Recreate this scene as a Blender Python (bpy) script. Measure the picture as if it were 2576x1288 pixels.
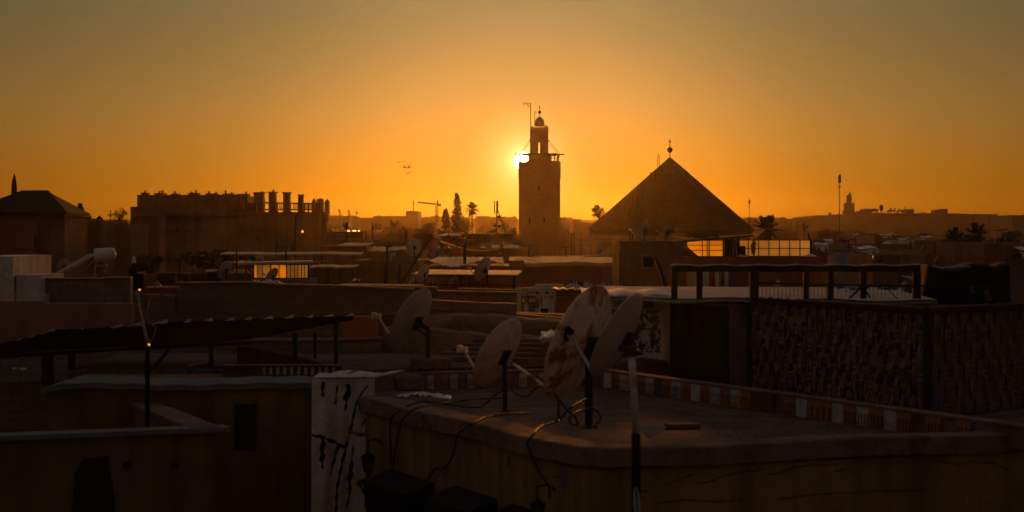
import bpy, math, random
from mathutils import Vector, Matrix
R = math.radians
random.seed(7)
for o in list(bpy.data.objects): bpy.data.objects.remove(o)
scene = bpy.context.scene

# ---------------------------------------------------------------- camera (eye 13 m above the streets, on a roof terrace)
CZ, F, HOR = 13.0, 5009.0, 590.0
cam = bpy.data.cameras.new('camera'); camo = bpy.data.objects.new('camera', cam)
scene.collection.objects.link(camo); scene.camera = camo
camo.location = (0, 0, CZ); camo.rotation_euler = (R(90), 0, 0)
cam.sensor_width = 36; cam.lens = 70; cam.shift_y = -(644 - HOR) / 2576
cam.clip_start = 0.5; cam.clip_end = 9000
cam.dof.use_dof = True; cam.dof.focus_distance = 75; cam.dof.aperture_fstop = 2.4
# ---------------------------------------------------------------- sun and sky
SUN_AZ, SUN_EL = (1315 - 1288) / F, (HOR - 404.5) / F
S = Vector((math.sin(SUN_AZ) * math.cos(SUN_EL), math.cos(SUN_AZ) * math.cos(SUN_EL), math.sin(SUN_EL)))
sl = bpy.data.lights.new('sun', 'SUN'); sl.energy = 2.1; sl.angle = R(5); sl.color = (1.0, 0.29, 0.015)   # low sun, softened by its own hazy aureole
so = bpy.data.objects.new('sun', sl); scene.collection.objects.link(so)
so.rotation_euler = S.to_track_quat('Z', 'Y').to_euler(); so.location = (0, 0, 60)
world = bpy.data.worlds.new('World'); scene.world = world; world.use_nodes = True
wt = world.node_tree; wt.nodes.clear()
def wn(t, **k):
    n = wt.nodes.new(t)
    for a, b in k.items(): setattr(n, a, b)
    return n
def wm(op, a, b=None, c=None, clamp=False):
    n = wn('ShaderNodeMath', operation=op, use_clamp=clamp)
    for i, v in enumerate((a, b, c)):
        if v is None: continue
        if isinstance(v, (int, float)): n.inputs[i].default_value = v
        else: wt.links.new(v, n.inputs[i])
    return n.outputs[0]
def ramp(src, stops, interp='B_SPLINE'):
    n = wn('ShaderNodeValToRGB'); n.color_ramp.interpolation = interp
    e = n.color_ramp.elements
    while len(e) > 1: e.remove(e[0])
    e[0].position = stops[0][0]; e[0].color = (*stops[0][1], 1)
    for p, c in stops[1:]:
        q = e.new(p); q.color = (*c, 1)
    wt.links.new(src, n.inputs[0]); return n.outputs[0]
def vmul(a, b, op='MULTIPLY'):
    n = wn('ShaderNodeVectorMath', operation=op)
    for i, v in enumerate((a, b)):
        if isinstance(v, tuple): n.inputs[i].default_value = v
        else: wt.links.new(v, n.inputs[i])
    return n.outputs[0]
tc = wn('ShaderNodeTexCoord'); nz = wn('ShaderNodeVectorMath', operation='NORMALIZE')
wt.links.new(tc.outputs['Generated'], nz.inputs[0])
dp = wn('ShaderNodeVectorMath', operation='DOT_PRODUCT'); wt.links.new(nz.outputs[0], dp.inputs[0]); dp.inputs[1].default_value = S
ang = wm('MULTIPLY', wm('ARCCOSINE', wm('MINIMUM', dp.outputs['Value'], 1.0)), 57.29578)
sx = wn('ShaderNodeSeparateXYZ'); wt.links.new(nz.outputs[0], sx.inputs[0])
elev = wm('MULTIPLY', wm('ARCSINE', sx.outputs[2]), 57.29578)
efac = wm('POWER', wm('DIVIDE', wm('MAXIMUM', elev, 0.0), 90.0), 0.5)
afac = wm('POWER', wm('DIVIDE', ang, 180.0), 0.5)
def es(d): return math.sqrt(d / 90)
def as_(d): return math.sqrt(d / 180)
skyc = ramp(efac, [(0, (.60, .16, .002)), (es(1.2), (.66, .19, .004)), (es(2.4), (.62, .235, .028)), (es(4), (.48, .25, .080)), (es(6.7), (.17, .155, .075)),
                   (es(15), (.38, .32, .24)), (es(35), (.55, .46, .40)), (es(90), (.58, .50, .47))])
fall = ramp(afac, [(0, (.20,) * 3), (as_(1.5), (.32,) * 3), (as_(3), (.44,) * 3), (as_(4.5), (.42,) * 3), (as_(8), (.23, .24, .24)), (as_(14), (.16, .165, .165)),
                   (as_(25), (.10, .10, .105)), (as_(50), (.075, .073, .08)), (as_(90), (.06, .058, .062)), (1, (.06, .057, .06))])
base = vmul(skyc, fall)
base = vmul(base, (2.0, 2.0, 2.0))
g1 = wm('MULTIPLY', wm('EXPONENT', wm('DIVIDE', ang, -1.0)), 0.75)
g2 = wm('MULTIPLY', wm('EXPONENT', wm('DIVIDE', ang, -0.35)), 1.2)
disc = wm('MULTIPLY', wm('LESS_THAN', ang, 0.25), 14.0)
cb = wn('ShaderNodeCombineXYZ')
wt.links.new(wm('ADD', wm('ADD', g1, g2), disc), cb.inputs[0])
wt.links.new(wm('ADD', wm('ADD', wm('MULTIPLY', g1, .62), wm('MULTIPLY', g2, .75)), wm('MULTIPLY', disc, .85)), cb.inputs[1])
wt.links.new(wm('ADD', wm('ADD', wm('MULTIPLY', g1, .16), wm('MULTIPLY', g2, .36)), wm('MULTIPLY', disc, .55)), cb.inputs[2])
tot = vmul(base, cb.outputs[0], 'ADD')
bg1 = wn('ShaderNodeBackground'); wt.links.new(tot, bg1.inputs[0]); bg1.inputs[1].default_value = 1.0
sky = wn('ShaderNodeTexSky', sky_type='NISHITA', sun_disc=False, sun_elevation=SUN_EL, sun_rotation=SUN_AZ)
sky.air_density = 1.0; sky.dust_density = 4.0; sky.altitude = 450
bg2 = wn('ShaderNodeBackground'); wt.links.new(vmul(sky.outputs[0], (.10, .12, .10)), bg2.inputs[0]); bg2.inputs[1].default_value = 0.05
ad = wn('ShaderNodeAddShader'); wt.links.new(bg1.outputs[0], ad.inputs[0]); wt.links.new(bg2.outputs[0], ad.inputs[1])
wo = wn('ShaderNodeOutputWorld'); wt.links.new(ad.outputs[0], wo.inputs[0])
world.cycles.sampling_method = 'MANUAL'; world.cycles.sample_map_resolution = 2048
vs = scene.view_settings; vs.view_transform = 'Standard'; vs.look = 'None'; vs.exposure = 0.0; vs.gamma = 1.0; vs.use_curve_mapping = False
scene.cycles.volume_bounces = 1; scene.cycles.max_bounces = 6; scene.cycles.diffuse_bounces = 3; scene.cycles.glossy_bounces = 3
scene.cycles.transparent_max_bounces = 12; scene.cycles.sample_clamp_indirect = 4.0
scene.cycles.use_denoising = True

# ---------------------------------------------------------------- helpers
def P(px, py, Y): return Vector(((px - 1288) / F * Y, Y, CZ + (HOR - py) / F * Y))
def X(px, Y): return (px - 1288) / F * Y
def Z(py, Y): return CZ + (HOR - py) / F * Y
def L(n, Y): return n / F * Y
class MB:
    def __init__(s): s.v = []; s.f = []; s.m = []; s.s = []
    def add(s, vs, fs, m=0, sm=False):
        k = len(s.v); s.v += [Vector(v) for v in vs]
        for f in fs: s.f.append([k + i for i in f]); s.m.append(m); s.s.append(sm)
        return s
    def box(s, x0, x1, y0, y1, z0, z1, m=0):
        return s.add([(x, y, z) for z in (z0, z1) for y in (y0, y1) for x in (x0, x1)],
                     [(0, 2, 3, 1), (4, 5, 7, 6), (0, 1, 5, 4), (1, 3, 7, 5), (3, 2, 6, 7), (2, 0, 4, 6)], m)
    def obox(s, c, sx, sy, sz, rot=None, m=0):
        rot = rot or Matrix.Identity(3); c = Vector(c)
        return s.add([c + rot @ Vector((x * sx / 2, y * sy / 2, z * sz / 2)) for z in (-1, 1) for y in (-1, 1) for x in (-1, 1)],
                     [(0, 2, 3, 1), (4, 5, 7, 6), (0, 1, 5, 4), (1, 3, 7, 5), (3, 2, 6, 7), (2, 0, 4, 6)], m)
    def beam(s, a, b, w, h=None, m=0):
        a = Vector(a); b = Vector(b); d = b - a; q = d.to_track_quat('Y', 'Z').to_matrix()
        return s.obox((a + b) / 2, w, d.length, h or w, q, m)
    def tube(s, pts, r, n=6, m=0, sm=True):
        pts = [Vector(p) for p in pts]; rs = r if isinstance(r, (list, tuple)) else [r] * len(pts)
        k = len(s.v); up = Vector((0.13, 0.21, 1)).normalized()
        for i, p in enumerate(pts):
            t = (pts[min(i + 1, len(pts) - 1)] - pts[max(i - 1, 0)]).normalized()
            if abs(t.dot(up)) > .97: up = Vector((1, .1, 0)).normalized()
            u = t.cross(up).normalized(); w = t.cross(u).normalized()
            for j in range(n):
                a = 2 * math.pi * j / n; s.v.append(p + (u * math.cos(a) + w * math.sin(a)) * rs[i])
        for i in range(len(pts) - 1):
            for j in range(n):
                a = k + i * n + j; b = k + i * n + (j + 1) % n
                s.f.append([a, b, b + n, a + n]); s.m.append(m); s.s.append(sm)
        s.f.append([k + j for j in range(n)][::-1]); s.m.append(m); s.s.append(False)
        e = k + (len(pts) - 1) * n
        s.f.append([e + j for j in range(n)]); s.m.append(m); s.s.append(False)
        return s
    def lathe(s, prof, c, rot=None, n=24, m=0, sm=True, sx=1.0, sy=1.0):
        rot = rot or Matrix.Identity(3); c = Vector(c); k = len(s.v)
        for (r, z) in prof:
            for j in range(n):
                a = 2 * math.pi * j / n
                s.v.append(c + rot @ Vector((max(r, 1e-4) * sx * math.cos(a), max(r, 1e-4) * sy * math.sin(a), z)))
        for i in range(len(prof) - 1):
            for j in range(n):
                a = k + i * n + j; b = k + i * n + (j + 1) % n
                s.f.append([a, b, b + n, a + n]); s.m.append(m); s.s.append(sm)
        return s
    def ball(s, c, r, n=12, m=0, sz=1.0):
        pr = [(r * math.sin(math.pi * i / (n // 2)), -r * sz * math.cos(math.pi * i / (n // 2))) for i in range(n // 2 + 1)]
        return s.lathe(pr, c, n=n, m=m)
    def ext(s, poly, y0, y1, m=0):          # polygon in x,z pushed along y
        n = len(poly)
        return s.add([(x, y0, z) for x, z in poly] + [(x, y1, z) for x, z in poly],
                     [list(range(n)), list(range(2 * n - 1, n - 1, -1))] + [[i, i + n, (i + 1) % n + n, (i + 1) % n] for i in range(n)], m)
    def extz(s, poly, z0, z1, m=0, mtop=None):         # polygon in x,y pushed along z
        n = len(poly)
        s.add([(x, y, z0) for x, y in poly] + [(x, y, z1) for x, y in poly],
              [list(range(n - 1, -1, -1))] + [[i, (i + 1) % n, (i + 1) % n + n, i + n] for i in range(n)], m)
        k = len(s.v) - n
        s.f.append([k + i for i in range(n)]); s.m.append(m if mtop is None else mtop); s.s.append(False)
        return s
    def slab(s, pts, th, m=0):              # closed thick sheet from 4+ coplanar points
        pts = [Vector(p) for p in pts]; nn = (pts[1] - pts[0]).cross(pts[2] - pts[0]).normalized() * th; n = len(pts)
        return s.add(pts + [p - nn for p in pts], [list(range(n)), list(range(2 * n - 1, n - 1, -1))] + [[i, i + n, (i + 1) % n + n, (i + 1) % n] for i in range(n)], m)
    def grid(s, fn, nu, nv, m=0, sm=True, th=0):
        k = len(s.v)
        for i in range(nu + 1):
            for j in range(nv + 1): s.v.append(Vector(fn(i / nu, j / nv)))
        for i in range(nu):
            for j in range(nv):
                a = k + i * (nv + 1) + j
                s.f.append([a, a + nv + 1, a + nv + 2, a + 1]); s.m.append(m(i, j) if callable(m) else m); s.s.append(sm)
        return s
    def build(s, name, mats, parent=None, mods=None):
        me = bpy.data.meshes.new(name); o = bpy.data.objects.new(name, me); scene.collection.objects.link(o)
        if parent is not None: org = ORG[parent.name]; o.parent = parent
        else:
            xs = [v.x for v in s.v]; ys = [v.y for v in s.v]; zs = [v.z for v in s.v]
            org = Vector(((min(xs) + max(xs)) / 2, (min(ys) + max(ys)) / 2, min(zs))); o.location = org
        ORG[o.name] = org
        me.from_pydata([v - org for v in s.v], [], s.f)
        for mt in (mats if isinstance(mats, (list, tuple)) else [mats]): me.materials.append(MAT[mt])
        me.polygons.foreach_set('material_index', s.m); me.polygons.foreach_set('use_smooth', s.s)
        me.update(); return o
ORG = {}; MAT = {}
def tag(o, label, cat=None, group=None, kind=None):
    o['label'] = label
    if cat: o['category'] = cat
    if group: o['group'] = group
    if kind: o['kind'] = kind
    return o
def thing(name, loc, label, cat, group=None):
    o = bpy.data.objects.new(name, None); scene.collection.objects.link(o); o.empty_display_size = .3
    o.location = loc; ORG[o.name] = Vector(loc); o['kind'] = 'thing'; return tag(o, label, cat, group)
def setting(o): o['kind'] = 'structure'; return o

# ---------------------------------------------------------------- materials
def mat(name, col, rough=.85, metal=0.0, var=.25, scale=1.5, bump=.0, bscale=None, streak=0.0, stain=None, stain_amt=.45, spec=.3, brick=None, trans=0.0, sheen=None, wave=None, emit=None, st=(.5, .68)):
    m = bpy.data.materials.new(name); m.use_nodes = True; t = m.node_tree; b = t.nodes['Principled BSDF']; MAT[name] = m
    b.inputs['Roughness'].default_value = rough; b.inputs['Metallic'].default_value = metal; b.inputs['Specular IOR Level'].default_value = spec
    N = t.nodes.new; K = t.links.new
    co = N('ShaderNodeTexCoord').outputs['Object']
    def noise(sc, det=5, vec=co, rg=.6):
        n = N('ShaderNodeTexNoise'); n.inputs['Scale'].default_value = sc; n.inputs['Detail'].default_value = det; n.inputs['Roughness'].default_value = rg
        K(vec, n.inputs['Vector']); return n.outputs['Fac']
    def mix(f, a, bb, mode='MIX'):
        n = N('ShaderNodeMix'); n.data_type = 'RGBA'; n.blend_type = mode
        for s_, v in ((n.inputs[0], f), (n.inputs[6], a), (n.inputs[7], bb)):
            if isinstance(v, (int, float)): s_.default_value = v
            elif isinstance(v, tuple): s_.default_value = (*v, 1)
            else: K(v, s_)
        return n.outputs[2]
    def mr(f, a, bb, c=0.0, d=1.0):
        n = N('ShaderNodeMapRange'); K(f, n.inputs[0])
        for i, v in enumerate((a, bb, c, d)): n.inputs[i + 1].default_value = v
        return n.outputs[0]
    c = tuple(col)
    lo = tuple(x * (1 - var) for x in c); hi = tuple(min(1, x * (1 + var)) for x in c)
    col_o = mix(mr(noise(scale), .3, .7), lo, hi)
    h = None
    if brick:
        bt = N('ShaderNodeTexBrick'); sw = N('ShaderNodeMapping'); K(co, sw.inputs[0]); sw.inputs['Rotation'].default_value = brick.get('rot', (R(90), 0, 0))
        K(sw.outputs[0], bt.inputs['Vector']); bt.inputs['Scale'].default_value = brick.get('scale', 1)
        bt.inputs['Brick Width'].default_value = brick.get('w', .45); bt.inputs['Row Height'].default_value = brick.get('h', .22)
        bt.inputs['Mortar Size'].default_value = brick.get('mortar', .02); bt.inputs['Mortar Smooth'].default_value = .3
        bt.inputs['Color1'].default_value = (*lo, 1); bt.inputs['Color2'].default_value = (*hi, 1); bt.inputs['Mortar'].default_value = (*brick.get('mc', tuple(x * .45 for x in c)), 1)
        col_o = mix(.75, col_o, bt.outputs['Color']); h = mr(bt.outputs['Fac'], 0, 1, 1, 0)
    if streak:
        mp = N('ShaderNodeMapping'); K(co, mp.inputs[0]); mp.inputs['Scale'].default_value = (2.2, 2.2, .16)
        col_o = mix(mr(noise(1.6, 6, mp.outputs[0]), .42, .72, 0, streak), col_o, tuple(x * .35 for x in c))
    if stain:
        col_o = mix(mr(noise(scale * .55, 8, rg=.7), st[0], st[1], 0, stain_amt), col_o, tuple(stain))
    K(col_o, b.inputs['Base Color'])
    if bump or brick:
        bn = N('ShaderNodeBump'); bn.inputs['Strength'].default_value = min(1, bump or .4); bn.inputs['Distance'].default_value = .04
        nb = noise(bscale or scale * 6, 8)
        if h is not None:
            ma = N('ShaderNodeMath'); ma.operation = 'MULTIPLY_ADD'; K(nb, ma.inputs[0]); ma.inputs[1].default_value = .5; K(h, ma.inputs[2]); nb = ma.outputs[0]
        K(nb, bn.inputs['Height']); K(bn.outputs[0], b.inputs['Normal'])
    if trans:
        tr = N('ShaderNodeBsdfTranslucent'); K(col_o, tr.inputs[0]); mx = N('ShaderNodeMixShader'); mx.inputs[0].default_value = trans
        K(b.outputs[0], mx.inputs[1]); K(tr.outputs[0], mx.inputs[2]); K(mx.outputs[0], t.nodes['Material Output'].inputs[0])
    if emit:
        b.inputs['Emission Color'].default_value = (*emit[0], 1); b.inputs['Emission Strength'].default_value = emit[1]
    return m
mat('mud_plaster', (.23, .122, .066), var=.35, scale=.35, bump=.9, bscale=2.2, streak=.5, stain=(.11, .06, .035), stain_amt=.7)
mat('tower_masonry', (.30, .17, .09), var=.1, scale=.5, bump=.3, brick=dict(w=.5, h=.2, mortar=.01, mc=(.24, .135, .07)), stain=(.16, .08, .04))
mat('red_plaster', (.30, .10, .06), var=.25, scale=.6, bump=.4, streak=.4, stain=(.14, .06, .04))
mat('pink_plaster', (.36, .17, .12), var=.25, scale=.6, bump=.4, streak=.4, stain=(.18, .09, .07))
mat('terracotta_paint', (.42, .13, .05), var=.15, scale=.8, bump=.3, streak=.3)
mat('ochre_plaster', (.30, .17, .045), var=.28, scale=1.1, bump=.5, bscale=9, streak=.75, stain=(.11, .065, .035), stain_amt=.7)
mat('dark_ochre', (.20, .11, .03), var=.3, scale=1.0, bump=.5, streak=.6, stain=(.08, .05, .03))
mat('brown_coping', (.22, .125, .09), var=.3, scale=2.5, bump=1.0, bscale=9, stain=(.07, .045, .035), stain_amt=.9)
mat('grey_coping', (.15, .148, .155), var=.25, scale=2.0, bump=.4, stain=(.15, .14, .15))
mat('white_wash', (.70, .62, .54), var=.18, scale=2.2, bump=.7, bscale=9, streak=.6, stain=(.30, .21, .16), stain_amt=.7)
mat('grey_block', (.22, .17, .165), var=.16, scale=1.2, bump=.5, brick=dict(w=.34, h=.14, mortar=.012, mc=(.14, .11, .105)), stain=(.10, .08, .08))
mat('brown_block', (.20, .13, .10), var=.13, scale=1.2, bump=.5, brick=dict(w=.34, h=.14, mortar=.012, mc=(.13, .085, .065)), stain=(.10, .065, .05))
mat('red_brick', (.27, .11, .07), var=.25, scale=1.0, bump=.5, brick=dict(w=.25, h=.075, mortar=.012), stain=(.14, .07, .05))
mat('rough_stone', (.25, .15, .09), var=.4, scale=2.2, bump=1.0, bscale=7, stain=(.10, .06, .04), stain_amt=.7)
mat('beige_relief', (.50, .38, .24), var=.2, scale=3.0, bump=.6, bscale=12, stain=(.32, .22, .13))
mat('roof_tile', (.10, .062, .034), rough=.9, spec=.1, var=.18, scale=1.2, stain=(.07, .05, .035), stain_amt=.3)
mat('green_tile', (.028, .037, .022), rough=.8, spec=.1, var=.35, scale=3, bump=.3, stain=(.04, .05, .03))
mat('terrace_tile', (.135, .088, .072), rough=.85, var=.4, scale=1.3, bump=.6, bscale=4, brick=dict(rot=(0, 0, R(12)), w=.3, h=.3, mortar=.012), stain=(.07, .045, .038), stain_amt=.8, spec=.12)
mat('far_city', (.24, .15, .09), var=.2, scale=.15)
mat('ground_earth', (.20, .135, .09), var=.3, scale=.05, bump=.2)
mat('dark_void', (.012, .010, .009), rough=.6, var=.2)
mat('dark_wood', (.035, .024, .018), rough=.7, var=.4, scale=6, bump=.3)
mat('black_paint', (.008, .008, .009), rough=.8, spec=.1, var=.3, scale=4)
mat('black_tarp', (.010, .011, .018), rough=.8, spec=.1, var=.4, scale=3)
mat('dish_white', (.68, .57, .47), rough=.55, var=.12, scale=5, bump=.15, stain=(.28, .2, .15), stain_amt=.6, st=(.5, .62))
mat('dish_grey', (.48, .41, .35), rough=.55, var=.12, scale=5, bump=.15, stain=(.26, .2, .16), stain_amt=.5, st=(.5, .62))
mat('dish_rusty', (.78, .66, .52), rough=.6, var=.10, scale=4.2, bump=.2, stain=(.34, .11, .025), stain_amt=1.0, st=(.49, .57))
mat('sheet_plastic', (.62, .66, .58), rough=.5, var=.1, trans=.8)
mat('rusty_white', (.58, .52, .44), rough=.6, var=.15, scale=6, bump=.3, stain=(.12, .05, .02), stain_amt=.95)
mat('galvanised', (.32, .31, .30), rough=.45, metal=.6, var=.2, scale=8)
mat('bright_metal', (.72, .66, .58), rough=.22, metal=1.0, var=.1, scale=8)
mat('rust_steel', (.05, .026, .018), rough=.85, spec=.15, var=.4, scale=8, bump=.3)
mat('white_sheet', (.66, .64, .62), rough=.6, var=.15, scale=2, bump=.3, stain=(.42, .36, .32), spec=.25)
mat('grey_sheet', (.34, .35, .35), rough=.8, var=.2, scale=2, bump=.3, stain=(.22, .2, .18), spec=.1)
mat('pergola_black', (.006, .006, .006), rough=1.0, var=.2, spec=0.0)
mat('corrugated', (.50, .45, .40), rough=.6, metal=.0, var=.2, scale=2, stain=(.38, .24, .15), spec=.2)
mat('beige_tarp', (.42, .33, .24), rough=.7, var=.2, scale=1.5, bump=.6, bscale=3)
mat('amber_glow_pane', (1.0, .80, .25), rough=.4, var=.18, scale=.9, trans=.92, emit=((1.0, .27, .006), 2.6))  # emission adds the orange backlight glow; the pane is no lamp
mat('pale_glow_pane', (.80, .66, .40), rough=.4, var=.2, scale=.7, trans=.75, emit=((1.0, .42, .06), .35))  # added emission stands in for sunlight through the glass
mat('dull_glow_pane', (.70, .58, .42), rough=.5, var=.3, scale=.7, trans=.6, emit=((1.0, .45, .12), .15))  # faint emission painted in as light through the glass
mat('foliage', (.04, .045, .02), rough=.8, var=.5, scale=3)
mat('palm_leaf', (.05, .06, .028), rough=.7, var=.4, scale=3)
mat('bark', (.09, .06, .04), rough=.9, var=.4, scale=4, bump=.5)
mat('reed_light', (.33, .205, .125), rough=.7, var=.5, scale=9, bump=.4)
mat('reed_dark', (.19, .115, .08), rough=.75, var=.5, scale=9, bump=.4)
mat('net_dark', (.03, .026, .026), rough=.8, var=.3)
mat('red_plastic', (.30, .04, .03), rough=.5, var=.2)
mat('blue_cloth', (.22, .33, .42), rough=.8, var=.3, scale=6, bump=.4)
mat('purple_cloth', (.14, .09, .11), rough=.9, var=.3, scale=3, bump=.3)
mat('cable_black', (.02, .018, .018), rough=.5, var=.2)
mat('orange_tile', (.36, .14, .045), rough=.5, var=.3, scale=8, bump=.3)
mat('white_tile', (.55, .47, .42), rough=.5, var=.25, scale=8, bump=.3, stain=(.2, .13, .1), stain_amt=.8)
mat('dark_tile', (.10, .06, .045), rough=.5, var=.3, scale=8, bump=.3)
mat('green_print', (.09, .085, .04), rough=.8, var=.4, scale=6)
mat('warm_wood', (.42, .20, .07), rough=.7, var=.3, scale=5)
mat('clear_plastic', (.55, .50, .48), rough=.15, var=.2, scale=8, spec=.6)
mat('lantern_glass', (.05, .045, .04), rough=.2, var=.2, spec=.6)
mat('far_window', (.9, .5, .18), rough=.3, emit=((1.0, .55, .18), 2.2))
mat('bulb_glow', (.9, .45, .1), rough=.3, emit=((1.0, .42, .06), 1.6))
# ================================================================ SETTING
g = MB().box(-1200, 1200, -300, 1350, -.6, 0)
setting(g.build('ground', 'ground_earth'))
rnd = random.Random(40); hp = []
for k in range(81): x_ = -520 + k * 13.0; hp.append((x_, Z(551 + 2.2 * math.sin(k * .31) + rnd.uniform(-.8, .8), 1150)))
setting(MB().ext([(hp[0][0], -.3)] + hp + [(hp[-1][0], -.3)], 1150, 1185).build('hills', 'far_city'))

# ================================================================ TOWN FAR OFF
def front_windows(root, rects, Y, mats=('dark_void', 'far_city'), proud=.06):
    for (a, b, c, d) in rects:      # px rectangle -> framed opening
        x0, x1, z1, z0 = X(a, Y), X(b, Y), Z(c, Y), Z(d, Y)
        w = MB().box(x0, x1, Y - .02, Y + .3, z0, z1).build('window', mats[0], root)
        fw = (x1 - x0) * .12 + .02
        f = MB(); f.box(x0 - fw, x0, Y - proud, Y - .004, z0 - fw, z1 + fw); f.box(x1, x1 + fw, Y - proud, Y - .004, z0 - fw, z1 + fw)
        f.box(x0, x1, Y - proud, Y - .004, z1, z1 + fw); f.box(x0, x1, Y - proud, Y - .004, z0 - fw, z0)
        f.build('frame', mats[1], w)
def house(px0, px1, pt, Y, depth, m, label, cat='house', name='flat_roofed_house', group=None, par=.5, lip=None, windows=(), clutter=()):
    """box house: walls, parapet ring standing proud of a sunken roof, plus px-listed windows and roof clutter"""
    x0, x1, z = X(px0, Y), X(px1, Y), Z(pt, Y)
    root = thing(name, ((x0 + x1) / 2, Y + depth / 2, 0), label, cat, group)
    MB().box(x0, x1, Y, Y + depth, 0, z - par).build('wall', m, root)
    t = min(.3, (x1 - x0) * .1); p = MB(); e = lip if lip is not None else .02
    p.box(x0 - e, x1 + e, Y - e, Y + t, z - par, z); p.box(x0 - e, x1 + e, Y + depth - t, Y + depth + e, z - par, z)
    p.box(x0 - e, x0 + t, Y + t, Y + depth - t, z - par, z); p.box(x1 - t, x1 + e, Y + t, Y + depth - t, z - par, z)
    p.build('parapet', m, root)
    if windows: front_windows(root, windows, Y, proud=.05 if Y < 200 else .2)
    for (a, b, c) in clutter:      # stair huts and tanks on the roof
        MB().box(X(a, Y), X(b, Y), Y + depth * .3, Y + depth * .3 + max(1.5, L(b - a, Y)), z - par, Z(c, Y)).build('roof_hut', m, root)
    return root

far = [ # x0,x1,top,Y,depth,label,clutter
 (818, 831, 543, 820, 25, 'narrow hazy block touching the ragged right end of the chimney palace', ()),
 (831, 857, 542, 780, 25, 'flat hazy block under the left of the two floodlight masts', ((838, 841, 541),)),
 (861, 887, 543, 800, 25, 'stepped hazy block under the right of the two floodlight masts', ((868, 886, 541.5),)),
 (857, 941, 548, 860, 30, 'long low hazy range behind the two floodlight masts', ((905, 912, 546.5), (918, 922, 546))),
 (939, 1022, 543.5, 760, 30, 'long hazy roofline ragged with dishes left of the square hazy tower', ((943, 950, 541), (966, 1000, 542.3))),
 (1021.5, 1050.5, 531, 640, 18, 'square dark hazy tower block with a thin aerial between crane and long roofline', ((1026, 1034, 529.5),)),
 (1050, 1081, 546.5, 830, 25, 'low hazy block right beside the square tower block', ((1064, 1074, 545),)),
 (1081, 1106, 544, 700, 20, 'hazy block at the foot of the tower crane', ((1090, 1100, 541),)),
 (1106, 1180, 546, 900, 30, 'hazy range seen behind the tall ragged conifer', ()),
 (1196, 1232, 543.5, 850, 25, 'hazy flat block right beside the tall fan palm', ((1204, 1212, 542),)),
 (1232, 1300, 546, 820, 30, 'hazy low range just left of the great minaret', ((1256, 1272, 544), (1290, 1297, 542))),
 (1409, 1441, 547, 900, 30, 'hazy roofline just right of the great minaret', ((1418, 1425, 545),)),
 (1441, 1462, 551, 760, 30, 'lower hazy roofline between minaret and pyramid roof', ()),
 (1444, 1500, 560, 420, 20, 'hazy box house left of the pyramid roof eave', ((1444, 1451, 558.5),)),
 (1880, 1950, 547, 900, 30, 'hazy low range left of the tall mast and right of the pyramid', ((1888, 1902, 545), (1934, 1945, 545))),
 (1950, 2008, 550, 870, 30, 'hazy range with two small roof blocks left of the big dark apartment row', ((1958, 1970, 547), (1972, 1989, 546))),
 (2004, 2046, 550, 850, 30, 'hazy range with one roof block touching the big dark apartment row', ((2007, 2021, 546),)),
 (2440, 2490, 541.5, 640, 22, 'dark distant block with a raised flat centre right of the long apartment row', ((2457, 2487, 537.5),)),
 (2488, 2552, 543, 620, 22, 'dark distant block with a bushy top near the right end of the skyline', ((2494, 2523, 538),)),
 (2546, 2600, 541, 560, 25, 'dark distant block ending the skyline at the right border', ()),
 (1962, 2012, 582, 260, 14, 'hazy mid-distance house under the fan palm beside the pyramid', ()),
 (2057, 2125, 581, 230, 12, 'square red-brown house at the foot of the tall phone mast', ()),
 (2151, 2208, 585, 215, 12, 'low flat house right of the phone mast house', ((2160, 2172, 582),)),
 (2200, 2262, 591, 190, 10, 'low house with a bright lit roof strip in the right middle distance', ()),
 (2262, 2306, 590, 205, 11, 'brown box house left of the striped twin houses', ()),
 (2310, 2342, 588, 180, 9, 'small house with a pale lower wall left of the two dark palms', ()),
 (2130, 2296, 614, 130, 9, 'long dark low roof behind the white pyramid tent', ()),
 (2300, 2372, 604, 150, 10, 'dark low house just left of the two dark palms', ()),
 (2046, 2128, 603, 150, 9, 'dark low house behind the pale glazed terrace corner', ((2060, 2080, 600),)),
 (2128, 2208, 636, 92, 7, 'brown terrace house with clutter beyond the black beam frame', ()),
 (2196, 2262, 640, 84, 7, 'red house with one dark window and a sunlit edge beyond the beam frame', ()),
 (2262, 2330, 632, 98, 7, 'rubble-roofed house beyond the right end of the black beam frame', ()),
 (2476, 2600, 612, 78, 8, 'big red house with pale wall stripes at the right border', ()),
 (2330, 2480, 640, 88, 8, 'dark red house behind the black tarpaulin heap', ()),
 (2040, 2130, 628, 110, 8, 'low cluttered house right of the glazed terrace', ()),
 (1560, 1720, 700, 95, 6, 'low hidden house behind the plain brick stair block', ()),
 (2370, 2476, 598, 170, 10, 'dark low house under the two dark palms', ()),
]
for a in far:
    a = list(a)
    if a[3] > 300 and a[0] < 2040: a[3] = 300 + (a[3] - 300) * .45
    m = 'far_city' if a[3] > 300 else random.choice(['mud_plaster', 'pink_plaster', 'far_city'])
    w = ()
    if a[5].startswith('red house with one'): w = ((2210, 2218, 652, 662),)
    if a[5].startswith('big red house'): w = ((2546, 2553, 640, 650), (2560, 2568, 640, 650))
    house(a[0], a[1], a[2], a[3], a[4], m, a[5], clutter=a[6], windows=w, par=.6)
# small roof clutter pieces scattered in the right middle distance: water tanks, sheets
Y = 453
r = thing('roof_aerial', P(1040, 531, Y), 'thin tall aerial on the square hazy tower block', 'aerial')
MB().tube([P(1040, 532, Y + 8), P(1040, 503, Y + 8)], .12, 5).build('pole', 'rust_steel', r)
MB().beam(P(1037, 512, Y + 8), P(1043, 512, Y + 8), .1, m=0).build('crossbar', 'rust_steel', r)

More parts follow.
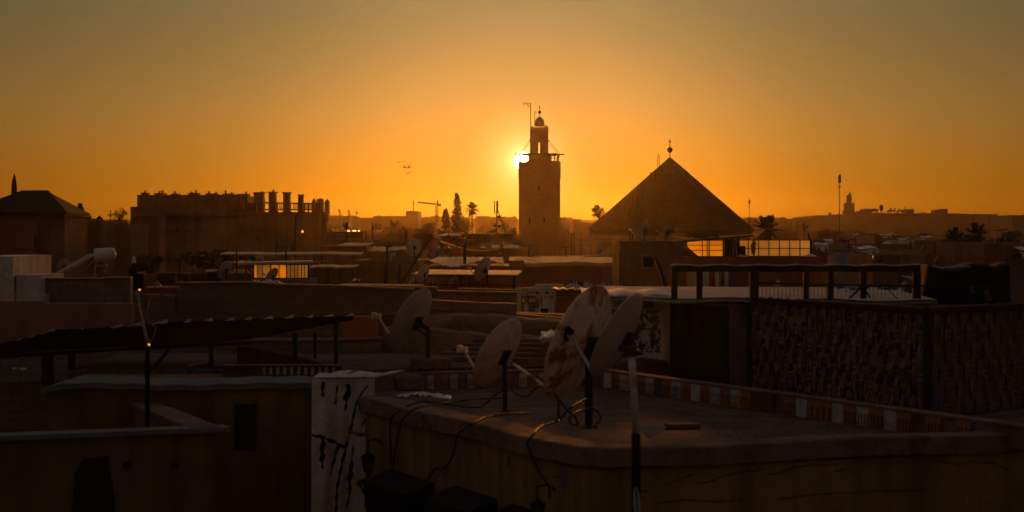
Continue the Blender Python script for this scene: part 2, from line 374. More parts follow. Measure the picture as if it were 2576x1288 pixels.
# --- long apartment row on the right, its minaret, letters and oval disc
Y = 600
r = thing('apartment_row', P(2250, 540, Y), 'very long dark apartment row under the rooftop letters and small minaret', 'apartment building')
w = MB(); w.ext([(X(2045, Y), 0), (X(2045, Y), Z(542, Y)), (X(2126, Y), Z(540, Y)), (X(2126, Y), Z(537, Y)), (X(2372, Y), Z(536, Y)), (X(2438, Y), Z(538, Y)), (X(2443, Y), Z(541, Y)), (X(2443, Y), 0)], Y, Y + 30)
w.build('wall', 'far_city', r)
for a, b, c, dd in ((2292, 2313, 525, 540), (2367, 2378, 527, 540), (2382, 2399, 524.5, 540), (2336, 2342, 534, 540), (2172, 2189, 529.5, 540), (2192, 2207, 529, 540), (2160, 2168, 534.5, 540), (2214, 2224, 534, 540), (2231, 2240, 534.5, 540), (2245, 2253, 534.5, 540), (2266, 2274, 534.5, 540)):
    MB().box(X(a, Y), X(b, Y), Y + 8, Y + 14, Z(dd, Y), Z(c, Y)).build('roof_hut', 'far_city', r)
random.seed(5)
for k in range(0):   # rows of small shaded windows
    px = 2056 + (k % 17) * 22.5; py = 550 + (k // 17) * 13
    MB().box(X(px, Y), X(px + 4, Y), Y - .25, Y + .3, Z(py + 5, Y), Z(py, Y)).build('window', 'dark_wood', r)
for px in (2172, 2192):   # water tanks with flared lids hiding some letters
    t = thing('water_tank', P(px + 8, 529.5, Y + 11), ('left' if px == 2172 else 'right') + ' of two squat flared water tanks hiding part of the roof letters', 'water tank', 'squat rooftop water tanks')
    c = P(px + 8, 529.5, Y + 11)
    MB().lathe([(0, 0), (.75, 0), (1.0, .15), (1.05, .35), (.9, .55), (0, .62)], c, n=14).build('tank', 'black_paint', t)
Y = 590
r = thing('small_minaret', P(2136, 540, Y), 'small distant square minaret rising beside the phone mast', 'minaret')
b = MB(); b.box(X(2123, Y), X(2150, Y), Y, Y + 3.2, Z(560, Y), Z(529, Y)); b.box(X(2126.5, Y), X(2150.5, Y), Y + .2, Y + 3, Z(529, Y), Z(510.5, Y)); b.build('shaft', 'far_city', r)
b = MB(); b.box(X(2132, Y), X(2137, Y), Y + .8, Y + 2.2, Z(510.5, Y), Z(493, Y)); b.box(X(2139, Y), X(2144, Y), Y + .8, Y + 2.2, Z(510.5, Y), Z(493, Y)); b.box(X(2137, Y), X(2139, Y), Y + .8, Y + 2.2, Z(503, Y), Z(493, Y)); b.box(X(2131.5, Y), X(2144.5, Y), Y + .7, Y + 2.3, Z(493, Y), Z(491, Y)); b.build('lantern', 'far_city', r)
MB().lathe([(L(4, Y), 0), (L(4, Y), .3), (L(3, Y), .75), (0, 1.0)], P(2138, 492, Y + 1.5), n=12).build('dome', 'far_city', r)
MB().tube([P(2138, 488, Y + 1.5), P(2138, 480.5, Y + 1.5)], .07, 5).build('finial', 'rust_steel', r)
Y = 598
r = thing('rooftop_disc', P(2217, 535, Y), 'dark upright oval sign disc standing between the two rows of roof letters', 'sign')
MB().lathe([(0, -.12), (1, -.12), (1, .12), (0, .12)], P(2217, 523, Y), rot=Matrix.Rotation(R(90), 3, 'X'), n=24, sm=False, sx=L(5, Y), sy=L(8.2, Y)).build('panel', 'black_paint', r)
MB().tube([P(2215, 537, Y), P(2215, 530, Y)], .1, 5).tube([P(2219, 537, Y), P(2219, 530, Y)], .1, 5).build('stand', 'rust_steel', r)
# Latin letters ASWAK ASSALAM (thick strokes, real depth)
def strokes(name, segs, px, py, sc, Y, wdt, root):
    b = MB()
    for s_ in segs:
        pts = [P(px + x * sc, py - y * sc, Y) for x, y in s_]
        for i in range(len(pts) - 1): b.beam(pts[i], pts[i + 1], wdt, .35)
    return b.build(name, 'black_paint', root)
GL = {'A': [[(0, 0), (.35, 1), (.7, 0)], [(.12, .35), (.58, .35)]], 'S': [[(.6, .85), (.45, 1), (.15, 1), (0, .8), (.1, .55), (.5, .45), (.6, .2), (.45, 0), (.15, 0), (0, .15)]],
      'W': [[(0, 1), (.2, 0), (.4, .8), (.6, 0), (.8, 1)]], 'K': [[(0, 0), (0, 1)], [(.6, 1), (0, .45), (.6, 0)]], 'L': [[(0, 1), (0, 0), (.5, 0)]], 'M': [[(0, 0), (.08, 1), (.4, .3), (.72, 1), (.8, 0)]]}
r = thing('latin_roof_letters', P(2185, 536, 597), 'row of dark Latin letters on the long apartment roof, half hidden by tanks', 'sign')
px = 2163.5
for ch in 'ASWAK ASSALAM':
    if ch == ' ': px += 3.2; continue
    strokes('letter', GL[ch], px, 532, 5.0, 597, .085, r); px += {'W': 4.8, 'M': 4.8, 'L': 3.2}.get(ch, 4.1) * .85
MB().beam(P(2163, 532.8, 597), P(2206, 532.8, 597), .1).tube([P(2164, 533, 597), P(2164, 538, 597)], .08, 5).tube([P(2176, 533, 597), P(2176, 538, 597)], .08, 5).tube([P(2206, 533, 597), P(2206, 538, 597)], .08, 5).build('rail', 'rust_steel', r)
r = thing('arabic_roof_letters', P(2254, 536, 597), 'row of dark Arabic script letters on the roof right of the oval disc', 'sign')
AR = [ # أسواق السلام drawn right to left in a 0..43 wide, 0..11 high field
 ('alef_hamza', [[(42.6, 1), (42.6, 9)], [(41.9, 10.2), (43.2, 10.6)]]),
 ('seen', [[(41, 3.6), (40.6, 1.4), (39.4, 1.3), (39, 3.3), (38.7, 1.4), (37.4, 1.3), (37, 3.4), (36.6, 1.4), (35, 1.3)]]),
 ('waw', [[(35, 1.3), (34, 1.5), (33.4, 3), (32.4, 3.2), (31.9, 2), (32.8, 1.2), (33.6, 1.6), (33.2, -.2), (31.6, -1.2)]]),
 ('alef', [[(30.2, 1), (30.2, 8)]]),
 ('qaf', [[(27.6, 2.4), (27, 3.8), (26, 3.6), (26, 2.3), (27, 1.8), (28, 2.2), (27.8, .4), (26, -.8), (23.8, -.4), (23, 1.6)], [(25.7, 5.6), (26.3, 5.6)], [(27, 5.6), (27.6, 5.6)]]),
 ('alef', [[(19.6, 1), (19.6, 8.2)]]),
 ('lam', [[(17.6, 8.2), (17.6, 1.3), (16, 1.3)]]),
 ('seen', [[(16, 1.3), (15.6, 3.2), (15, 1.4), (13.8, 1.3), (13.4, 3.3), (13, 1.4), (11.8, 1.3), (11.4, 3.3), (11, 1.3), (9.6, 1.3)]]),
 ('lam_alef', [[(9.6, 1.3), (8.2, 1.5), (6.6, 8.2)], [(9.8, 8.2), (7.6, 4), (5.8, 1.3), (7.8, 1.2)]]),
 ('meem', [[(4.6, 2.6), (3.6, 3.4), (2.8, 2.4), (3.4, 1.4), (4.6, 1.8), (4.6, 1.2), (2.2, 1.2), (.6, 1), (0, -2)]])]
for nm, sg in AR: strokes('letter', sg, 2232.5, 532, 1.02, 597, .12, r)
MB().beam(P(2232, 533, 597), P(2276, 533, 597), .1).tube([P(2235, 533, 597), P(2235, 538, 597)], .08, 5).tube([P(2255, 533, 597), P(2255, 538, 597)], .08, 5).tube([P(2275, 533, 597), P(2275, 538, 597)], .08, 5).build('rail', 'rust_steel', r)
c = P(2088, 538, 605); t = thing('roof_dome', c, 'small dark dome on the left end of the long apartment roof', 'dome')
MB().lathe([(L(4, 605), 0), (L(4, 605), L(3, 605)), (L(3, 605), L(6, 605)), (0, L(7.5, 605))], P(2088, 541, 605), n=14).build('shell', 'far_city', t)

# --- phone masts
def mast(px, pt, pb, Y, w, label, panels=True, guy=None, body='rust_steel'):
    r = thing('phone_mast', (X(px, Y), Y, 0), label, 'phone mast')
    MB().tube([(X(px, Y), Y, 0), P(px, pt + 3, Y)], [L(w, Y), L(w * .55, Y)], 8).build('pole', body, r)
    if panels:
        for dx in (-.8, 0, .9):
            MB().box(X(px + dx * w * 1.6 - w * .55, Y), X(px + dx * w * 1.6 + w * .55, Y), Y - .4 + abs(dx) * .3, Y - .15 + abs(dx) * .3, Z(pt + (pb - pt) * .15, Y), Z(pt + abs(dx) * 3, Y)).build('antenna_panel', 'black_paint', r)
        MB().ball(P(px - w * .8, pt + (pb - pt) * .22, Y - .3), L(w * .9, Y), 10).ball(P(px + w * 1.0, pt + (pb - pt) * .21, Y - .3), L(w * .9, Y), 10).build('radio_drum', 'black_paint', r)
    return r
mast(2112, 438, 585, 240, 1.7, 'tall thin phone mast rising left of the small distant minaret')
mast(1885, 501, 580, 330, 1.2, 'shorter phone mast behind the right slope of the pyramid roof')
mast(897, 530, 575, 500, 1.4, 'short stout hazy phone mast with box in front of the long hazy roofline')
Y = 180
r = thing('phone_mast', (X(1249, Y), Y, 0), 'phone mast with long upright panels and a slanting brace left of the great minaret', 'phone mast')
MB().tube([(X(1248, Y), Y, 0), P(1250, 506, Y)], [.09, .07], 8).build('pole', 'rust_steel', r)
MB().box(X(1242.5, Y), X(1245.3, Y), Y - .2, Y, Z(536, Y), Z(505.5, Y)).build('antenna_panel', 'black_paint', r)
MB().box(X(1249.5, Y), X(1253.3, Y), Y - .3, Y - .1, Z(535, Y), Z(505, Y)).build('antenna_panel', 'black_paint', r)
MB().tube([P(1243, 536, Y), P(1245, 538, Y), P(1250, 534, Y)], .03, 5).beam(P(1253, 531, Y), P(1274, 590, Y), .09).beam(P(1251, 556, Y), P(1262, 540, Y), .05).beam(P(1251, 545, Y), P(1270, 569, Y), .05).beam(P(1254, 566, Y), P(1268, 569, Y), .05).build('brace', 'rust_steel', r)
MB().ball(P(1254.5, 545, Y - .2), L(3.2, Y), 12).ball(P(1245, 567, Y - .2), L(4, Y), 12, sz=.8).ball(P(1256, 569, Y - .2), L(4, Y), 12, sz=.8).build('radio_drum', 'black_paint', r)
# --- floodlight masts
for i, (px, pt) in enumerate(((853, 526), (876.5, 528))):
    Y = 540
    r = thing('floodlight_mast', (X(px, Y), Y, 0), ('left' if i == 0 else 'right') + ' of the two slim floodlight masts on the hazy skyline', 'floodlight mast', 'stadium floodlight masts')
    b = MB().tube([(X(px + 2.3, Y), Y, 0), P(px + 2.3, pt + 12, Y)], .12, 5).beam(P(px - 1.5, pt, Y), P(px + 1, pt + 12, Y), .1).beam(P(px + 2.5, pt, Y), P(px + 3, pt + 12, Y), .1).beam(P(px, pt + 12.5, Y), P(px + 6, pt + 12.5, Y), .12); b.build('lattice', 'rust_steel', r)
    for k in range(4): MB().box(X(px - 2.2 + k * .5, Y), X(px + 3 + k * .4, Y), Y - .5, Y - .2, Z(pt + 1.6 + k * 3, Y), Z(pt + k * 3, Y)).build('lamp_bank', 'black_paint', r)
# --- tower crane
Y = 440
r = thing('tower_crane', (X(1100, Y), Y, 0), 'hazy tower crane with long jib and square counterweight', 'tower crane')
b = MB()
for dx in (-1.5, 1.5):
    for dy in (0, 1.2): b.tube([P(1100 + dx, 560, Y + dy), P(1100 + dx, 514, Y + dy)], .09, 4)
for k in range(10): b.beam(P(1098.5, 556 - k * 4.2, Y), P(1101.5, 552 - k * 4.2, Y), .07)
b.tube([P(1095.5, 540, Y + 3), P(1095.5, 519, Y + 3)], .08, 4)
b.build('tower', 'rust_steel', r)
b = MB(); a0, a1 = P(1051, 509.5, Y), P(1104, 515.5, Y); up = P(1053, 507.6, Y), P(1098, 512.2, Y)
b.beam(a0, a1, .2).beam(up[0], up[1], .12).beam(a0, up[0], .12)
for k in range(14):
    t = k / 14; q = a0.lerp(a1, t + .01); q2 = up[0].lerp(up[1], t); b.beam(q, q2, .08); b.beam(q2, a0.lerp(a1, t + .06), .08)
b.build('jib', 'rust_steel', r)
MB().box(X(1099.5, Y), X(1103, Y), Y - .5, Y + .5, Z(516, Y), Z(504, Y)).beam(P(1101, 504, Y), P(1098, 511, Y), .12).build('cab', 'rust_steel', r)
MB().box(X(1102.5, Y), X(1109.5, Y), Y - .6, Y + .6, Z(519, Y), Z(512.5, Y)).build('counterweight', 'rust_steel', r)

# ================================================================ TREES
def leaf_cloud(b, c, rx, ry, rz, n, s, m=0, rnd=random, holes=0.0):
    for _ in range(n):
        while True:
            p = Vector((rnd.uniform(-1, 1), rnd.uniform(-1, 1), rnd.uniform(-1, 1)))
            if p.length < 1 and p.length > rnd.random() * .8: break
        q = Vector((c[0] + p.x * rx, c[1] + p.y * ry, c[2] + p.z * rz))
        u = Vector((rnd.uniform(-1, 1), rnd.uniform(-1, 1), rnd.uniform(-1, 1))).normalized(); w = u.orthogonal().normalized()
        k = s * rnd.uniform(.6, 1.3)
        b.add([q - u * k, q + w * k * .5, q + u * k, q - w * k * .5], [(0, 1, 2, 3)], m)
def broad_tree(px, pt, pb, wpx, Y, label, seed=1, n=1500, lobes=9, trunk_px=None, gap=False, cat='tree', name='broadleaf_tree'):
    rnd = random.Random(seed); r = thing(name, (X(px, Y), Y, 0), label, cat)
    W, H = L(wpx, Y), L(pb - pt, Y); cz = Z((pt + pb) / 2, Y); x = X(px, Y)
    t = MB(); t.tube([(x, Y, 0), (x + W * .03, Y, cz - H * .3), (x, Y, cz + H * .1)], [W * .06 + .1, W * .045 + .06, W * .015], 7)
    cr = MB()
    if gap: lobes = lobes * 2
    for k in range(lobes):
        a = rnd.uniform(-1, 1); zz = rnd.uniform(-.75, .8); lim = math.sqrt(max(.05, 1 - zz * zz))
        c = (x + a * W * .38 * lim, Y + rnd.uniform(-.4, .4) * W * .5, cz + zz * H * .42)
        t.tube([(x, Y, cz - H * .25), ((x + c[0]) / 2, (Y + c[1]) / 2, (cz + c[2]) / 2 - H * .05), c], [W * .03, W * .02, W * .006], 5)
        q = rnd.uniform(.13, .24) * (.62 if gap else 1.25)
        leaf_cloud(cr, c, W * q, W * q, H * q * .85, n // lobes, max(.09, W * .024), rnd=rnd)
    t.build('trunk', 'bark', r); cr.build('crown', 'foliage', r); return r
def conifer(px, pt, pb, wpx, Y, label, seed=1, n=2600, ragged=.5, bare=.05):
    rnd = random.Random(seed); r = thing('conifer', (X(px, Y), Y, 0), label, 'conifer tree'); x = X(px, Y)
    MB().tube([(x, Y, 0), P(px, pt, Y)], [L(wpx, Y) * .06, .03], 6).build('trunk', 'bark', r)
    cr = MB(); W = L(wpx, Y) / 2; z0, z1 = Z(pb, Y), Z(pt, Y)
    for k in range(80):
        t = bare + (1 - bare) * (k + rnd.random()) / 80; zz = z1 - (z1 - z0) * t
        rad = W * (.16 + .84 * (t ** .75)) * (1 - ragged * rnd.random() ** 1.5); a = rnd.uniform(0, 6.28)
        c = (x + math.cos(a) * rad * .6, Y + math.sin(a) * rad * .6, zz)
        leaf_cloud(cr, c, rad * .55 + .10, rad * .55 + .10, (z1 - z0) * .03 + .08, n // 80, max(.10, W * .09), rnd=rnd)
        cr.tube([(x, Y, zz - .1), c], .04, 4)
    cr.build('crown', 'foliage', r); return r
def fan_palm(px, pt, pb, wpx, Y, label, seed=1, nf=26, droop=.6, skirt=True, trunk_w=.06):
    rnd = random.Random(seed); r = thing('palm_tree', (X(px, Y), Y, 0), label, 'palm tree'); x = X(px, Y); W = L(wpx, Y) / 2; zc = Z(pt + (pb - pt) * .48, Y)
    MB().tube([(x, Y, 0), (x + .1, Y, zc * .5), (x, Y, zc)], [W * trunk_w * 2.2, W * trunk_w * 1.6, W * trunk_w * 1.9], 8).build('trunk', 'bark', r)
    cr = MB()
    for k in range(nf):
        az = k * 2.399 + rnd.uniform(-.2, .2); el = R(rnd.uniform(-50, 80)); ln = W * rnd.uniform(.8, 1.08)
        d = Vector((math.cos(az) * math.cos(el), math.sin(az) * math.cos(el), math.sin(el)))
        pts = [Vector((x, Y, zc)) + d * ln * t - Vector((0, 0, droop * ln * t * t * (.35 + .3 * math.cos(el)))) for t in (0, .25, .5, .75, 1)]
        cr.tube(pts, [ln * .012, ln * .01, ln * .008, ln * .006, ln * .003], 4)
        side = d.cross(Vector((0, 0, 1))); side = side.normalized() if side.length > .01 else Vector((1, 0, 0))
        for i in range(16):
            t = .18 + .82 * i / 16; f = t * 4; j = min(3, int(f)); q = pts[j].lerp(pts[j + 1], f - j); dr = (pts[j + 1] - pts[j]).normalized()
            for sg in (-1, 1):
                tip = q + (side * sg * .75 + dr * .75 + Vector((0, 0, -.28))).normalized() * ln * .34 * (1.15 - .6 * t)
                cr.add([q - dr * ln * .03, q + dr * ln * .09, tip], [(0, 1, 2)])
    if skirt: leaf_cloud(cr, (x, Y, zc - W * .35), W * .22, W * .22, W * .4, 160, W * .1, rnd=rnd)
    cr.build('crown', 'palm_leaf', r); return r
conifer(1150, 483, 585, 40, 215, 'tallest ragged conifer with a bare thin tip beside the fan palm', 3, ragged=.6)
conifer(1122, 527, 592, 31, 210, 'shorter ragged conifer left of the tallest one', 8, ragged=.5, bare=.0)
broad_tree(1166, 546, 592, 40, 222, 'bushy tree between the tallest conifer and the fan palm', 12, lobes=8)
broad_tree(1088, 559, 592, 46, 205, 'low round tree left of the shorter conifer', 13, lobes=10)
fan_palm(1187.5, 510, 545, 40, 212, 'tall fan palm right of the tallest conifer', 5, nf=46, droop=.22)
fan_palm(990, 552, 596, 46, 175, 'dark ragged palm in front of a hazy roof left of the crane', 6, nf=34, droop=.3)
fan_palm(1018, 560, 598, 34, 260, 'pale hazy palm right beside the dark ragged palm', 7, nf=22)
broad_tree(873, 554, 592, 22, 330, 'rounded hazy tree below the right floodlight mast', 14, lobes=7)
broad_tree(955, 556, 592, 30, 340, 'wide hazy tree left of the dark ragged palm', 15, lobes=7)
broad_tree(1058, 574, 592, 44, 230, 'low bush line under the hazy crane', 16, lobes=8)
broad_tree(1507, 511, 556, 42, 240, 'airy tree with open crown behind the left slope of the pyramid roof', 21, lobes=15, gap=True, n=1500)
for i, (px, pt, w, Y, lab) in enumerate(((1268, 548, 24, 330, 'hazy tree behind the braced phone mast'), (1212, 566, 30, 300, 'low round tree right of the fan palm trunk'), (1236, 572, 26, 310, 'low dark bush by the foot of the braced mast'), (1292, 572, 22, 300, 'bush against the left side of the great minaret'), (1428, 556, 30, 420, 'hazy tree top just right of the great minaret'), (1460, 562, 26, 400, 'hazy bush between minaret and pyramid roof'))):
    broad_tree(px, pt, 596, w, Y, lab, 30 + i, lobes=7, n=700)
fan_palm(1929, 553, 603, 84, 120, 'dark fan palm rising behind the glazed terrace right of the pyramid', 41, nf=46, droop=.3)
fan_palm(2402, 572, 640, 72, 120, 'left of two dark palms before the long apartment row', 42, nf=48, droop=.3)
fan_palm(2456, 565, 620, 72, 135, 'right of two dark palms before the long apartment row', 43, nf=48, droop=.3)
broad_tree(2424, 588, 642, 110, 128, 'dark low bush mass under the two dark palms', 61, lobes=12, n=2600)
broad_tree(2025, 561, 598, 16, 300, 'small hazy round tree left of the long apartment row', 44, lobes=6, n=500)
broad_tree(2536, 582, 625, 90, 160, 'dark bushy tree mass near the right border', 45, lobes=12, n=1500)
conifer(202, 514, 562, 24, 150, 'small spiky dark tree left of the chimney palace', 46, ragged=.4, bare=.0, n=900)
broad_tree(224, 541, 562, 26, 150, 'low dark shrub right of the small spiky tree', 47, lobes=6, n=500)
broad_tree(304, 516, 575, 46, 420, 'pale misty tree against the left wall of the chimney palace', 48, lobes=14, gap=True, n=1400)
broad_tree(286, 545, 570, 26, 430, 'small misty shrub left of the pale misty tree', 49, lobes=6, n=500)
broad_tree(560, 622, 690, 190, 95, 'big black bush mass at the foot of the palace wall', 50, lobes=14, n=3000)
broad_tree(372, 634, 690, 70, 90, 'smaller black bush left of the palace pilaster', 51, lobes=9, n=1400)
# birds
def bird(px, py, Y, span, flap, label, yaw):
    r = thing('bird', P(px, py, Y), label, 'bird', 'birds in flight left of the minaret'); c = P(px, py, Y); m = Matrix.Rotation(yaw, 3, 'Z')
    MB().lathe([(0, -.5), (.09, -.35), (.14, 0), (.08, .3), (.03, .38), (.1, .62), (0, .64)], c, rot=m @ Matrix.Rotation(R(90), 3, 'X'), n=8, sx=span, sy=span * .9).build('body', 'black_paint', r)
    for sg in (-1, 1):
        pts = [(0, .12, .02), (sg * .5, .2, flap * .5), (sg * 1, -.1, flap), (sg * .5, -.12, flap * .5 - .02), (0, -.12, 0)]
        b = MB(); b.slab([c + m @ (Vector(p) * span) for p in pts], .03); b.build('wing', 'black_paint', r)
for i, a in enumerate(((1004, 408.5, 0.1, .1, 'single bird at the upper left of the flock', .3), (1018.5, 422, .9, .5, 'wings-up bird at the left of the flock', .9), (1029.5, 416, .1, .6, 'gliding bird at the upper right of the flock', .2), (1029, 422.5, .8, .5, 'bird with raised wings just under the upper right one', 1.1), (1032, 433.5, .1, .4, 'flat gliding bird at the lower right of the flock', .1), (1025.5, 437, .4, .5, 'lowest bird of the flock', .6))):
    bird(a[0], a[1], 260, .34 if i in (1, 3) else .26, a[2] + .2, a[4], a[5])

# ================================================================ GREAT MINARET
Y = 290; D = L(104, Y)
r = thing('minaret', (X(1357, Y), Y + D / 2, 0), 'great square minaret with lantern and dome in front of the setting sun', 'minaret')
b = MB(); x0, x1 = X(1305.5, Y), X(1409, Y)
for (za, zb, e) in ((0, Z(560, Y), 0), (Z(560, Y), Z(448, Y), .02), (Z(448, Y), Z(407, Y), .08)): b.box(x0 - e, x1 + e, Y - e, Y + D + e, za, zb)
b.build('shaft', 'tower_masonry', r)
for px, py in ((1331, 612 - 60), (1345, 552)):
    pass
for (a, c0, d0, e0) in ((1330, 1334, 548, 561), (1367.5, 1371, 548, 561), (1354, 1356.5, 470, 480)):
    w = MB().box(X(a, Y), X(c0, Y), Y - .1, Y + .4, Z(e0, Y), Z(d0, Y)).build('window', 'dark_void', r)
    f = MB().box(X(a - .8, Y), X(a, Y), Y - .18, Y - .02, Z(e0, Y), Z(d0, Y)).box(X(c0, Y), X(c0 + .8, Y), Y - .18, Y - .02, Z(e0, Y), Z(d0, Y)).box(X(a - .8, Y), X(c0 + .8, Y), Y - .18, Y - .02, Z(d0, Y), Z(d0 - 1, Y)); f.build('frame', 'mud_plaster', w)
# shallow recessed panel lines low on the shaft
MB().box(X(1318, Y), X(1396, Y), Y - .12, Y - .01, Z(588.5, Y), Z(587, Y)).box(X(1318, Y), X(1319.2, Y), Y - .12, Y - .01, Z(645, Y), Z(588.5, Y)).box(X(1394, Y), X(1396, Y), Y - .12, Y - .01, Z(650, Y), Z(588.5, Y)).build('relief_band', 'mud_plaster', r)
# balcony deck, brackets, open parapet
MB().box(X(1295, Y), X(1315, Y), Y + .6, Y + .95, Z(389.5, Y), Z(386, Y)).box(X(1315, Y), X(1401, Y), Y - .15, Y + D + .15, Z(388.6, Y), Z(385.6, Y)).box(X(1401, Y), X(1420, Y), Y + .6, Y + .95, Z(389.5, Y), Z(386.3, Y)).build('deck', 'dark_wood', r)
b = MB()
b.box(X(1337, Y), X(1386, Y), Y + .2, Y + D - .2, Z(407, Y), Z(388.6, Y))
for yy in (Y + .05,):
    b.box(X(1386, Y), X(1403, Y), yy, yy + .25, Z(398.6, Y), Z(396.8, Y))
    for a, c0 in ((1386.2, 1387.6), (1394, 1396.2)): b.box(X(a, Y), X(c0, Y), yy, yy + .25, Z(407, Y), Z(388.6, Y))
    b.box(X(1386, Y), X(1409, Y), yy, yy + .25, Z(407, Y), Z(404.6, Y))
    b.ext([(X(1400, Y), Z(407, Y)), (X(1401.5, Y), Z(388.6, Y)), (X(1409, Y), Z(388.6, Y)), (X(1405, Y), Z(404, Y)), (X(1405, Y), Z(407, Y))], yy + .003, yy + .22)
b.ext([(X(1337, Y), Z(388.6, Y)), (X(1331, Y), Z(388.6, Y)), (X(1329, Y), Z(392, Y)), (X(1331, Y), Z(399, Y)), (X(1327, Y), Z(404, Y)), (X(1322, Y), Z(407, Y)), (X(1337, Y), Z(407, Y))], Y + .25, Y + D - .3)
b.ext([(X(1306, Y), Z(407, Y)), (X(1305, Y), Z(388.6, Y)), (X(1308, Y), Z(388.6, Y)), (X(1311.5, Y), Z(407, Y))], Y + .6, Y + .8)
b.build('parapet', 'tower_masonry', r)
for sg, xa, xb in ((-1, 1333, 1308), (1, 1381, 1406)):
    b = MB(); b.beam(P(xa, 353, Y + 1), P(xb, 385.6, Y + 1), .06).beam(P(xa + sg * .5, 359, Y + 1), P(xb - sg * 6, 385.6, Y + 1), .05)
    b.box(X(xa - 1.3, Y), X(xa + 1.3, Y), Y + .9, Y + 1.3, Z(355, Y), Z(351, Y)); b.build('stay', 'dark_wood', r)
# lantern with a slit seen right through, crenels, dome, finial
Y2 = Y + 1.9; lx0, lx1 = X(1334, Y), X(1380, Y); dl = L(44, Y); sxa, sxb = X(1355, Y), X(1359.2, Y)
b = MB(); b.box(lx0, sxa, Y2, Y2 + dl, Z(388.6, Y), Z(318, Y)); b.box(sxb, lx1, Y2, Y2 + dl, Z(388.6, Y), Z(318, Y)); b.box(sxa, sxb, Y2, Y2 + dl, Z(356, Y), Z(318, Y))
for k in range(3):
    for yy in (Y2 + .04, Y2 + dl - .34):
        for xa in (1334.4, 1371): b.box(X(xa + k * 3.1, Y), X(xa + k * 3.1 + 2.4, Y), yy, yy + .3, Z(318, Y), Z(313.4 + (k == 2) * 2.2 + (xa < 1350) * .8, Y))
b.box(sxa, sxb, Y2 + .3, Y2 + .5, Z(361, Y), Z(360, Y))
b.build('lantern', 'tower_masonry', r)
c = P(1357.5, 318, Y2 + dl / 2); k = L(1, Y)
MB().lathe([(11.8 * k, 0), (12 * k, 9 * k), (11.2 * k, 14 * k), (9.2 * k, 18.5 * k), (6 * k, 22 * k), (2.6 * k, 24.3 * k), (0, 25.3 * k)], c, n=24).build('dome', 'tower_masonry', r)
b = MB().tube([c + Vector((0, 0, 24 * k)), c + Vector((0, 0, 53 * k))], .05, 6).ball(c + Vector((0, 0, 36.4 * k)), 4.1 * k, 16).ball(c + Vector((0, 0, 48.6 * k)), 2.0 * k, 12, sz=1.3); b.build('finial', 'rust_steel', r)
b = MB().tube([P(1334.8, 320, Y2), P(1334.8, 259.4, Y2)], .06, 6).beam(P(1335, 259.4, Y2), P(1317, 259.4, Y2), .07).beam(P(1334.6, 271, Y2), P(1323, 260, Y2), .06).tube([P(1317.3, 259.4, Y2), P(1317.6, 264.6, Y2)], .04, 5); b.build('flag_gallows', 'rust_steel', r)
b = MB().tube([P(1344.8, 318, Y2 + .5), P(1344.8, 282, Y2 + .5), P(1345.6, 280.4, Y2 + .5), P(1348, 280.2, Y2 + .5), P(1348.6, 281.6, Y2 + .5), P(1348.4, 287, Y2 + .5)], .04, 6); b.build('hook_pole', 'rust_steel', r)
# stair slope and lower building attached on the right side
b = MB(); b.ext([(X(1408, Y), 0), (X(1408, Y), Z(567, Y)), (X(1466, Y), Z(617, Y)), (X(1466, Y), 0)], Y + .5, Y + 4); b.build('stair_wing', 'tower_masonry', r)
house(1408, 1470, 645, 285, 5, 'mud_plaster', 'low wall block at the right foot of the great minaret')
r = thing('wooden_scaffold', (X(1462, 250), 250, 0), 'thin wooden scaffold poles between minaret foot and pyramid building', 'scaffold')
b = MB()
for px, pt in ((1444, 582), (1462, 584), (1486, 583), (1438, 586)): b.tube([(X(px, 250), 250, 0), P(px, pt, 250)], .09, 5)
b.beam(P(1430, 589, 250), P(1445, 589, 250), .09).beam(P(1440, 603, 250), P(1490, 605, 250), .08).beam(P(1442, 617, 250), P(1490, 617, 250), .08).beam(P(1464, 600, 250), P(1488, 622, 250), .06).beam(P(1478, 591, 250), P(1489, 606, 250), .06); b.build('poles', 'dark_wood', r)

# ================================================================ PYRAMID-ROOFED HALL
Y = 205
r = thing('pyramid_roof_hall', (X(1685, Y), Y + 8, 0), 'large hall under a tall tiled pyramid roof with ball finial', 'building')
A_ = P(1483, 576, Y); B_ = P(1838, 577, Y - 3.5); C_ = P(1893, 579, Y + 10.5); D_ = Vector((A_.x + (C_.x - B_.x), A_.y + (C_.y - B_.y), A_.z)); 
apex = Vector(((A_.x + C_.x) / 2, (A_.y + C_.y) / 2, 0)); apex.z = Z(399, apex.y); 
hx = 1685; apex.x = X(hx, apex.y)
zE = Z(577, Y)
for q in (A_, B_, C_, D_): q.z = zE
def tiled(b, p0, p1, ap, rows, m=0):
    """roof face with raised tile ribs running down the slope"""
    n = rows; nn = (p1 - p0).cross(ap - p0).normalized()
    if nn.z < 0: nn = -nn
    b.add([p0, p1, ap], [(0, 1, 2)], m)
    for i in range(1, n):
        t = i / n; foot = p0.lerp(p1, t); dirn = (p1 - p0).normalized(); mid = (p0 + p1) / 2
        up = (ap - mid)      # parallel to the slope line
        # where the rib starting at foot meets a hip
        s_ = 1 - abs(2 * t - 1); top = foot + up * (s_ * .985)
        b.beam(foot + nn * .02, top + nn * .02, .17, .22, m)
b = MB(); tiled(b, A_, B_, apex, 44); tiled(b, B_, C_, apex, 36); tiled(b, C_, D_, apex, 8); tiled(b, D_, A_, apex, 8)
for q in (A_, B_, C_, D_): b.tube([q, q.lerp(apex, .33), q.lerp(apex, .66), apex], .16, 6)
b.build('roof', 'roof_tile', r)
b = MB(); o_ = Vector((0, 0, .3)); b.slab([A_ - o_ * .2, B_ - o_ * .2, C_ - o_ * .2, D_ - o_ * .2], .42); b.build('eave', 'dark_wood', r)
ce = (A_ + B_ + C_ + D_) / 4
def inset(q, k): return ce + (q - ce) * k
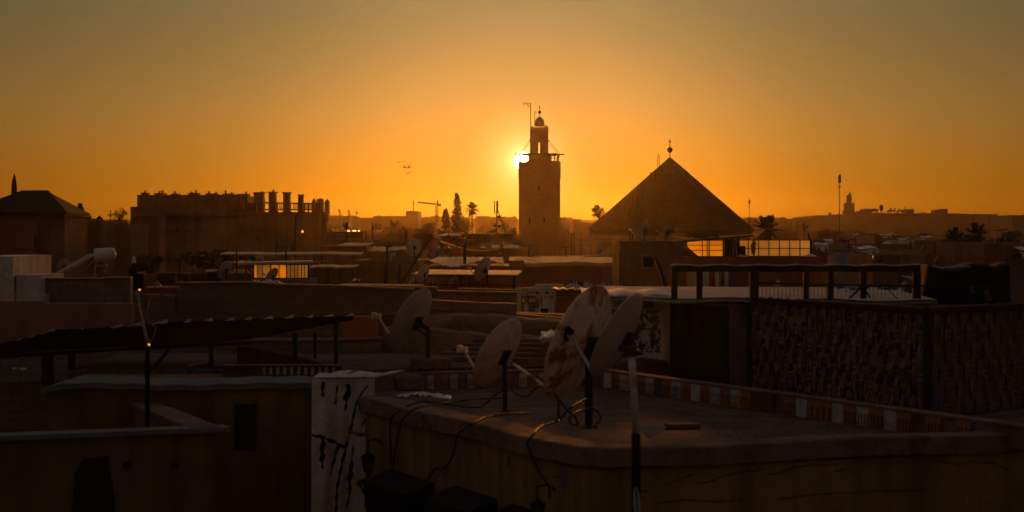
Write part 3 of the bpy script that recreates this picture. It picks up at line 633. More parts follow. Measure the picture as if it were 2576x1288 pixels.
b = MB(); qs = [inset(q, .955) for q in (A_, B_, C_, D_)]; b.extz([(q.x, q.y) for q in qs], Z(594, Y), zE - .4); b.build('upper_wall', 'mud_plaster', r)
b = MB(); qs = [inset(q, .952) for q in (A_, B_, C_, D_)]; b.extz([(q.x, q.y) for q in qs], 0, Z(594, Y) - .003); b.build('wall', 'beige_relief', r)
b = MB(); qa, qb = inset(A_, .953), inset(B_, .953); dv = (qb - qa); nrm = Vector((dv.y, -dv.x, 0)).normalized()
for k in range(46):     # row of small arched niches under the cornice
    q = qa + dv * (k + .5) / 46; z = Z(603, Y)
    b.add([Vector((q.x, q.y, z)) + nrm * .06 + dv.normalized() * xx + Vector((0, 0, zz)) for xx, zz in ((-.05, 0), (.05, 0), (.05, .14), (0, .2), (-.05, .14))], [(0, 1, 2, 3, 4)])
b.build('niche_band', 'dark_wood', r)
b = MB()
for zz, hh in ((598.5, .05), (606, .05), (612, .04), (622, .05)):
    b.beam(Vector((qa.x, qa.y, Z(zz, Y))) + nrm * .05, Vector((qb.x, qb.y, Z(zz, Y))) + nrm * .05, .1, hh)
b.build('cornice', 'beige_relief', r)
k = L(1, apex.y)
b = MB().tube([apex - Vector((0, 0, .3)), apex + Vector((0, 0, 49 * k))], .045, 6).ball(apex + Vector((0, 0, 21.8 * k)), 7 * k, 20).lathe([(0, 0), (1.8 * k, 1.5 * k), (2.6 * k, 4 * k), (1.4 * k, 8 * k), (0, 12 * k)], apex + Vector((0, 0, 38 * k)), n=12); b.build('finial', 'rust_steel', r)
t_ = thing('lattice_aerial', P(1657, 440, 420), 'faint lattice radio aerial left of the pyramid apex', 'aerial')
b = MB(); Yq = 420
b.tube([(X(1654.5, Yq), Yq, 0), P(1654.5, 391, Yq)], .05, 4).tube([(X(1659, Yq), Yq, 0), P(1659, 391, Yq)], .05, 4).beam(P(1653.5, 391.5, Yq), P(1660, 391.5, Yq), .08).tube([P(1656, 391, Yq), P(1656, 384, Yq)], .04, 4)
for i in range(22): b.beam(P(1654.5, 393 + i * 2.6, Yq), P(1659, 395.6 + i * 2.6, Yq), .04)
b.build('lattice', 'rust_steel', t_)
b = MB(); t_ = thing('perched_bird', P(1637, 436, 206), 'tiny bird perched on the left slope of the pyramid roof', 'bird')
b.ball(P(1638, 436, 206), .12, 8, sz=.7); b.ball(P(1635.5, 434.5, 206), .06, 8); b.build('body', 'black_paint', t_)

# ================================================================ CHIMNEY PALACE (left)
Y = 165
r = thing('chimney_palace', (X(580, Y), Y + 8, 0), 'massive ruined palace block crowned with flared chimneys and a glass railing', 'palace')
b = MB()
b.box(X(345, Y), X(607, Y), Y, Y + 16, Z(540, Y), Z(490, Y)); b.box(X(328, Y), X(345, Y), Y, Y + 16, 0, Z(520, Y)); b.box(X(345, Y), X(760, Y), Y, Y + 16, 0, Z(540, Y))
b.box(X(607, Y), X(630, Y), Y, Y + 14, Z(540, Y), Z(532, Y))
# ragged right end
rp = [(760, 650), (760, 536), (790, 535), (822, 536), (824, 542), (821, 546), (825, 551), (819, 556), (823, 563), (820, 570), (822, 578), (820, 590), (822, 650)]
b.ext([(X(p, Y), Z(q, Y)) for p, q in rp], Y + .4, Y + 2); b.box(X(760, Y), X(821, Y), Y + .4, Y + 2, 0, Z(650, Y)); b.box(X(760, Y) - .01, X(790, Y), Y + 2.003, Y + 4, 0, Z(536, Y))
b.box(X(630, Y), X(760, Y), Y + .003, Y + 14, Z(540, Y), Z(534, Y)); b.build('wall', 'mud_plaster', r)
b = MB(); b.box(X(330, Y), X(822, Y), Y - .25, Y, Z(543.5, Y), Z(541, Y)); b.box(X(330, Y), X(760, Y), Y - .12, Y, Z(589, Y), Z(588, Y)); b.box(X(630, Y), X(822, Y), Y - .35, Y + .4, Z(537.5, Y), Z(533.5, Y)); b.build('cornice', 'mud_plaster', r)
MB().box(X(403, Y), X(418, Y), Y - .5, Y, 0, Z(543.5, Y)).build('pilaster', 'pink_plaster', r)
MB().box(X(800, Y), X(807, Y), Y + .1, Y + .4, 0, Z(537.5, Y)).build('pilaster', 'pink_plaster', r)
MB().box(X(742, Y), X(745, Y), Y - .25, Y, 0, Z(545, Y)).build('downpipe', 'dark_wood', r)
MB().ext([(X(820, Y), 0), (X(820, Y), Z(573, Y)), (X(835, Y), Z(582, Y)), (X(856, Y), Z(601, Y)), (X(856, Y), 0)], Y + 2, Y + 8).build('buttress', 'mud_plaster', r)
for (a, c0, d0, e0) in ((732, 741, 620, 640), (694, 700, 615, 622), (646, 650, 596, 606), (760, 764, 588, 593), (445, 448, 570, 583)):
    w = MB().box(X(a, Y), X(c0, Y), Y - .06, Y + .3, Z(e0, Y), Z(d0, Y)).build('window', 'dark_void', r)
    MB().box(X(a - 1, Y), X(a, Y), Y - .1, Y, Z(e0, Y), Z(d0, Y)).box(X(c0, Y), X(c0 + 1, Y), Y - .1, Y, Z(e0, Y), Z(d0, Y)).box(X(a - 1, Y), X(c0 + 1, Y), Y - .1, Y, Z(d0, Y), Z(d0 - 1, Y)).build('frame', 'mud_plaster', w)
c = P(761, 582.5, Y - .1); MB().ball(c, .1, 8).build('lamp', 'bulb_glow', r)
def stack(px0, px1, pt, pb, flare, pots=(), dy=2.0):
    b = MB(); x0, x1 = X(px0 + flare, Y), X(px1 - flare, Y); h = Z(pt, Y)
    b.box(x0, x1, Y + dy, Y + dy + 1.2, Z(pb, Y), h - L(3.2, Y))
    f1 = L(flare * .5, Y); f2 = L(flare, Y)
    b.box(x0 - f1, x1 + f1, Y + dy - f1, Y + dy + 1.2 + f1, h - L(3.2, Y), h - L(1.7, Y)); b.box(x0 - f2, x1 + f2, Y + dy - f2, Y + dy + 1.2 + f2, h - L(1.7, Y), h)
    for p, q in pots: b.box(X(p - 1.3, Y), X(p + 1.3, Y), Y + dy + .4, Y + dy + .8, h, h + L(q * .6, Y)); b.box(X(p - 1.9, Y), X(p + 1.9, Y), Y + dy + .3, Y + dy + .9, h + L(q * .6, Y), h + L(q, Y))
    b.build('chimney', 'mud_plaster', r)
stack(341.5, 360, 483.5, 490, 3, ((351, 6),)); stack(376, 404, 484.5, 490, 4, ((387, 5), (395, 7))); stack(419, 438, 485.5, 490, 3, ((427, 6),)); stack(462, 490, 484, 490, 4, ((470, 4), (481, 7)))
stack(506, 539, 485, 490, 3, ((514, 6), (532, 4))); stack(548, 580, 485.5, 490, 4, ((556, 8), (572, 4))); stack(587, 618, 486, 491, 3, ((609, 6),)); stack(600, 616, 487, 534, 1.5)
stack(627, 657, 482, 534, 3.5, ((650, 3),)); stack(664, 689, 481, 534, 4, ((678, 6),)); stack(701.5, 724, 482, 534, 3.5); stack(741, 756, 488, 534, 2)
for (a, c0, t0, mid) in ((778, 787, 498, 1), (790, 806.5, 499.5, 0), (811, 821.5, 499, 1)):
    b = MB(); x0, x1 = X(a, Y), X(c0, Y)
    b.box(x0, x1, Y + 2, Y + 3, Z(537, Y), Z(t0 + 7 * mid, Y))
    if mid:
        h = Z(t0 + 7, Y); b.add([(x0 - .02, Y + 2, h), (x1 + .02, Y + 2, h), (x1 + .02, Y + 3, h), (x0 - .02, Y + 3, h), ((x0 + x1) / 2, Y + 2.5, Z(t0 - 1, Y))], [(0, 1, 4), (1, 2, 4), (2, 3, 4), (3, 0, 4)])
    else: b.box(X(787, Y), x0 - .003, Y + 2.2, Y + 3, Z(537, Y), Z(509, Y)); b.box(x0 + .2, x1 - .15, Y + 2.2, Y + 2.8, Z(t0, Y), Z(t0 - 2, Y))
    b.build('pillar', 'mud_plaster', r)
b = MB(); b.beam(P(645, 509.5, Y + 3.4), P(820, 513, Y + 3.4), .12).beam(P(645, 527, Y + 3.4), P(820, 528, Y + 3.4), .1)
for px in (648, 660, 686, 690, 698, 724, 731, 757, 766, 776, 808): b.beam(P(px, 534, Y + 3.4), P(px, 511, Y + 3.4), .1)
b.build('railing', 'rust_steel', r)
for i, (a, c0) in enumerate(((690, 698), (725.5, 730.5), (732, 740.5), (757, 765.5), (767, 775), (807.5, 811))): MB().box(X(a, Y), X(c0, Y), Y + 3.38, Y + 3.42, Z(526.5, Y), Z(511.5, Y)).build('glass_panel', 'dull_glow_pane', r)
MB().box(X(618, Y), X(640, Y), Y + 1, Y + 2, Z(532, Y), Z(509, Y)).build('stair_block', 'mud_plaster', r)

# --- corner pavilion far left with hipped roof and cypress behind
Y = 100
r = thing('hip_roofed_pavilion', (X(60, Y), Y + 4, 0), 'dark hip-roofed pavilion of red plaster at the left border', 'pavilion')
b = MB(); ev = Z(536, Y); a0, a1, yb = X(-90, Y), X(166, Y), Y + 6
rd = [(a0, Y, ev), (a1, Y, ev), (a1, yb, ev), (a0, yb, ev), (X(18, Y), Y + 3, Z(482, Y + 3)), (X(86, Y), Y + 3, Z(482, Y + 3))]
b.add(rd, [(0, 1, 5, 4), (1, 2, 5), (2, 3, 4, 5), (3, 0, 4), (3, 2, 1, 0)])
for i in range(48):
    t = (i + .5) / 48; f = Vector(rd[0]).lerp(Vector(rd[1]), t); tt = min(1, max(0, (f.x - rd[4][0]) / (rd[5][0] - rd[4][0]))); top = Vector(rd[4]).lerp(Vector(rd[5]), tt)
    # ribs parallel to the slope, cut where the hip begins
    up = Vector((0, 3, rd[4][2] - ev)); lim = 1.0
    if f.x < rd[4][0]: lim = (f.x - rd[0][0]) / (rd[4][0] - rd[0][0])
    if f.x > rd[5][0]: lim = (rd[1][0] - f.x) / (rd[1][0] - rd[5][0])
    b.beam(f + Vector((0, 0, .02)), f + up * lim + Vector((0, 0, .02)), .07, .07)
b.tube([rd[1], rd[5]], .07, 5).tube([rd[5], rd[4]], .08, 5).tube([rd[0], rd[4]], .07, 5); b.build('roof', 'green_tile', r)
MB().box(X(-88, Y), X(163, Y), Y + .05, yb - .05, Z(543, Y), ev - .003).build('eave', 'dark_wood', r)
MB().box(X(-80, Y), X(92, Y), Y + .3, yb - .2, 0, Z(543, Y)).build('wall', 'red_plaster', r)
MB().box(X(92, Y), X(157, Y), Y + .5, yb - .2, 0, Z(543, Y)).build('wall', 'mud_plaster', r)
MB().box(X(81, Y), X(90, Y), Y + .24, Y + .3, Z(632, Y), Z(593, Y)).build('window', 'dark_void', r)
MB().box(X(-80, Y), X(92, Y), Y + .18, Y + .3, Z(626, Y), Z(624, Y)).build('string_course', 'mud_plaster', r)
rnd = random.Random(9); t = thing('cypress', (X(35.5, 130), 130, 0), 'tall thin dark cypress spike above the hip-roofed pavilion', 'cypress tree'); Yc = 130; xc = X(35.5, Yc)
MB().tube([(xc, Yc, 0), (xc, Yc, Z(450, Yc))], [.15, .03], 6).build('trunk', 'bark', t)
b = MB(); b.lathe([(L(5.2, Yc), 0), (L(6, Yc), L(10, Yc)), (L(5.6, Yc), L(22, Yc)), (L(4.2, Yc), L(34, Yc)), (L(1.8, Yc), L(42, Yc)), (0, L(45, Yc))], (xc, Yc, Z(486, Yc)), n=12)
for k in range(700):
    h = rnd.random(); rr = L(6.4, Yc) * (1 - h ** 2.4) * .98; a = rnd.uniform(0, 6.28); q = Vector((xc + rr * math.cos(a), Yc + rr * math.sin(a), Z(490, Yc) + L(48, Yc) * h)); b.add([q, q + Vector((.03, .02, .14)), q + Vector((-.03, .03, .1))], [(0, 1, 2)])
b.build('crown', 'foliage', t)
house(158, 188, 551, 120, 8, 'mud_plaster', 'low dark wall joined to the right side of the hip-roofed pavilion', cat='wall', name='boundary_wall')
house(188, 258, 555.5, 124, 8, 'mud_plaster', 'dark wall under the small spiky tree', cat='wall', name='boundary_wall')
house(258, 330, 564, 128, 6, 'mud_plaster', 'lowest dark wall against the left flank of the chimney palace', cat='wall', name='boundary_wall')
r = thing('roof_turret', P(250, 556, 126), 'tiny turret with pointed roof on the dark wall left of the misty tree', 'turret'); Y = 126
MB().box(X(243, Y), X(257, Y), Y, Y + .35, Z(557, Y), Z(549.5, Y)).build('body', 'mud_plaster', r)
MB().lathe([(L(11, Y), 0), (L(9, Y), .04), (0, L(8.5, Y))], P(250, 550, Y + .17), rot=Matrix.Rotation(R(45), 3, 'Z'), n=4, sm=False).build('roof', 'roof_tile', r)
r = thing('telegraph_pole', (X(277, 300), 300, 0), 'thin hazy pole with crossarm left of the misty tree', 'pole'); Y = 300
MB().tube([(X(278, Y), Y, 0), P(278, 529, Y)], .08, 5).build('pole', 'rust_steel', r)
MB().beam(P(270, 540, Y), P(302, 540, Y), .1).beam(P(272, 543, Y), P(283, 543, Y), .12).beam(P(266, 553, Y), P(290, 552, Y), .08).build('crossarm', 'rust_steel', r)
# ================================================================ MIDDLE DISTANCE ROOFTOPS
def dish(px, py, ln, tilt, ratio, Y, pbot, label, po=.3, m='dish_grey', arm=True, depth=.11, base=False, group=None, armlen=.55, pole=True, pole_m='rust_steel', dx=0):
    """satellite dish: thin bowl seen from its convex back, feed arm and receiver, bracket, pole"""
    D = L(ln, Y); c = P(px, py, Y); t = R(tilt); k = math.sqrt(1 - ratio * ratio)
    n = Vector((-math.cos(t) * k, ratio, math.sin(t) * k)); n.normalize()
    dn = (Vector((0, 0, -1)) - n * Vector((0, 0, -1)).dot(n)).normalized(); sd = n.cross(dn)
    rot = Matrix((sd, dn, n)).transposed()
    pt = c - n * D * po; pt.x += dx; pb = Vector((pt.x, pt.y, Z(pbot, pt.y)))
    r = thing('satellite_dish', pb, label, 'satellite dish', group)
    prof = [(0, -depth * D)] + [(D / 2 * s, -depth * D * (1 - s * s)) for s in (.2, .4, .6, .8, .93, 1)] + [(D * .515, .012 * D), (D * .505, .02 * D), (D * .49, .012 * D)] + [(D / 2 * s, -depth * D * (1 - s * s) + .012 * D) for s in (.9, .7, .5, .3)] + [(0, -depth * D + .012 * D)]
    MB().lathe(prof, c, rot=rot, n=40, sx=.93).build('reflector', m, r)
    q = c + n * D * armlen + dn * D * .22
    if arm:
        a = c + dn * D * .5 - n * D * .03
        MB().tube([a, a.lerp(q, .9)], D * .018, 8).build('arm', 'rusty_white', r)
        b = MB(); hd = (c - q).normalized(); b.tube([q - hd * D * .02, q + hd * D * .05], [D * .032, D * .045], 12).obox(q - hd * D * .06, D * .07, D * .09, D * .06, hd.to_track_quat('Z', 'Y').to_matrix()); b.build('receiver', 'dish_white', r)
    bk = c - n * D * (depth + .01)
    b = MB(); b.obox(bk, D * .16, D * .2, D * .03, rot); b.beam(bk - sd * D * .06, pt - sd * D * .03, D * .02, D * .05).beam(bk + sd * D * .06, pt + sd * D * .03, D * .02, D * .05); b.beam(bk + dn * D * .08, pt + Vector((0, 0, -D * .1)), D * .03)
    b.build('bracket', 'rust_steel', r)
    if pole:
        b = MB(); b.tube([pb, pt + Vector((0, 0, D * .03))], D * .032, 10); b.obox(pb + Vector((0, 0, .01)), D * .14, D * .14, .02); b.build('pole', pole_m, r)
    return r
def yagi(a, b_, label, Yp, foot, bars=9, blen=.5, base=None):
    """tall slanting mast with a toothed television aerial at its top"""
    r = thing('television_aerial', foot, label, 'television aerial'); MB().tube([foot, a], .03, 6).build('mast', 'rust_steel', r)
    m = MB(); m.beam(a, b_, .03)
    for k in range(bars):
        q = Vector(a).lerp(Vector(b_), (k + .5) / bars); m.beam(q + Vector((0, -blen / 2, .02)), q + Vector((0, blen / 2, .02)), .015)
    m.build('boom', 'bright_metal', r); return r
def roof_edge(px0, px1, py, Y, amp, th, m, root, name='roof', depth=2.0, slope=.1, n=26, seed=0):
    """wavy thin roof sheet with real depth"""
    rnd = random.Random(seed); ph = rnd.uniform(0, 6)
    def fn(u, v):
        x = X(px0 + (px1 - px0) * u, Y); return (x, Y + depth * v, Z(py, Y) + amp * math.sin(u * 9 + ph) * (1 - v * .3) + amp * .5 * math.sin(u * 23 + ph * 2) + slope * v)
    b = MB(); b.grid(fn, n, 4); b.grid(lambda u, v: Vector(fn(u, v)) - Vector((0, 0, th)), n, 4)
    b.grid(lambda u, v: Vector(fn(u, 0)) - Vector((0, 0.0, th * v)), n, 1); b.grid(lambda u, v: Vector(fn(u, 1)) - Vector((0, 0, th * v)), n, 1); b.grid(lambda u, v: Vector(fn(0, u)) - Vector((0, 0, th * v)), 4, 1); b.grid(lambda u, v: Vector(fn(1, u)) - Vector((0, 0, th * v)), 4, 1)
    return b.build(name, m, root)
def corrugated(p0, p1, p2, p3, waves, amp, m, root, name='roof_sheet', th=.012):
    """p0-p1 front edge, p3-p2 back edge; ribs run front to back"""
    p0, p1, p2, p3 = map(Vector, (p0, p1, p2, p3)); nn = (p1 - p0).cross(p3 - p0).normalized()
    if nn.z < 0: nn = -nn
    def fn(u, v): return p0.lerp(p1, u).lerp(p3.lerp(p2, u), v) + nn * amp * math.sin(u * waves * 2 * math.pi)
    b = MB(); b.grid(fn, waves * 6, 1); b.grid(lambda u, v: fn(u, v) - nn * th, waves * 6, 1)
    b.grid(lambda u, v: fn(u, 0) - nn * th * v, waves * 6, 1)
    return b.build(name, m, root)

# --- hazy houses between palace and minaret
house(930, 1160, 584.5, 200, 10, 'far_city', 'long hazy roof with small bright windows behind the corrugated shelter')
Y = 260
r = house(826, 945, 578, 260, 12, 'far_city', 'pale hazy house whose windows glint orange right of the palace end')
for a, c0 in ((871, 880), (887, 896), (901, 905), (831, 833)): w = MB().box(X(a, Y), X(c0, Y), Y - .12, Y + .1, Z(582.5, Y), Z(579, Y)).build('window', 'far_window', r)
house(985, 1026, 575, 150, 7, 'mud_plaster', 'dark box house beneath the dark ragged palm', windows=())
house(1042, 1089, 585.5, 108, 7, 'red_plaster', 'square dark red house left of the slanting white roof', par=.3)
house(1162, 1312, 588, 150, 10, 'mud_plaster', 'long hazy blank wall left of the great minaret', par=.4)
house(1089, 1164, 600, 125, 8, 'mud_plaster', 'low hazy house under the slanting white roof')
r = thing('lean_to_roof', P(1115, 600, 130), 'slanting white lean-to roof catching light in the hazy middle', 'roof shelter')
MB().slab([P(1103, 591.5, 126), P(1118, 592, 126), P(1133, 586, 130), P(1128, 586, 130)], .05).slab([P(1118, 592, 127), P(1160, 592, 127), P(1150, 586.5, 130), P(1133, 586, 130)], .05, 1).build('roof_sheet', ['white_sheet', 'beige_tarp'], r)
MB().box(X(1106, 127), X(1158, 127), 127.5, 129.5, Z(604, 127), Z(592.5, 127)).build('wall', 'mud_plaster', r)
house(1095, 1314, 625, 92, 6, 'mud_plaster', 'hazy terrace wall with dishes below the long blank wall', par=.35)
house(1046, 1314, 655.5, 74, 6, 'mud_plaster', 'hazy lower wall just behind the grey wavy sheet roof', par=.25, lip=.06)
Y = 98
r = thing('pyramid_skylight', P(1216, 625, Y), 'small bright pyramid skylight left of the great minaret foot', 'skylight')
p = [P(1204, 624.5, Y), P(1228, 624.5, Y), P(1227, 624, Y + .6), P(1205, 624, Y + .6)]; ap = P(1215, 619, Y + .3)
MB().add(p + [ap], [(0, 1, 4), (1, 2, 4), (2, 3, 4), (3, 0, 4), (3, 2, 1, 0)]).build('glazing', 'white_sheet', r)
MB().box(X(1203, Y), X(1229, Y), Y - .05, Y + .7, Z(627, Y), Z(624.7, Y)).build('curb', 'mud_plaster', r)
r = thing('roof_cover', P(1275, 624, 99), 'long low pale sheet on the terrace at the minaret foot', 'roof sheet')
roof_edge(1236, 1306, 623.5, 97, .015, .03, 'grey_sheet', r, depth=2.5, slope=.12, seed=4)
house(926, 1045, 603.5, 95, 7, 'brown_block', 'brick terrace house below the tiny roofed chimney', par=.35)
r = thing('roofed_chimney', P(976, 603, 99), 'tiny square chimney with open sides and pointed cap', 'chimney'); Y = 99
MB().box(X(966, Y), X(986, Y), Y, Y + .5, Z(604, Y), Z(600.5, Y)).build('base', 'mud_plaster', r)
MB().box(X(971.5, Y), X(974, Y), Y, Y + .2, Z(600.5, Y), Z(593, Y)).box(X(978, Y), X(980.5, Y), Y, Y + .2, Z(600.5, Y), Z(593, Y)).build('pillar', 'mud_plaster', r)
MB().lathe([(L(7.5, Y), 0), (L(6, Y), .03), (0, L(3.6, Y))], P(976, 593, Y + .1), rot=Matrix.Rotation(R(45), 3, 'Z'), n=4, sm=False).build('cap', 'roof_tile', r)
house(812, 927, 601, 112, 7, 'mud_plaster', 'plain wall carrying the corrugated and mesh shelters', par=.3)
Y = 113
r = thing('corrugated_shelter', P(850, 600, Y), 'striped corrugated shed touching the palace buttress', 'shed')
corrugated(P(822, 600, Y), P(874, 600, Y), P(874, 583.5, Y + .05), P(822, 583.5, Y + .05), 22, .025, 'grey_coping', r, 'wall_sheet')
MB().slab([P(820, 583.6, Y - .1), P(920, 582.8, Y - .1), P(920, 582.4, Y + 2), P(820, 583, Y + 2)], .05).build('roof', 'rust_steel', r)
r = thing('mesh_shelter', P(898, 600, Y), 'dark open mesh shelter beside the striped corrugated shed', 'shelter')
b = MB()
for px in (875, 880, 912, 920): b.beam(P(px, 601, Y), P(px, 583, Y), .07); b.beam(P(px, 601, Y + 1.8), P(px, 583, Y + 1.8), .07)
b.build('post', 'dark_wood', r); MB().box(X(881, Y), X(912, Y), Y + .3, Y + .4, Z(599.5, Y), Z(584, Y)).build('screen', 'dark_wood', r)
MB().box(X(871, Y), X(880, Y), Y - .3, Y + .2, Z(599, Y), Z(592.5, Y)).build('box', 'dark_wood', r)
for px, pt, lab in ((872.5, 563, 'thin bare pole above the corrugated shelter'), (936.5, 561, 'thin pole with a small looped aerial right of the mesh shelter')):
    r = thing('thin_pole', P(px, 602, 108), lab, 'aerial'); b = MB().tube([P(px, 622, 108), P(px, pt, 108)], .035, 5)
    if px > 900: b.tube([P(px, 575, 108), P(px + 2.6, 576, 108), P(px + 2.8, 568, 108), P(px + 1, 567, 108)], .025, 5); b.ball(P(px + .5, 574, 108), .07, 8)
    b.build('pole', 'rust_steel', r)
Y = 82
r = thing('flat_shed', P(870, 620, Y), 'dark red shed with pale bent roof edge under the corrugated shelter', 'shed')
MB().box(X(800, Y), X(922, Y), Y + .2, Y + 4, 0, Z(620, Y)).build('wall', 'red_plaster', r)
roof_edge(848, 923, 617.5, Y, .008, .03, 'grey_sheet', r, depth=4, seed=2); MB().box(X(800, Y), X(848, Y), Y, Y + 4, Z(620.5, Y), Z(618, Y)).build('roof', 'mud_plaster', r)
MB().box(X(885, Y), X(902, Y), Y + .1, Y + .22, Z(644, Y), Z(634, Y)).build('door', 'dark_void', r)
Y = 78
house(926, 1060, 633, 80, 5, 'mud_plaster', 'plain hazy terrace wall behind the big round dish', par=.3)
r = thing('roof_cover', P(980, 630, 84), 'pale sagging sheet along the terrace left of the big round dish', 'roof sheet')
roof_edge(926, 1038, 628.8, 84, .03, .04, 'beige_tarp', r, depth=3, slope=.12, seed=8)
MB().slab([P(926, 625, 83.6), P(936, 626.5, 83.6), P(948, 628, 83.6), P(934, 638.5, 83.6), P(928, 636, 83.6)], .04).build('torn_flap', 'white_sheet', r)
house(893, 1050, 655, 66, 5, 'mud_plaster', 'smooth dark wall behind the slanting television mast', par=.25)
house(560, 800, 660, 72, 6, 'mud_plaster', 'dark low wall at the palace foot behind the glowing glazed shed', par=.2)
dish(1040, 622, 45, 8, .86, 76, 656, 'big pale round dish seen almost face-on left of the minaret', po=.12, arm=False)
dish(1096, 636, 34, 32, .35, 73, 656, 'dark small dish leaning below the bright aerial boom', po=.15, arm=False, m='dish_grey')
# dishes seen edge-on with long feed struts
for cx, cy, tip, lab in ((1112, 618, (1142, 602), 'left of two side-on dishes with long feed struts'), (1152, 618, (1180, 599), 'right of two side-on dishes with long feed struts')):
    Y = 90; r = thing('strutted_dish', P(cx, 627, Y), lab, 'satellite dish', 'side-on dishes with long feed struts')
    n = Vector((.82, -.05, .55)).normalized(); rot = n.to_track_quat('Z', 'Y').to_matrix(); D = L(26, Y); c = P(cx, cy, Y)
    MB().lathe([(0, -.14 * D), (.25 * D, -.1 * D), (.42 * D, -.03 * D), (.5 * D, .04 * D), (.5 * D, .06 * D), (.4 * D, 0), (.2 * D, -.08 * D), (0, -.11 * D)], c, rot=rot, n=28).build('reflector', 'net_dark', r)
    tp = P(tip[0], tip[1], Y); b = MB()
    for a in (0, 2.1, 4.2): b.beam(c + rot @ Vector((.49 * D * math.cos(a), .49 * D * math.sin(a), .05 * D)), tp, .03)
    b.build('feed_strut', 'rust_steel', r); MB().ball(tp, .07, 8).build('receiver', 'rust_steel', r)
    b = MB()
    for dx in (-5, 0, 5): b.beam(P(cx + dx, 626, Y + (dx == 0) * .5), c - n * D * .1, .03)
    b.build('tripod', 'rust_steel', r)
r = thing('tripod_lamp', P(1259, 656, 80), 'small box lamp on thin splayed legs beside the minaret foot', 'lamp')
b = MB(); Y = 80
for dx in (-7, 0, 8): b.beam(P(1259 + dx, 654, Y + (dx == 0) * .4), P(1258.5, 640, Y), .03)
b.build('leg', 'rust_steel', r); MB().box(X(1256.5, Y), X(1261, Y), Y, Y + .1, Z(640.5, Y), Z(635.5, Y)).build('lamp_box', 'white_sheet', r)
yagi(P(1085, 594, 56), P(1137, 629, 57), 'long slanting mast with a bright toothed aerial boom pointing down right', 56, P(1003, 722, 56), bars=14, blen=.35)
r = thing('thin_pole', P(1169, 664, 62), 'straight thin pole standing before the grey wavy sheet roof', 'aerial'); MB().tube([P(1169, 664, 62), P(1169, 599, 62)], .05, 6).tube([P(1170, 625, 62), P(1172, 631, 62), P(1173, 642, 62)], .02, 4).build('pole', 'rust_steel', r)
r = thing('steel_cable', P(1082, 652, 70), 'short bright slanting wire between the big round dish and the dark small dish', 'cable'); MB().tube([P(1069, 624, 70), P(1084, 642, 70), P(1094, 653, 70)], .02, 4).build('wire', 'bright_metal', r)
# wavy grey sheet roof and corrugated roof
Y = 62
r = thing('sheet_roof_shed', P(1170, 690, Y), 'shed under a grey wavy sheet roof left of the minaret foot', 'shed')
b = MB()
def sheetf(u, v): return (X(1078 + 190 * u - 10 * v * (u - .5), Y), Y + 6 * v, Z(664, Y) + .02 + .10 * math.sin(u * 7.5 + 2.2) * (1 - v) + .012 * math.sin(u * 60) + .13 * v)
b.grid(sheetf, 40, 3); b.grid(lambda u, v: Vector(sheetf(u, v)) - Vector((0, 0, .03)), 40, 3); b.grid(lambda u, v: Vector(sheetf(u, 0)) - Vector((0, 0, .03 * v)), 40, 1); b.build('roof_sheet', 'grey_sheet', r)
MB().box(X(1072, Y), X(1280, Y), Y + .4, Y + 6, 0, Z(670, Y)).build('wall', 'red_plaster', r)
Y = 50
r = thing('corrugated_roof_shed', P(1170, 790, Y), 'open shed under a long bright corrugated sheet roof', 'shed')
corrugated(P(1036, 689.5, Y), P(1302, 691, Y), P(1314, 680.5, Y + 4), P(1065, 678.5, Y + 4), 66, .014, 'corrugated', r)
MB().beam(P(1040, 692.5, Y + .15), P(1302, 694, Y + .15), .06, .05).build('beam', 'dark_wood', r)
MB().box(X(1100, Y), X(1292, Y), Y + 3.5, Y + 4, 0, Z(693, Y)).build('wall', 'terracotta_paint', r)
for px, pt in ((1044, 693), (1083, 708), (1160, 694), (1181, 694), (1293, 694)): MB().box(X(px - 1.6, Y), X(px + 1.6, Y), Y + .2, Y + .3, Z(735, Y), Z(pt, Y)).build('post', 'dark_wood', r)
MB().box(X(1290, Y), X(1297, Y), Y + .32, Y + .5, Z(800, Y), Z(694, Y)).build('post', 'dark_wood', r)
b = MB().beam(P(1074, 716, Y - 1), P(1292, 718, Y - 1), .035)
for px in (1083, 1110, 1150, 1215, 1265, 1290): b.beam(P(px, 733, Y - 1), P(px, 716, Y - 1), .02)
r = thing('roof_railing', P(1180, 733, Y - 1), 'low thin rail running in front of the corrugated roof shed', 'railing'); b.build('rail', 'rust_steel', r)
dish(1065, 688, 50, 24, .5, 47, 716, 'left of the two dishes overlapping the bright corrugated roof', po=.1)
dish(1214, 677, 66, 30, .5, 46, 717, 'right and larger of the two dishes overlapping the bright corrugated roof', po=.25)
dish(1092, 708, 26, 30, .5, 52, 716, 'small dish low behind the rail left of its bigger neighbour', po=.1, arm=False)
dish(1141, 704, 38, 32, .42, 51.5, 717, 'medium dish low behind the rail under the corrugated roof', po=.1, arm=False)
dish(1036, 707, 26, 30, .5, 49, 716, 'small half-hidden dish by the left end of the low rail', po=.1, arm=False)
for px, pt, pb, lab, hook in ((974, 621, 727, 'hook-topped dark rod left of the slanting mast', 1), (969, 665, 760, 'plain dark rod in front of the hook-topped rod', 0), (1006, 664, 722, 'plain dark rod at the foot of the slanting mast', 0)):
    r = thing('steel_rod', P(px, pb, 46), lab, 'rod'); b = MB().tube([P(px - 2, pb, 46), P(px, pt, 46)] + ([P(px + 3, pt - 1.5, 46), P(px + 8, pt - 1, 46)] if hook else []), .028, 6); b.build('pole', 'rust_steel', r)
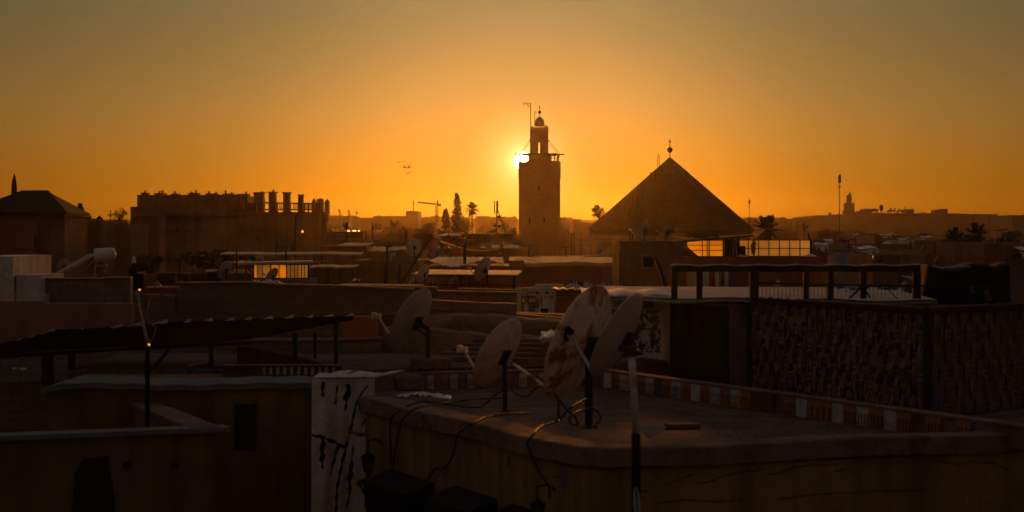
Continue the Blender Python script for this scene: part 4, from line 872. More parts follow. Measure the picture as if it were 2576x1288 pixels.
# brick parapets in front
def wallrun(pxs, Y, th, m, label, cat='wall', name='roof_wall', zb=None, cap=None, capm='brown_coping', root=None):
    """wall with an irregular top given as px points"""
    pts = [(X(p, Y), Z(q, Y)) for p, q in pxs]; zb = 0 if zb is None else zb
    r = root or thing(name, ((pts[0][0] + pts[-1][0]) / 2, Y, zb), label, cat)
    MB().ext([(pts[0][0], zb)] + pts + [(pts[-1][0], zb)], Y, Y + th).build('wall', m, r)
    if cap:
        b = MB()
        for i in range(len(pts) - 1):
            if abs(pts[i + 1][0] - pts[i][0]) > .05: b.beam((pts[i][0], Y + th / 2, pts[i][1] + cap / 2 + .002), (pts[i + 1][0], Y + th / 2, pts[i + 1][1] + cap / 2 + .002), th + .08, cap)
        b.build('coping', capm, r)
    return r
wallrun([(1150, 731), (1300, 735)], 44, .4, 'mud_plaster', 'terrace edge wall just below the low thin rail', cap=.05)
wallrun([(1020, 724), (1100, 727), (1100, 736), (1300, 740)], 41, .3, 'brown_block', 'long block wall with a stepped top right of the nearest round-backed dish', cap=.04)
wallrun([(850, 722), (1060, 725)], 40.5, 1.4, 'mud_plaster', 'pale flat ledge at the foot of the slanting television mast', cap=.04)
wallrun([(440, 714), (640, 713), (700, 718), (860, 722), (1040, 730)], 38, .3, 'brown_block', 'wide dark block wall below the glowing glazed shed', cap=.03)
wallrun([(1040, 752), (1180, 760), (1300, 764), (1300, 790), (1420, 800)], 36, .35, 'brown_block', 'lower block wall with dark pipe holes behind the nearest dishes')
wallrun([(1290, 793), (1360, 797), (1480, 800)], 37, .5, 'rough_stone', 'broad flat brown parapet below the dark brick shed', cap=.05)
# wavy pergola and fence panels right of the glowing shed
Y = 58
r = thing('stick_pergola', P(740, 700, Y), 'sagging stick pergola roof stretching in front of the palace', 'pergola')
roof_edge(552, 906, 639, Y, .010, .03, 'beige_tarp', r, depth=1.6, slope=.05, n=40, seed=3)
for px in (598, 621, 768, 773, 808, 850, 890): MB().box(X(px - .9, Y), X(px + .9, Y), Y + .1, Y + .16, Z(712, Y), Z(641, Y)).build('post', 'dark_wood', r)
Y = 52
r = thing('board_fence', P(836, 713, Y), 'dull board screen with dark posts right of the glowing glazed shed', 'fence')
MB().box(X(778, Y), X(892, Y), Y + .1, Y + .14, Z(714, Y), Z(674, Y)).build('panel', 'brown_block', r)
roof_edge(776, 894, 671.5, Y - .2, .010, .025, 'beige_tarp', r, 'cover', depth=1.2, slope=.04, seed=6)
for px in (794, 820, 826, 857, 888): MB().box(X(px - 1, Y), X(px + 1, Y), Y, Y + .08, Z(714, Y), Z(674, Y)).build('post', 'dark_wood', r)
r = thing('rag', P(888, 712, 49), 'pale crumpled rag hooked over the wall right of the board screen', 'rag'); Y = 49
MB().grid(lambda u, v: (X(877 + 26 * u, Y), Y + .5 * v, Z(712 - 9 * math.sin(min(u * 2.6, 1.9)) + 1.5 * u, Y) + .03 * math.sin(9 * u + 5 * v)), 12, 4).build('cloth', 'white_sheet', r)
# glazed shed with added pane glow
Y = 48
r = thing('glazed_shed', P(707, 712, Y), 'low glazed shed whose panes carry an added orange glow like sun behind', 'shed')
cols = [(640, 646.5, 'amber_glow_pane'), (648, 659.5, 'dull_glow_pane'), (661, 679.5, 'pale_glow_pane'), (682.5, 719.5, 'amber_glow_pane'), (722.5, 730, 'dull_glow_pane'), (732, 739.5, 'dull_glow_pane'), (741.5, 748.5, 'dull_glow_pane'), (750.5, 757.5, 'pale_glow_pane'), (759.5, 765.5, 'pale_glow_pane'), (767, 773.5, 'pale_glow_pane')]
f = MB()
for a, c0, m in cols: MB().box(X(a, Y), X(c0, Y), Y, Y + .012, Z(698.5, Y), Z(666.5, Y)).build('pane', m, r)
for px, w in ((639, .7), (647.2, .6), (660.2, .7), (681, 1.4), (721, 1.4), (731, .8), (740.5, .8), (749.5, .8), (758.5, .8), (766.2, .6), (775.5, 1.6), (701, .5), (704, .4)): f.box(X(px - w, Y), X(px + w, Y), Y - .03, Y + .03, Z(700, Y), Z(665, Y))
f.box(X(637, Y), X(778, Y), Y - .034, Y + .04, Z(701.5, Y), Z(699.5, Y)); f.box(X(637, Y), X(778, Y), Y - .034, Y + .04, Z(666.5, Y), Z(663.5, Y)); f.build('frame', 'black_paint', r)
MB().slab([P(598, 661, Y - .3), P(787, 656.5, Y - .3), P(787, 654.5, Y + 2.2), P(598, 658.5, Y + 2.2)], .05).build('roof', 'corrugated', r)
MB().box(X(637, Y), X(780, Y), Y - .1, Y + 2, 0, Z(702, Y)).build('wall', 'grey_block', r)
dish(684, 693, 44, 33, .48, 43, 716, 'grey dish standing before the glowing panes', po=.15)
dish(653, 653, 26, 36, .7, 51, 660, 'small dish half hidden behind the roof of the glowing glazed shed', po=.1, arm=False)
dish(566, 678, 50, 33, .52, 44, 702, 'pale dish left of the glowing glazed shed', po=.12, arm=False)
# white sheets and sticks left of the glowing shed
Y = 50
r = thing('sheet_stack', P(590, 700, Y), 'pale sheets and planks lying left of the glowing glazed shed', 'building sheets')
for k, (a, b_, c0, d0) in enumerate(((517, 545, 677, 683), (586, 640, 677, 682.5), (575, 640, 684, 687.5), (588, 600, 690, 698), (603, 614, 690, 698), (618, 634, 690, 698))): MB().obox(((X(a, Y) + X(b_, Y)) / 2, Y + k * .15, (Z(c0, Y) + Z(d0, Y)) / 2), L(b_ - a, Y), .1, L(d0 - c0, Y), Matrix.Rotation(.02 * (k - 2), 3, 'Y')).build('sheet', 'white_wash', r)
b = MB()
for a, b_ in (((595, 620), (596, 700)), ((618, 640), (619, 700)), ((622, 672), (640, 692)), ((560, 704), (660, 708))): b.beam(P(*a, Y - .2), P(*b_, Y - .2), .03)
b.build('stick', 'dark_wood', r)
r = thing('rubbish_heap', P(650, 715, 42), 'crumpled pale plastic heap on the wall before the glowing glazed shed', 'rubbish'); rnd = random.Random(4); b = MB()
for k in range(16): c = P(625 + rnd.random() * 85, 712 + rnd.random() * 4, 41 + rnd.random()); b.obox(c, .12 + rnd.random() * .12, .2, .015 + rnd.random() * .05, Matrix.Rotation(rnd.uniform(-.6, .6), 3, 'Y') @ Matrix.Rotation(rnd.uniform(-.6, .6), 3, 'X'))
b.build('sheet', 'white_sheet', r)
wallrun([(330, 690), (395, 687), (545, 686), (640, 690)], 49, .2, 'brown_block', 'dark low boundary wall left of the pale sheets')
Y = 46
r = thing('slat_fence', P(480, 715, Y), 'dim slatted fence with a small dark tent shape left of the pale dish', 'fence'); rnd = random.Random(2)
for i, (a, c0) in enumerate(((396, 442), (443, 478), (479, 520), (521, 556))): MB().box(X(a, Y), X(c0, Y), Y, Y + .05, Z(714, Y), Z(688 - i, Y)).build('panel', ['dark_wood', 'dark_ochre', 'purple_cloth', 'dark_wood'][i], r)
b = MB()
for k in range(26): px = 398 + k * 6; b.box(X(px, Y), X(px + 1.6 + 2 * rnd.random(), Y), Y - .03, Y - .002, Z(712, Y), Z(690, Y))
b.build('slat', 'dark_wood', r)
MB().lathe([(L(16, 45.6), 0), (0, L(20, 45.6))], P(462, 711, 45.4), n=4, sm=False).build('tent', 'dark_void', r)
# left: white boxes, solar heater, rendered wall, block walls
Y = 36
r = thing('whitewashed_hut', P(50, 800, Y), 'stepped whitewashed hut cut by the left border', 'hut')
MB().box(X(-60, Y), X(33, Y), Y, Y + 3, 0, Z(645, Y)).build('wall', 'white_wash', r)
b = MB().box(X(37, Y), X(98, Y), Y + .1, Y + 2, 0, Z(692, Y)); b.box(X(98, Y), X(108, Y), Y + .1, Y + 2, 0, Z(741, Y)); b.build('annex', 'white_wash', r)
MB().box(X(33, Y), X(37, Y), Y + .2, Y + 1, Z(727, Y), Z(694, Y)).build('gap', 'dark_void', r)
wallrun([(108, 702), (265, 702), (265, 700), (328, 700)], 36.5, .25, 'grey_block', 'rough grey block wall below the solar water heater', cap=.02, capm='warm_wood')  # warm coping colour paints in the glint along the wall top
wallrun([(-60, 758), (108, 758), (108, 763), (330, 763)], 34, .3, 'pink_plaster', 'plain rendered wall under the rough grey block wall')
Y = 38
r = thing('solar_water_heater', P(200, 702, Y), 'solar water heater with slanting collector and short white tank', 'solar water heater')
MB().slab([P(126, 699, Y), P(228, 641, Y), P(236, 640, Y + 1.1), P(134, 697, Y + 1.1)], .03).build('collector', 'black_tarp', r)
MB().beam(P(125, 698, Y), P(229, 640, Y), .05, .06).beam(P(134, 697, Y + 1.1), P(236, 640, Y + 1.1), .05).build('collector_frame', 'white_sheet', r)
rt = Matrix.Rotation(R(90), 3, 'Y') @ Matrix.Rotation(R(0), 3, 'Z'); c = P(238, 642, Y + .3); rt = Vector((.93, -.15, .06)).normalized().to_track_quat('Z', 'Y').to_matrix()
rr = L(17, Y); MB().lathe([(0, -.01), (rr * .96, 0), (rr, .02)], c, rot=rt, n=28, m=1).lathe([(rr, .02), (rr, L(44, Y)), (rr * .93, L(50, Y)), (rr * .5, L(54, Y)), (0, L(55, Y))], c, rot=rt, n=28).build('tank', ['white_sheet', 'black_paint'], r)
b = MB()
for a, b_ in (((236, 700), (240, 652)), ((262, 700), (268, 652)), ((215, 676), (236, 655)), ((236, 668), (272, 668)), ((250, 656), (280, 656))): b.beam(P(*a, Y + .3), P(*b_, Y + .3), .035)
b.build('stand', 'galvanised', r)
MB().tube([P(126, 698, Y - .1), P(160, 702, Y - .1), P(210, 704, Y - .1), P(240, 698, Y - .1), P(262, 678, Y - .1), P(264, 662, Y - .1)], .022, 6).tube([P(264, 662, Y - .1), P(269, 680, Y - .1), P(266, 690, Y - .1), P(258, 700, Y - .1)], .022, 6).build('hose', 'pink_plaster', r)
dish(158, 668, 38, 35, .62, 44, 702, 'dim small dish behind the slanting solar collector', po=.1, arm=False)
r = thing('stove_pipe', P(345, 720, 42), 'dark stove pipe housing with a small pale tip', 'chimney'); Y = 42
MB().box(X(330, Y), X(361, Y), Y, Y + .5, Z(735, Y), Z(688, Y)).build('housing', 'black_paint', r); MB().tube([P(337, 690, Y), P(338, 662, Y)], .06, 8).build('pipe', 'black_paint', r)
MB().lathe([(.05, 0), (.035, .09), (.015, .14)], P(337, 661, Y), n=8).build('tip', 'white_sheet', r); MB().tube([P(326, 700, Y), P(328, 672, Y)], .03, 6).build('rod', 'rust_steel', r)
Y = 37
r = thing('roof_bench', P(403, 760, Y), 'red panel with pale and blue bundles under it on the dark block wall', 'bench')
MB().box(X(363, Y), X(443, Y), Y, Y + .5, Z(734, Y), Z(722.5, Y)).build('red_panel', 'red_plastic', r)
MB().box(X(365, Y), X(404, Y), Y - .05, Y + .3, Z(747, Y), Z(741, Y)).build('bundle', 'pink_plaster', r); MB().box(X(413, Y), X(441, Y), Y - .05, Y + .3, Z(745, Y), Z(740, Y)).build('bundle', 'blue_cloth', r)
b = MB(); b.box(X(365, Y), X(368, Y), Y + .05, Y + .1, Z(790, Y), Z(747, Y)); b.box(X(440, Y), X(443, Y), Y + .05, Y + .1, Z(790, Y), Z(734, Y)); b.build('leg', 'dark_wood', r)
MB().tube([P(391, 724, Y - .1), P(392, 714, Y - .1), P(396, 709, Y - .1), P(402, 716, Y - .1), P(404, 722, Y - .1)], .02, 6).build('bent_tube', 'galvanised', r)

# ================================================================ RIGHT OF THE MINARET
Y = 76
r = thing('tarp_covered_terrace', P(1430, 730, Y), 'terrace wall topped by a long sagging beige tarpaulin in front of the minaret', 'terrace')
wallrun([(1296, 668), (1562, 668)], Y, 4, 'red_plaster', '', root=r)
roof_edge(1280, 1562, 660, Y - .4, .02, .14, 'beige_tarp', r, 'tarpaulin', depth=5, slope=.16, n=50, seed=11)
MB().box(X(1512, Y), X(1562, Y), Y - .02, Y, 0, Z(670, Y)).build('painted_bay', 'pink_plaster', r); MB().box(X(1310, Y), X(1334, Y), Y - .02, Y, 0, Z(670, Y)).build('painted_bay', 'mud_plaster', r)
wallrun([(1290, 651), (1420, 650), (1562, 646)], 86, 3, 'mud_plaster', 'long low parapet at the foot of the great minaret', cap=.08)
dish(1506, 629, 40, 30, .4, 100, 648, 'hazy dish in front of the pale tiled wall of the pyramid hall', po=.1, arm=False)
Y = 54
r = thing('white_courtyard_wall', P(1350, 800, Y), 'peeling white wall with rubble and small doors behind the dark brick shed', 'wall')
wallrun([(1296, 725), (1346, 722), (1348, 715), (1425, 715), (1425, 728), (1480, 728)], Y, .3, 'white_wash', '', root=r)
for a, c0 in ((1362, 1382), (1384, 1398)): MB().box(X(a, Y), X(c0, Y), Y - .04, Y, Z(790, Y), Z(750, Y)).build('door', 'white_sheet', r)
MB().tube([P(1362, 790, Y - .06), P(1362, 748, Y - .06)], .015, 5).tube([P(1384, 749, Y - .06), P(1398, 749, Y - .06)], .015, 5).build('pipe', 'rust_steel', r)
for p_, q_ in ((1352, 737), (1377, 736), (1394, 737)): MB().ball(P(p_, q_, Y - .05), .05, 8, sz=.6).build('hole', 'dark_void', r)
Y = 49
r = thing('brick_pile', P(1340, 800, Y), 'stack of old blocks with a leaning chair frame by the white wall', 'brick pile'); rnd = random.Random(12)
for k in range(34):
    i, j = k % 6, k // 6
    if rnd.random() < .1: continue
    MB().obox(P(1316 + i * 8.6 + rnd.uniform(-1, 1), 788 - j * 8.2, Y + rnd.uniform(0, .15)), .08, .2, .072, Matrix.Rotation(rnd.uniform(-.15, .15), 3, 'Z')).build('block', 'brown_block', r)
for a, b_ in (((1312, 770), (1312, 741)), ((1312, 741), (1329, 741)), ((1329, 741), (1329, 760)), ((1325, 736), (1345, 736))): MB().beam(P(*a, Y - .1), P(*b_, Y - .1), .02).build('rod', 'rust_steel', r)
t = thing('plastic_bottle', P(1324, 787, 47), 'small clear bottle standing on the parapet by the block stack', 'bottle'); MB().lathe([(.05, 0), (.055, .02), (.055, .15), (.02, .2), (.02, .23), (0, .235)], P(1324, 787, 47), n=12).build('body', 'clear_plastic', t)
t = thing('traffic_cone', P(1359, 788, 47), 'small pale cone shape beside the block stack', 'cone'); MB().lathe([(.06, 0), (.05, .02), (.008, .24), (0, .24)], P(1359, 788, 47), n=12).build('body', 'white_wash', t)
t = thing('paint_tub', P(1369, 790, 47), 'dark low tub at the foot of the white wall', 'tub'); MB().lathe([(.08, 0), (.1, .12), (.1, .13), (.08, .12), (.07, .02), (0, .02)], P(1369, 790, 47), n=14).build('body', 'black_paint', t)
t = thing('garden_hose', P(1388, 790, 46), 'thin pale curved hose on the broad brown parapet', 'hose'); MB().tube([P(1378, 796, 46), P(1384, 790, 46), P(1391, 787.5, 46), P(1396, 787, 46)], .012, 5).build('tube', 'white_sheet', t)
Y = 47
r = thing('brick_shed', P(1440, 800, Y), 'dark brick shed with a bright metal sheet roof and glass shards', 'shed')
MB().box(X(1398, Y), X(1500, Y), Y, Y + 2, 0, Z(730, Y)).build('wall', 'red_brick', r)
corrugated(P(1388, 726.5, Y - .2), P(1562, 728, Y - .2), P(1562, 724, Y + 2.4), P(1392, 723.5, Y + 2.4), 8, .02, 'corrugated', r)
rnd = random.Random(6); b = MB()
for k in range(60):
    px = 1422 + rnd.random() * 138; h = .03 + rnd.random() ** 3 * .17; c = P(px, 722.5, Y + 2.2); b.slab([c, c + Vector((.04 + rnd.random() * .05, .01, 0)), c + Vector((.03 * rnd.random(), .015, h))], .005)
b.build('glass_shard', 'clear_plastic', r)
t = thing('roof_weeds', P(1442, 724, Y + 2.6), 'dry weed tuft growing on the bright sheet roof', 'weeds'); b = MB(); leaf_cloud(b, P(1442, 716, Y + 2.8), .25, .15, .13, 300, .035, rnd=rnd); b.build('leaves', 'foliage', t)
# brick stair block with window, dishes and slanting pole
Y = 60
r = house(1561, 1718, 606.5, Y, 5, 'mud_plaster', 'plain brown brick stair block left of the orange panes', cat='stair block', name='stair_block', par=.15, windows=((1618, 1645, 645, 672),), lip=.03)
b = MB()
for k in range(4): b.box(X(1622 + 6 * k, Y), X(1623 + 6 * k, Y), Y - .06, Y - .03, Z(672, Y), Z(645, Y))
b.build('window_bar', 'rust_steel', r)
MB().box(X(1557, Y), X(1568, Y), Y - .1, Y + 1, 0, Z(628, Y)).build('buttress', 'mud_plaster', r)
dish(1616, 578, 54, 24, .36, 61, 606, 'larger of the two dishes on the brown stair block', po=.12)
dish(1673, 582, 36, 27, .42, 61, 604, 'smaller of the two dishes on the brown stair block', po=.2)
t = thing('slanting_pole', P(1678, 728, 57), 'long thin pole leaning across the brown stair block with wire wound on it', 'pole')
MB().tube([P(1678, 728, 57), P(1655, 660, 57), P(1612, 600, 57)], [.05, .035, .025], 6).tube([P(1612, 600, 57), P(1578, 555 + 26, 57)], .012, 5).build('pole', 'rust_steel', t)
MB().tube([P(1668, 725, 56.9), P(1664, 700, 56.9), P(1652, 668, 56.9), P(1640, 640, 56.9), P(1625, 618, 56.9), P(1606, 590, 56.9)], .012, 5).build('wire', 'galvanised', t)
t = thing('roof_ladder', P(1587, 606, 62), 'short dark ladder frame behind the dish on the stair block', 'ladder'); b = MB()
b.beam(P(1584, 606, 62), P(1584, 588, 62), .03).beam(P(1592, 606, 62), P(1592, 588, 62), .03)
for k in range(4): b.beam(P(1584, 591 + k * 4, 62), P(1592, 591 + k * 4, 62), .02)
b.build('rails', 'dark_wood', t)
house(1716, 2068, 646.5, 63, 5, 'red_plaster', 'long dark red parapet house carrying the glazed roof terrace', par=.2, cat='house')
# glazed roof terrace
Y = 66
r = thing('glazed_roof_terrace', P(1860, 646, Y), 'glazed roof terrace with amber panes at left and pale gridded panes at right', 'roof terrace')
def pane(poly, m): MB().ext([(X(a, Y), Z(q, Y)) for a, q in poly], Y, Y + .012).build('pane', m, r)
pane([(1729, 605.5), (1766, 605.5), (1766, 644.5), (1754, 644.5), (1729, 624)], 'amber_glow_pane'); pane([(1767.5, 605.5), (1778, 605.5), (1778, 644.5), (1767.5, 644.5)], 'amber_glow_pane'); pane([(1779.5, 605.5), (1818.5, 605.5), (1818.5, 644.5), (1779.5, 644.5)], 'amber_glow_pane')
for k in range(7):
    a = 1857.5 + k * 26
    if k == 0: pane([(1857.5, 605), (1881.5, 605), (1881.5, 624), (1870, 624), (1870, 619), (1857.5, 619)], 'pale_glow_pane'); pane([(1870, 626), (1881.5, 626), (1881.5, 643), (1870, 643)], 'pale_glow_pane'); continue
    pane([(a, 605), (a + 24, 605), (a + 24, 624.2), (a, 624.2)], 'pale_glow_pane'); pane([(a, 626), (a + 24, 626), (a + 24, 643.5), (a, 643.5)], 'pale_glow_pane')
f = MB()
for px in (1766.8, 1778.8, 1818.8, 1882.3) + tuple(1908.3 + 26 * k for k in range(6)): f.box(X(px - 1, Y), X(px + 1, Y), Y - .03, Y + .03, Z(646, Y), Z(603, Y))
for a, c0, q in ((1729, 1819, 616.7), (1740, 1819, 629.8), (1853, 2040, 625.2), (1853, 2041, 604), (1752, 1819, 645), (1853, 2041, 644.6), (1727, 1819, 604.6)): f.box(X(a, Y), X(c0, Y), Y - .034, Y + .034, Z(q + .8, Y), Z(q - .8, Y))
f.beam(P(1728, 622, Y - .02), P(1756, 646, Y - .02), .04).box(X(2037.5, Y), X(2041.5, Y), Y - .04, Y + .05, Z(648, Y), Z(603, Y)).beam(P(2038, 604, Y), P(2032, 588, Y), .04); f.build('frame', 'black_paint', r)
MB().box(X(1781, Y), X(1818, Y), Y + .05, Y + .1, Z(613, Y), Z(606, Y)).build('blind', 'dark_ochre', r)
MB().box(X(1781, Y), X(1784, Y), Y + .05, Y + .1, Z(643, Y), Z(622, Y)).build('upright', 'dark_wood', r)
MB().slab([P(1706, 606, Y - .8), P(1892, 591, Y - .8), P(1894, 588.5, Y + 1.4), P(1694, 602, Y + 1.4)], .06).build('canopy', 'black_tarp', r)
for px, q in ((1783, 600), (1819, 597), (1858, 594), (1895, 592)): MB().box(X(px - 1.2, Y), X(px + 1.2, Y), Y - .2, Y - .1, Z(646, Y), Z(q, Y)).build('post', 'black_paint', r)
MB().box(X(1711, Y), X(1727, Y), Y - .3, Y + .2, Z(627, Y), Z(603.5, Y)).build('pier', 'white_wash', r)
MB().ext([(X(1711, Y), Z(627, Y)), (X(1727, Y), Z(627, Y)), (X(1754, Y), Z(648, Y)), (X(1711, Y), Z(648, Y))], Y - .2, Y + .1).build('low_wall', 'mud_plaster', r)
rnd = random.Random(3); b = MB()
for k in range(5):
    x0 = 1821 + k * 7.3; b.grid(lambda u, v, x0=x0, k=k: (X(x0 + 6.4 * u + math.sin(v * 5 + k) * .6, Y), Y - .25 + .06 * math.sin(u * 6 + k), Z(600 + 46 * v + (k % 2) * 2, Y)), 6, 8)
t = thing('hanging_blankets', P(1840, 646, Y - .3), 'dark blankets hanging in the gap between amber and pale panes', 'blankets'); b.build('cloth', 'black_tarp', t); MB().beam(P(1819, 600.5, Y - .25), P(1858, 598.5, Y - .25), .02).build('line', 'cable_black', t)
t = thing('dark_cabinet', P(1863, 646, Y - .4), 'small dark cabinet at the lower left of the pale panes', 'cabinet'); MB().box(X(1858, Y), X(1870, Y), Y - .6, Y - .25, Z(646, Y), Z(619.5, Y)).box(X(1857.5, Y), X(1870.5, Y), Y - .62, Y - .23, Z(619.5, Y), Z(618.6, Y)).build('body', 'black_paint', t)
t = thing('roof_clutter', P(1772, 590, Y), 'heap of sticks and rags lying on the dark canopy', 'rubbish'); b = MB()
for k in range(22): c = P(1735 + rnd.random() * 62, 595 - rnd.random() * 7 * (1 - abs(k - 11) / 14), Y + rnd.uniform(-.3, .8)); b.obox(c, .1 + rnd.random() * .5, .05, .05, Matrix.Rotation(rnd.uniform(-.5, .5), 3, 'Y'))
b.build('stick', 'dark_wood', t)
b = MB(); c0 = P(1896, 645, Y - .35)
b.tube([P(1895, 605, Y - .15), P(1896, 618, Y - .2), P(1892, 630, Y - .2), P(1897, 645, Y - .2)], .02, 5); leaf_cloud(b, P(1895, 622, Y - .2), .08, .08, .25, 90, .05); t = thing('climbing_plant', c0, 'thin straggling plant hanging before the pale panes', 'plant'); b.build('stem', 'foliage', t)
t = thing('crumpled_sheet', P(1870, 645, Y - .5), 'pale crumpled sheet lying at the foot of the pale panes', 'sheet'); MB().grid(lambda u, v: (X(1855 + 28 * u, Y - .6), Y - .9 + .5 * v, Z(646, Y) + .12 * math.sin(u * 3.1) * v + .03 * math.sin(11 * u + 7 * v)), 12, 5).build('cloth', 'white_sheet', t)
t = thing('crumpled_sheet', P(2050, 648, Y - .5), 'pale folded sheet lying right of the glazed roof terrace', 'sheet'); MB().grid(lambda u, v: (X(2028 + 40 * u, Y - .6), Y - .9 + .5 * v, Z(650, Y) + .1 * v + .06 * math.sin(u * 5) * v), 12, 5).build('cloth', 'white_sheet', t)
# right distance small landmarks
Y = 125
t = thing('white_pyramid_tent', P(2231, 614, Y), 'small white pyramid tent on a dark roof in the right middle distance', 'tent')
p = [P(2218, 613, Y), P(2245, 613, Y), P(2244, 612, Y + .7), P(2219, 612, Y + .7)]; MB().add(p + [P(2231, 604.5, Y + .3)], [(0, 1, 4), (1, 2, 4), (2, 3, 4), (3, 0, 4), (3, 2, 1, 0)]).build('canvas', 'white_sheet', t)
MB().beam(P(2203, 616, Y), P(2231, 604, Y + .2), .04).build('pole', 'rust_steel', t)
for px, py, w, Y, lab in ((2224, 592, 30, 188, 'bright lit roof strip on a low house right of the phone mast'), (2326, 597, 30, 178, 'pale wall patch on a small house left of the dark palms'), (2060, 616, 32, 108, 'dull pale strip beside the glazed terrace corner'), (2080, 606, 20, 140, 'pale roof scrap right of the glazed terrace corner'), (2170, 625, 60, 100, 'pale broken sheet across a dark roof in the right middle distance'), (2100, 648, 30, 90, 'pale crumpled sheet behind the beam frame'), (2190, 645, 40, 90, 'pale strip of cover behind the beam frame'), (2150, 590, 16, 205, 'pale scrap right of the phone mast foot'), (2270, 603, 36, 140, 'dim roof patch beyond the white pyramid tent'), (2560, 628, 30, 78, 'pale band on the big red house at the right border')):
    t = thing('roof_sheet', P(px, py, Y), lab, 'roof sheet'); b = MB(); wv = L(w, Y)
    b.grid(lambda u, v: (X(px, Y) + (u - .5) * wv, Y - 1.2 + 1.1 * v, Z(py, Y) + wv * .03 * math.sin(u * 8 + px) + .12 * v), 12, 2); b.grid(lambda u, v: (X(px, Y) + (u - .5) * wv, Y - 1.2, Z(py, Y) + wv * .03 * math.sin(u * 8 + px) - .06 - .3 * v * abs(math.sin(u * 5 + px))), 12, 1); b.build('sheet', 'white_sheet', t)
for px, py, Y, lab in ((2434, 591, 150, 'small round lit lamp between the two dark palms'), (2454, 620.5, 120, 'small lit lamp right of the left dark palm trunk'), (2388, 647, 90, 'small lit lamp above the black tarpaulin heap'), (2380, 604, 140, 'faint lit lamp left of the left dark palm'), (2464, 625, 110, 'faint orange lamp beside the big red house')):
    t = thing('street_lamp', P(px, py + 12, Y), lab, 'lamp'); MB().tube([P(px, py + 12, Y), P(px, py + 1, Y)], .03, 5).build('pole', 'rust_steel', t); MB().ball(P(px, py, Y), L(1.5, Y), 10).build('bulb', 'bulb_glow', t)
t = thing('lit_pipe', P(2197, 663, 80), 'vertical drainpipe edge glowing in the sun on the red house', 'pipe'); MB().tube([P(2197.5, 665, 80), P(2197.5, 641, 80)], .03, 6).build('pipe', 'bright_metal', t)
dish(2354, 654, 24, 30, .5, 70, 668, 'small dim dish left of the black tarpaulin heap', po=.1, arm=False)

# ---------- aerials, small dishes, washing and wires that crowd the middle distance
def tv(px, pb, pt, Y, lean, label, n=6, sz=.5):
    r = thing('television_aerial', P(px, pb, Y), label, 'television aerial'); top = P(px + lean, pt, Y); MB().tube([P(px, pb, Y), top], .022, 5).build('mast', 'rust_steel', r)
    b = MB(); d = Vector((.75, .5, .1)).normalized(); a = top - d * sz * .6; c = top + d * sz * .6; b.beam(a, c, .018); sdv = Vector((-d.y, d.x, 0))
    for k in range(n): q = a.lerp(c, k / (n - 1)); w = sz * (.42 - .03 * k); b.beam(q - sdv * w, q + sdv * w, .013); 
    b.beam(a + Vector((0, 0, -.2)), a + Vector((0, 0, .2)), .015); b.build('boom', 'rust_steel', r)
for a in ((842, 601, 572, 112, 1, 'small toothed aerial on the wall by the palace buttress'), (1020, 604, 577, 96, -1, 'small aerial above the brick terrace right of the roofed chimney'), (1128, 600, 570, 124, 1, 'hazy aerial above the slanting white roof'), (1246, 588, 561, 150, 0, 'hazy aerial above the long blank wall left of the minaret'), (1330, 651, 618, 86, 1, 'aerial standing before the left foot of the great minaret'), (1424, 650, 622, 86, -1, 'small aerial on the parapet right of the minaret foot'), (1536, 647, 612, 84, 1, 'aerial against the pale tiled wall of the pyramid hall'), (2083, 603, 577, 150, 1, 'aerial behind the right end of the pale glazed panes'), (2136, 636, 604, 92, -1, 'aerial on the brown cluttered terrace beyond the beam frame'), (2178, 585, 566, 215, 0, 'hazy aerial on the low house right of the phone mast'), (2290, 632, 600, 98, 1, 'aerial above the rubble-roofed house on the right'), (2352, 640, 606, 88, 0, 'aerial just left of the two dark palms'), (2520, 612, 578, 78, 1, 'aerial on the big red house at the right border'), (720, 655, 622, 56, -1, 'aerial rising behind the glowing glazed shed'), (452, 688, 652, 49, 1, 'thin aerial above the dim slatted fence'), (300, 564, 545, 128, 0, 'tiny aerial on the lowest dark wall left of the palace')):
    tv(*a)
for a in ((2112, 598, 20, 28, .5, 140, 604, 'tiny hazy dish behind the right end of the glazed roof terrace'), (2252, 584, 14, 30, .5, 205, 590, 'tiny hazy dish on a house below the roof letters'), (2318, 626, 24, 26, .5, 96, 633, 'small dish on the rubble-roofed house on the right'), (2150, 628, 22, 30, .5, 91, 636, 'small dish on the brown cluttered terrace beyond the beam frame'), (1262, 618, 22, 30, .5, 93, 626, 'small hazy dish beside the small bright pyramid skylight'), (1340, 640, 28, 30, .45, 84, 651, 'small dish right before the foot of the great minaret'), (988, 646, 26, 28, .5, 64, 656, 'small dish on the smooth dark wall below the brick terrace'), (2504, 604, 22, 30, .5, 79, 612, 'small dish on the big red house at the right border')):
    dish(*a[:7], a[7], po=.1, arm=False)
def washing(p0, p1, items, Y, label, seed):
    rnd = random.Random(seed); a, c = P(*p0, Y), P(*p1, Y); r = thing('washing_line', (a + c) / 2, label, 'washing line'); pts = [a.lerp(c, k / 8) - Vector((0, 0, .25 * (1 - (k / 4 - 1) ** 2) * .6)) for k in range(9)]; MB().tube(pts, .008, 4).build('line', 'cable_black', r)
    for k in range(items):
        s = (k + .5) / items * 8; i = int(s); q = pts[i].lerp(pts[i + 1], s - i); w = rnd.uniform(.25, .5); h = rnd.uniform(.4, .8)
        b = MB(); b.grid(lambda u, v: q + Vector(((u - .5) * w, .05 * math.sin(u * 7 + k) * v, -h * v + .02 * math.sin(u * 9))), 6, 5); b.grid(lambda u, v: q + Vector(((u - .5) * w, .05 * math.sin(u * 7 + k) * v + .01, -h * v + .02 * math.sin(u * 9))), 6, 5); b.build('cloth', rnd.choice(['white_wash', 'purple_cloth', 'blue_cloth', 'red_plastic', 'beige_tarp']), r)
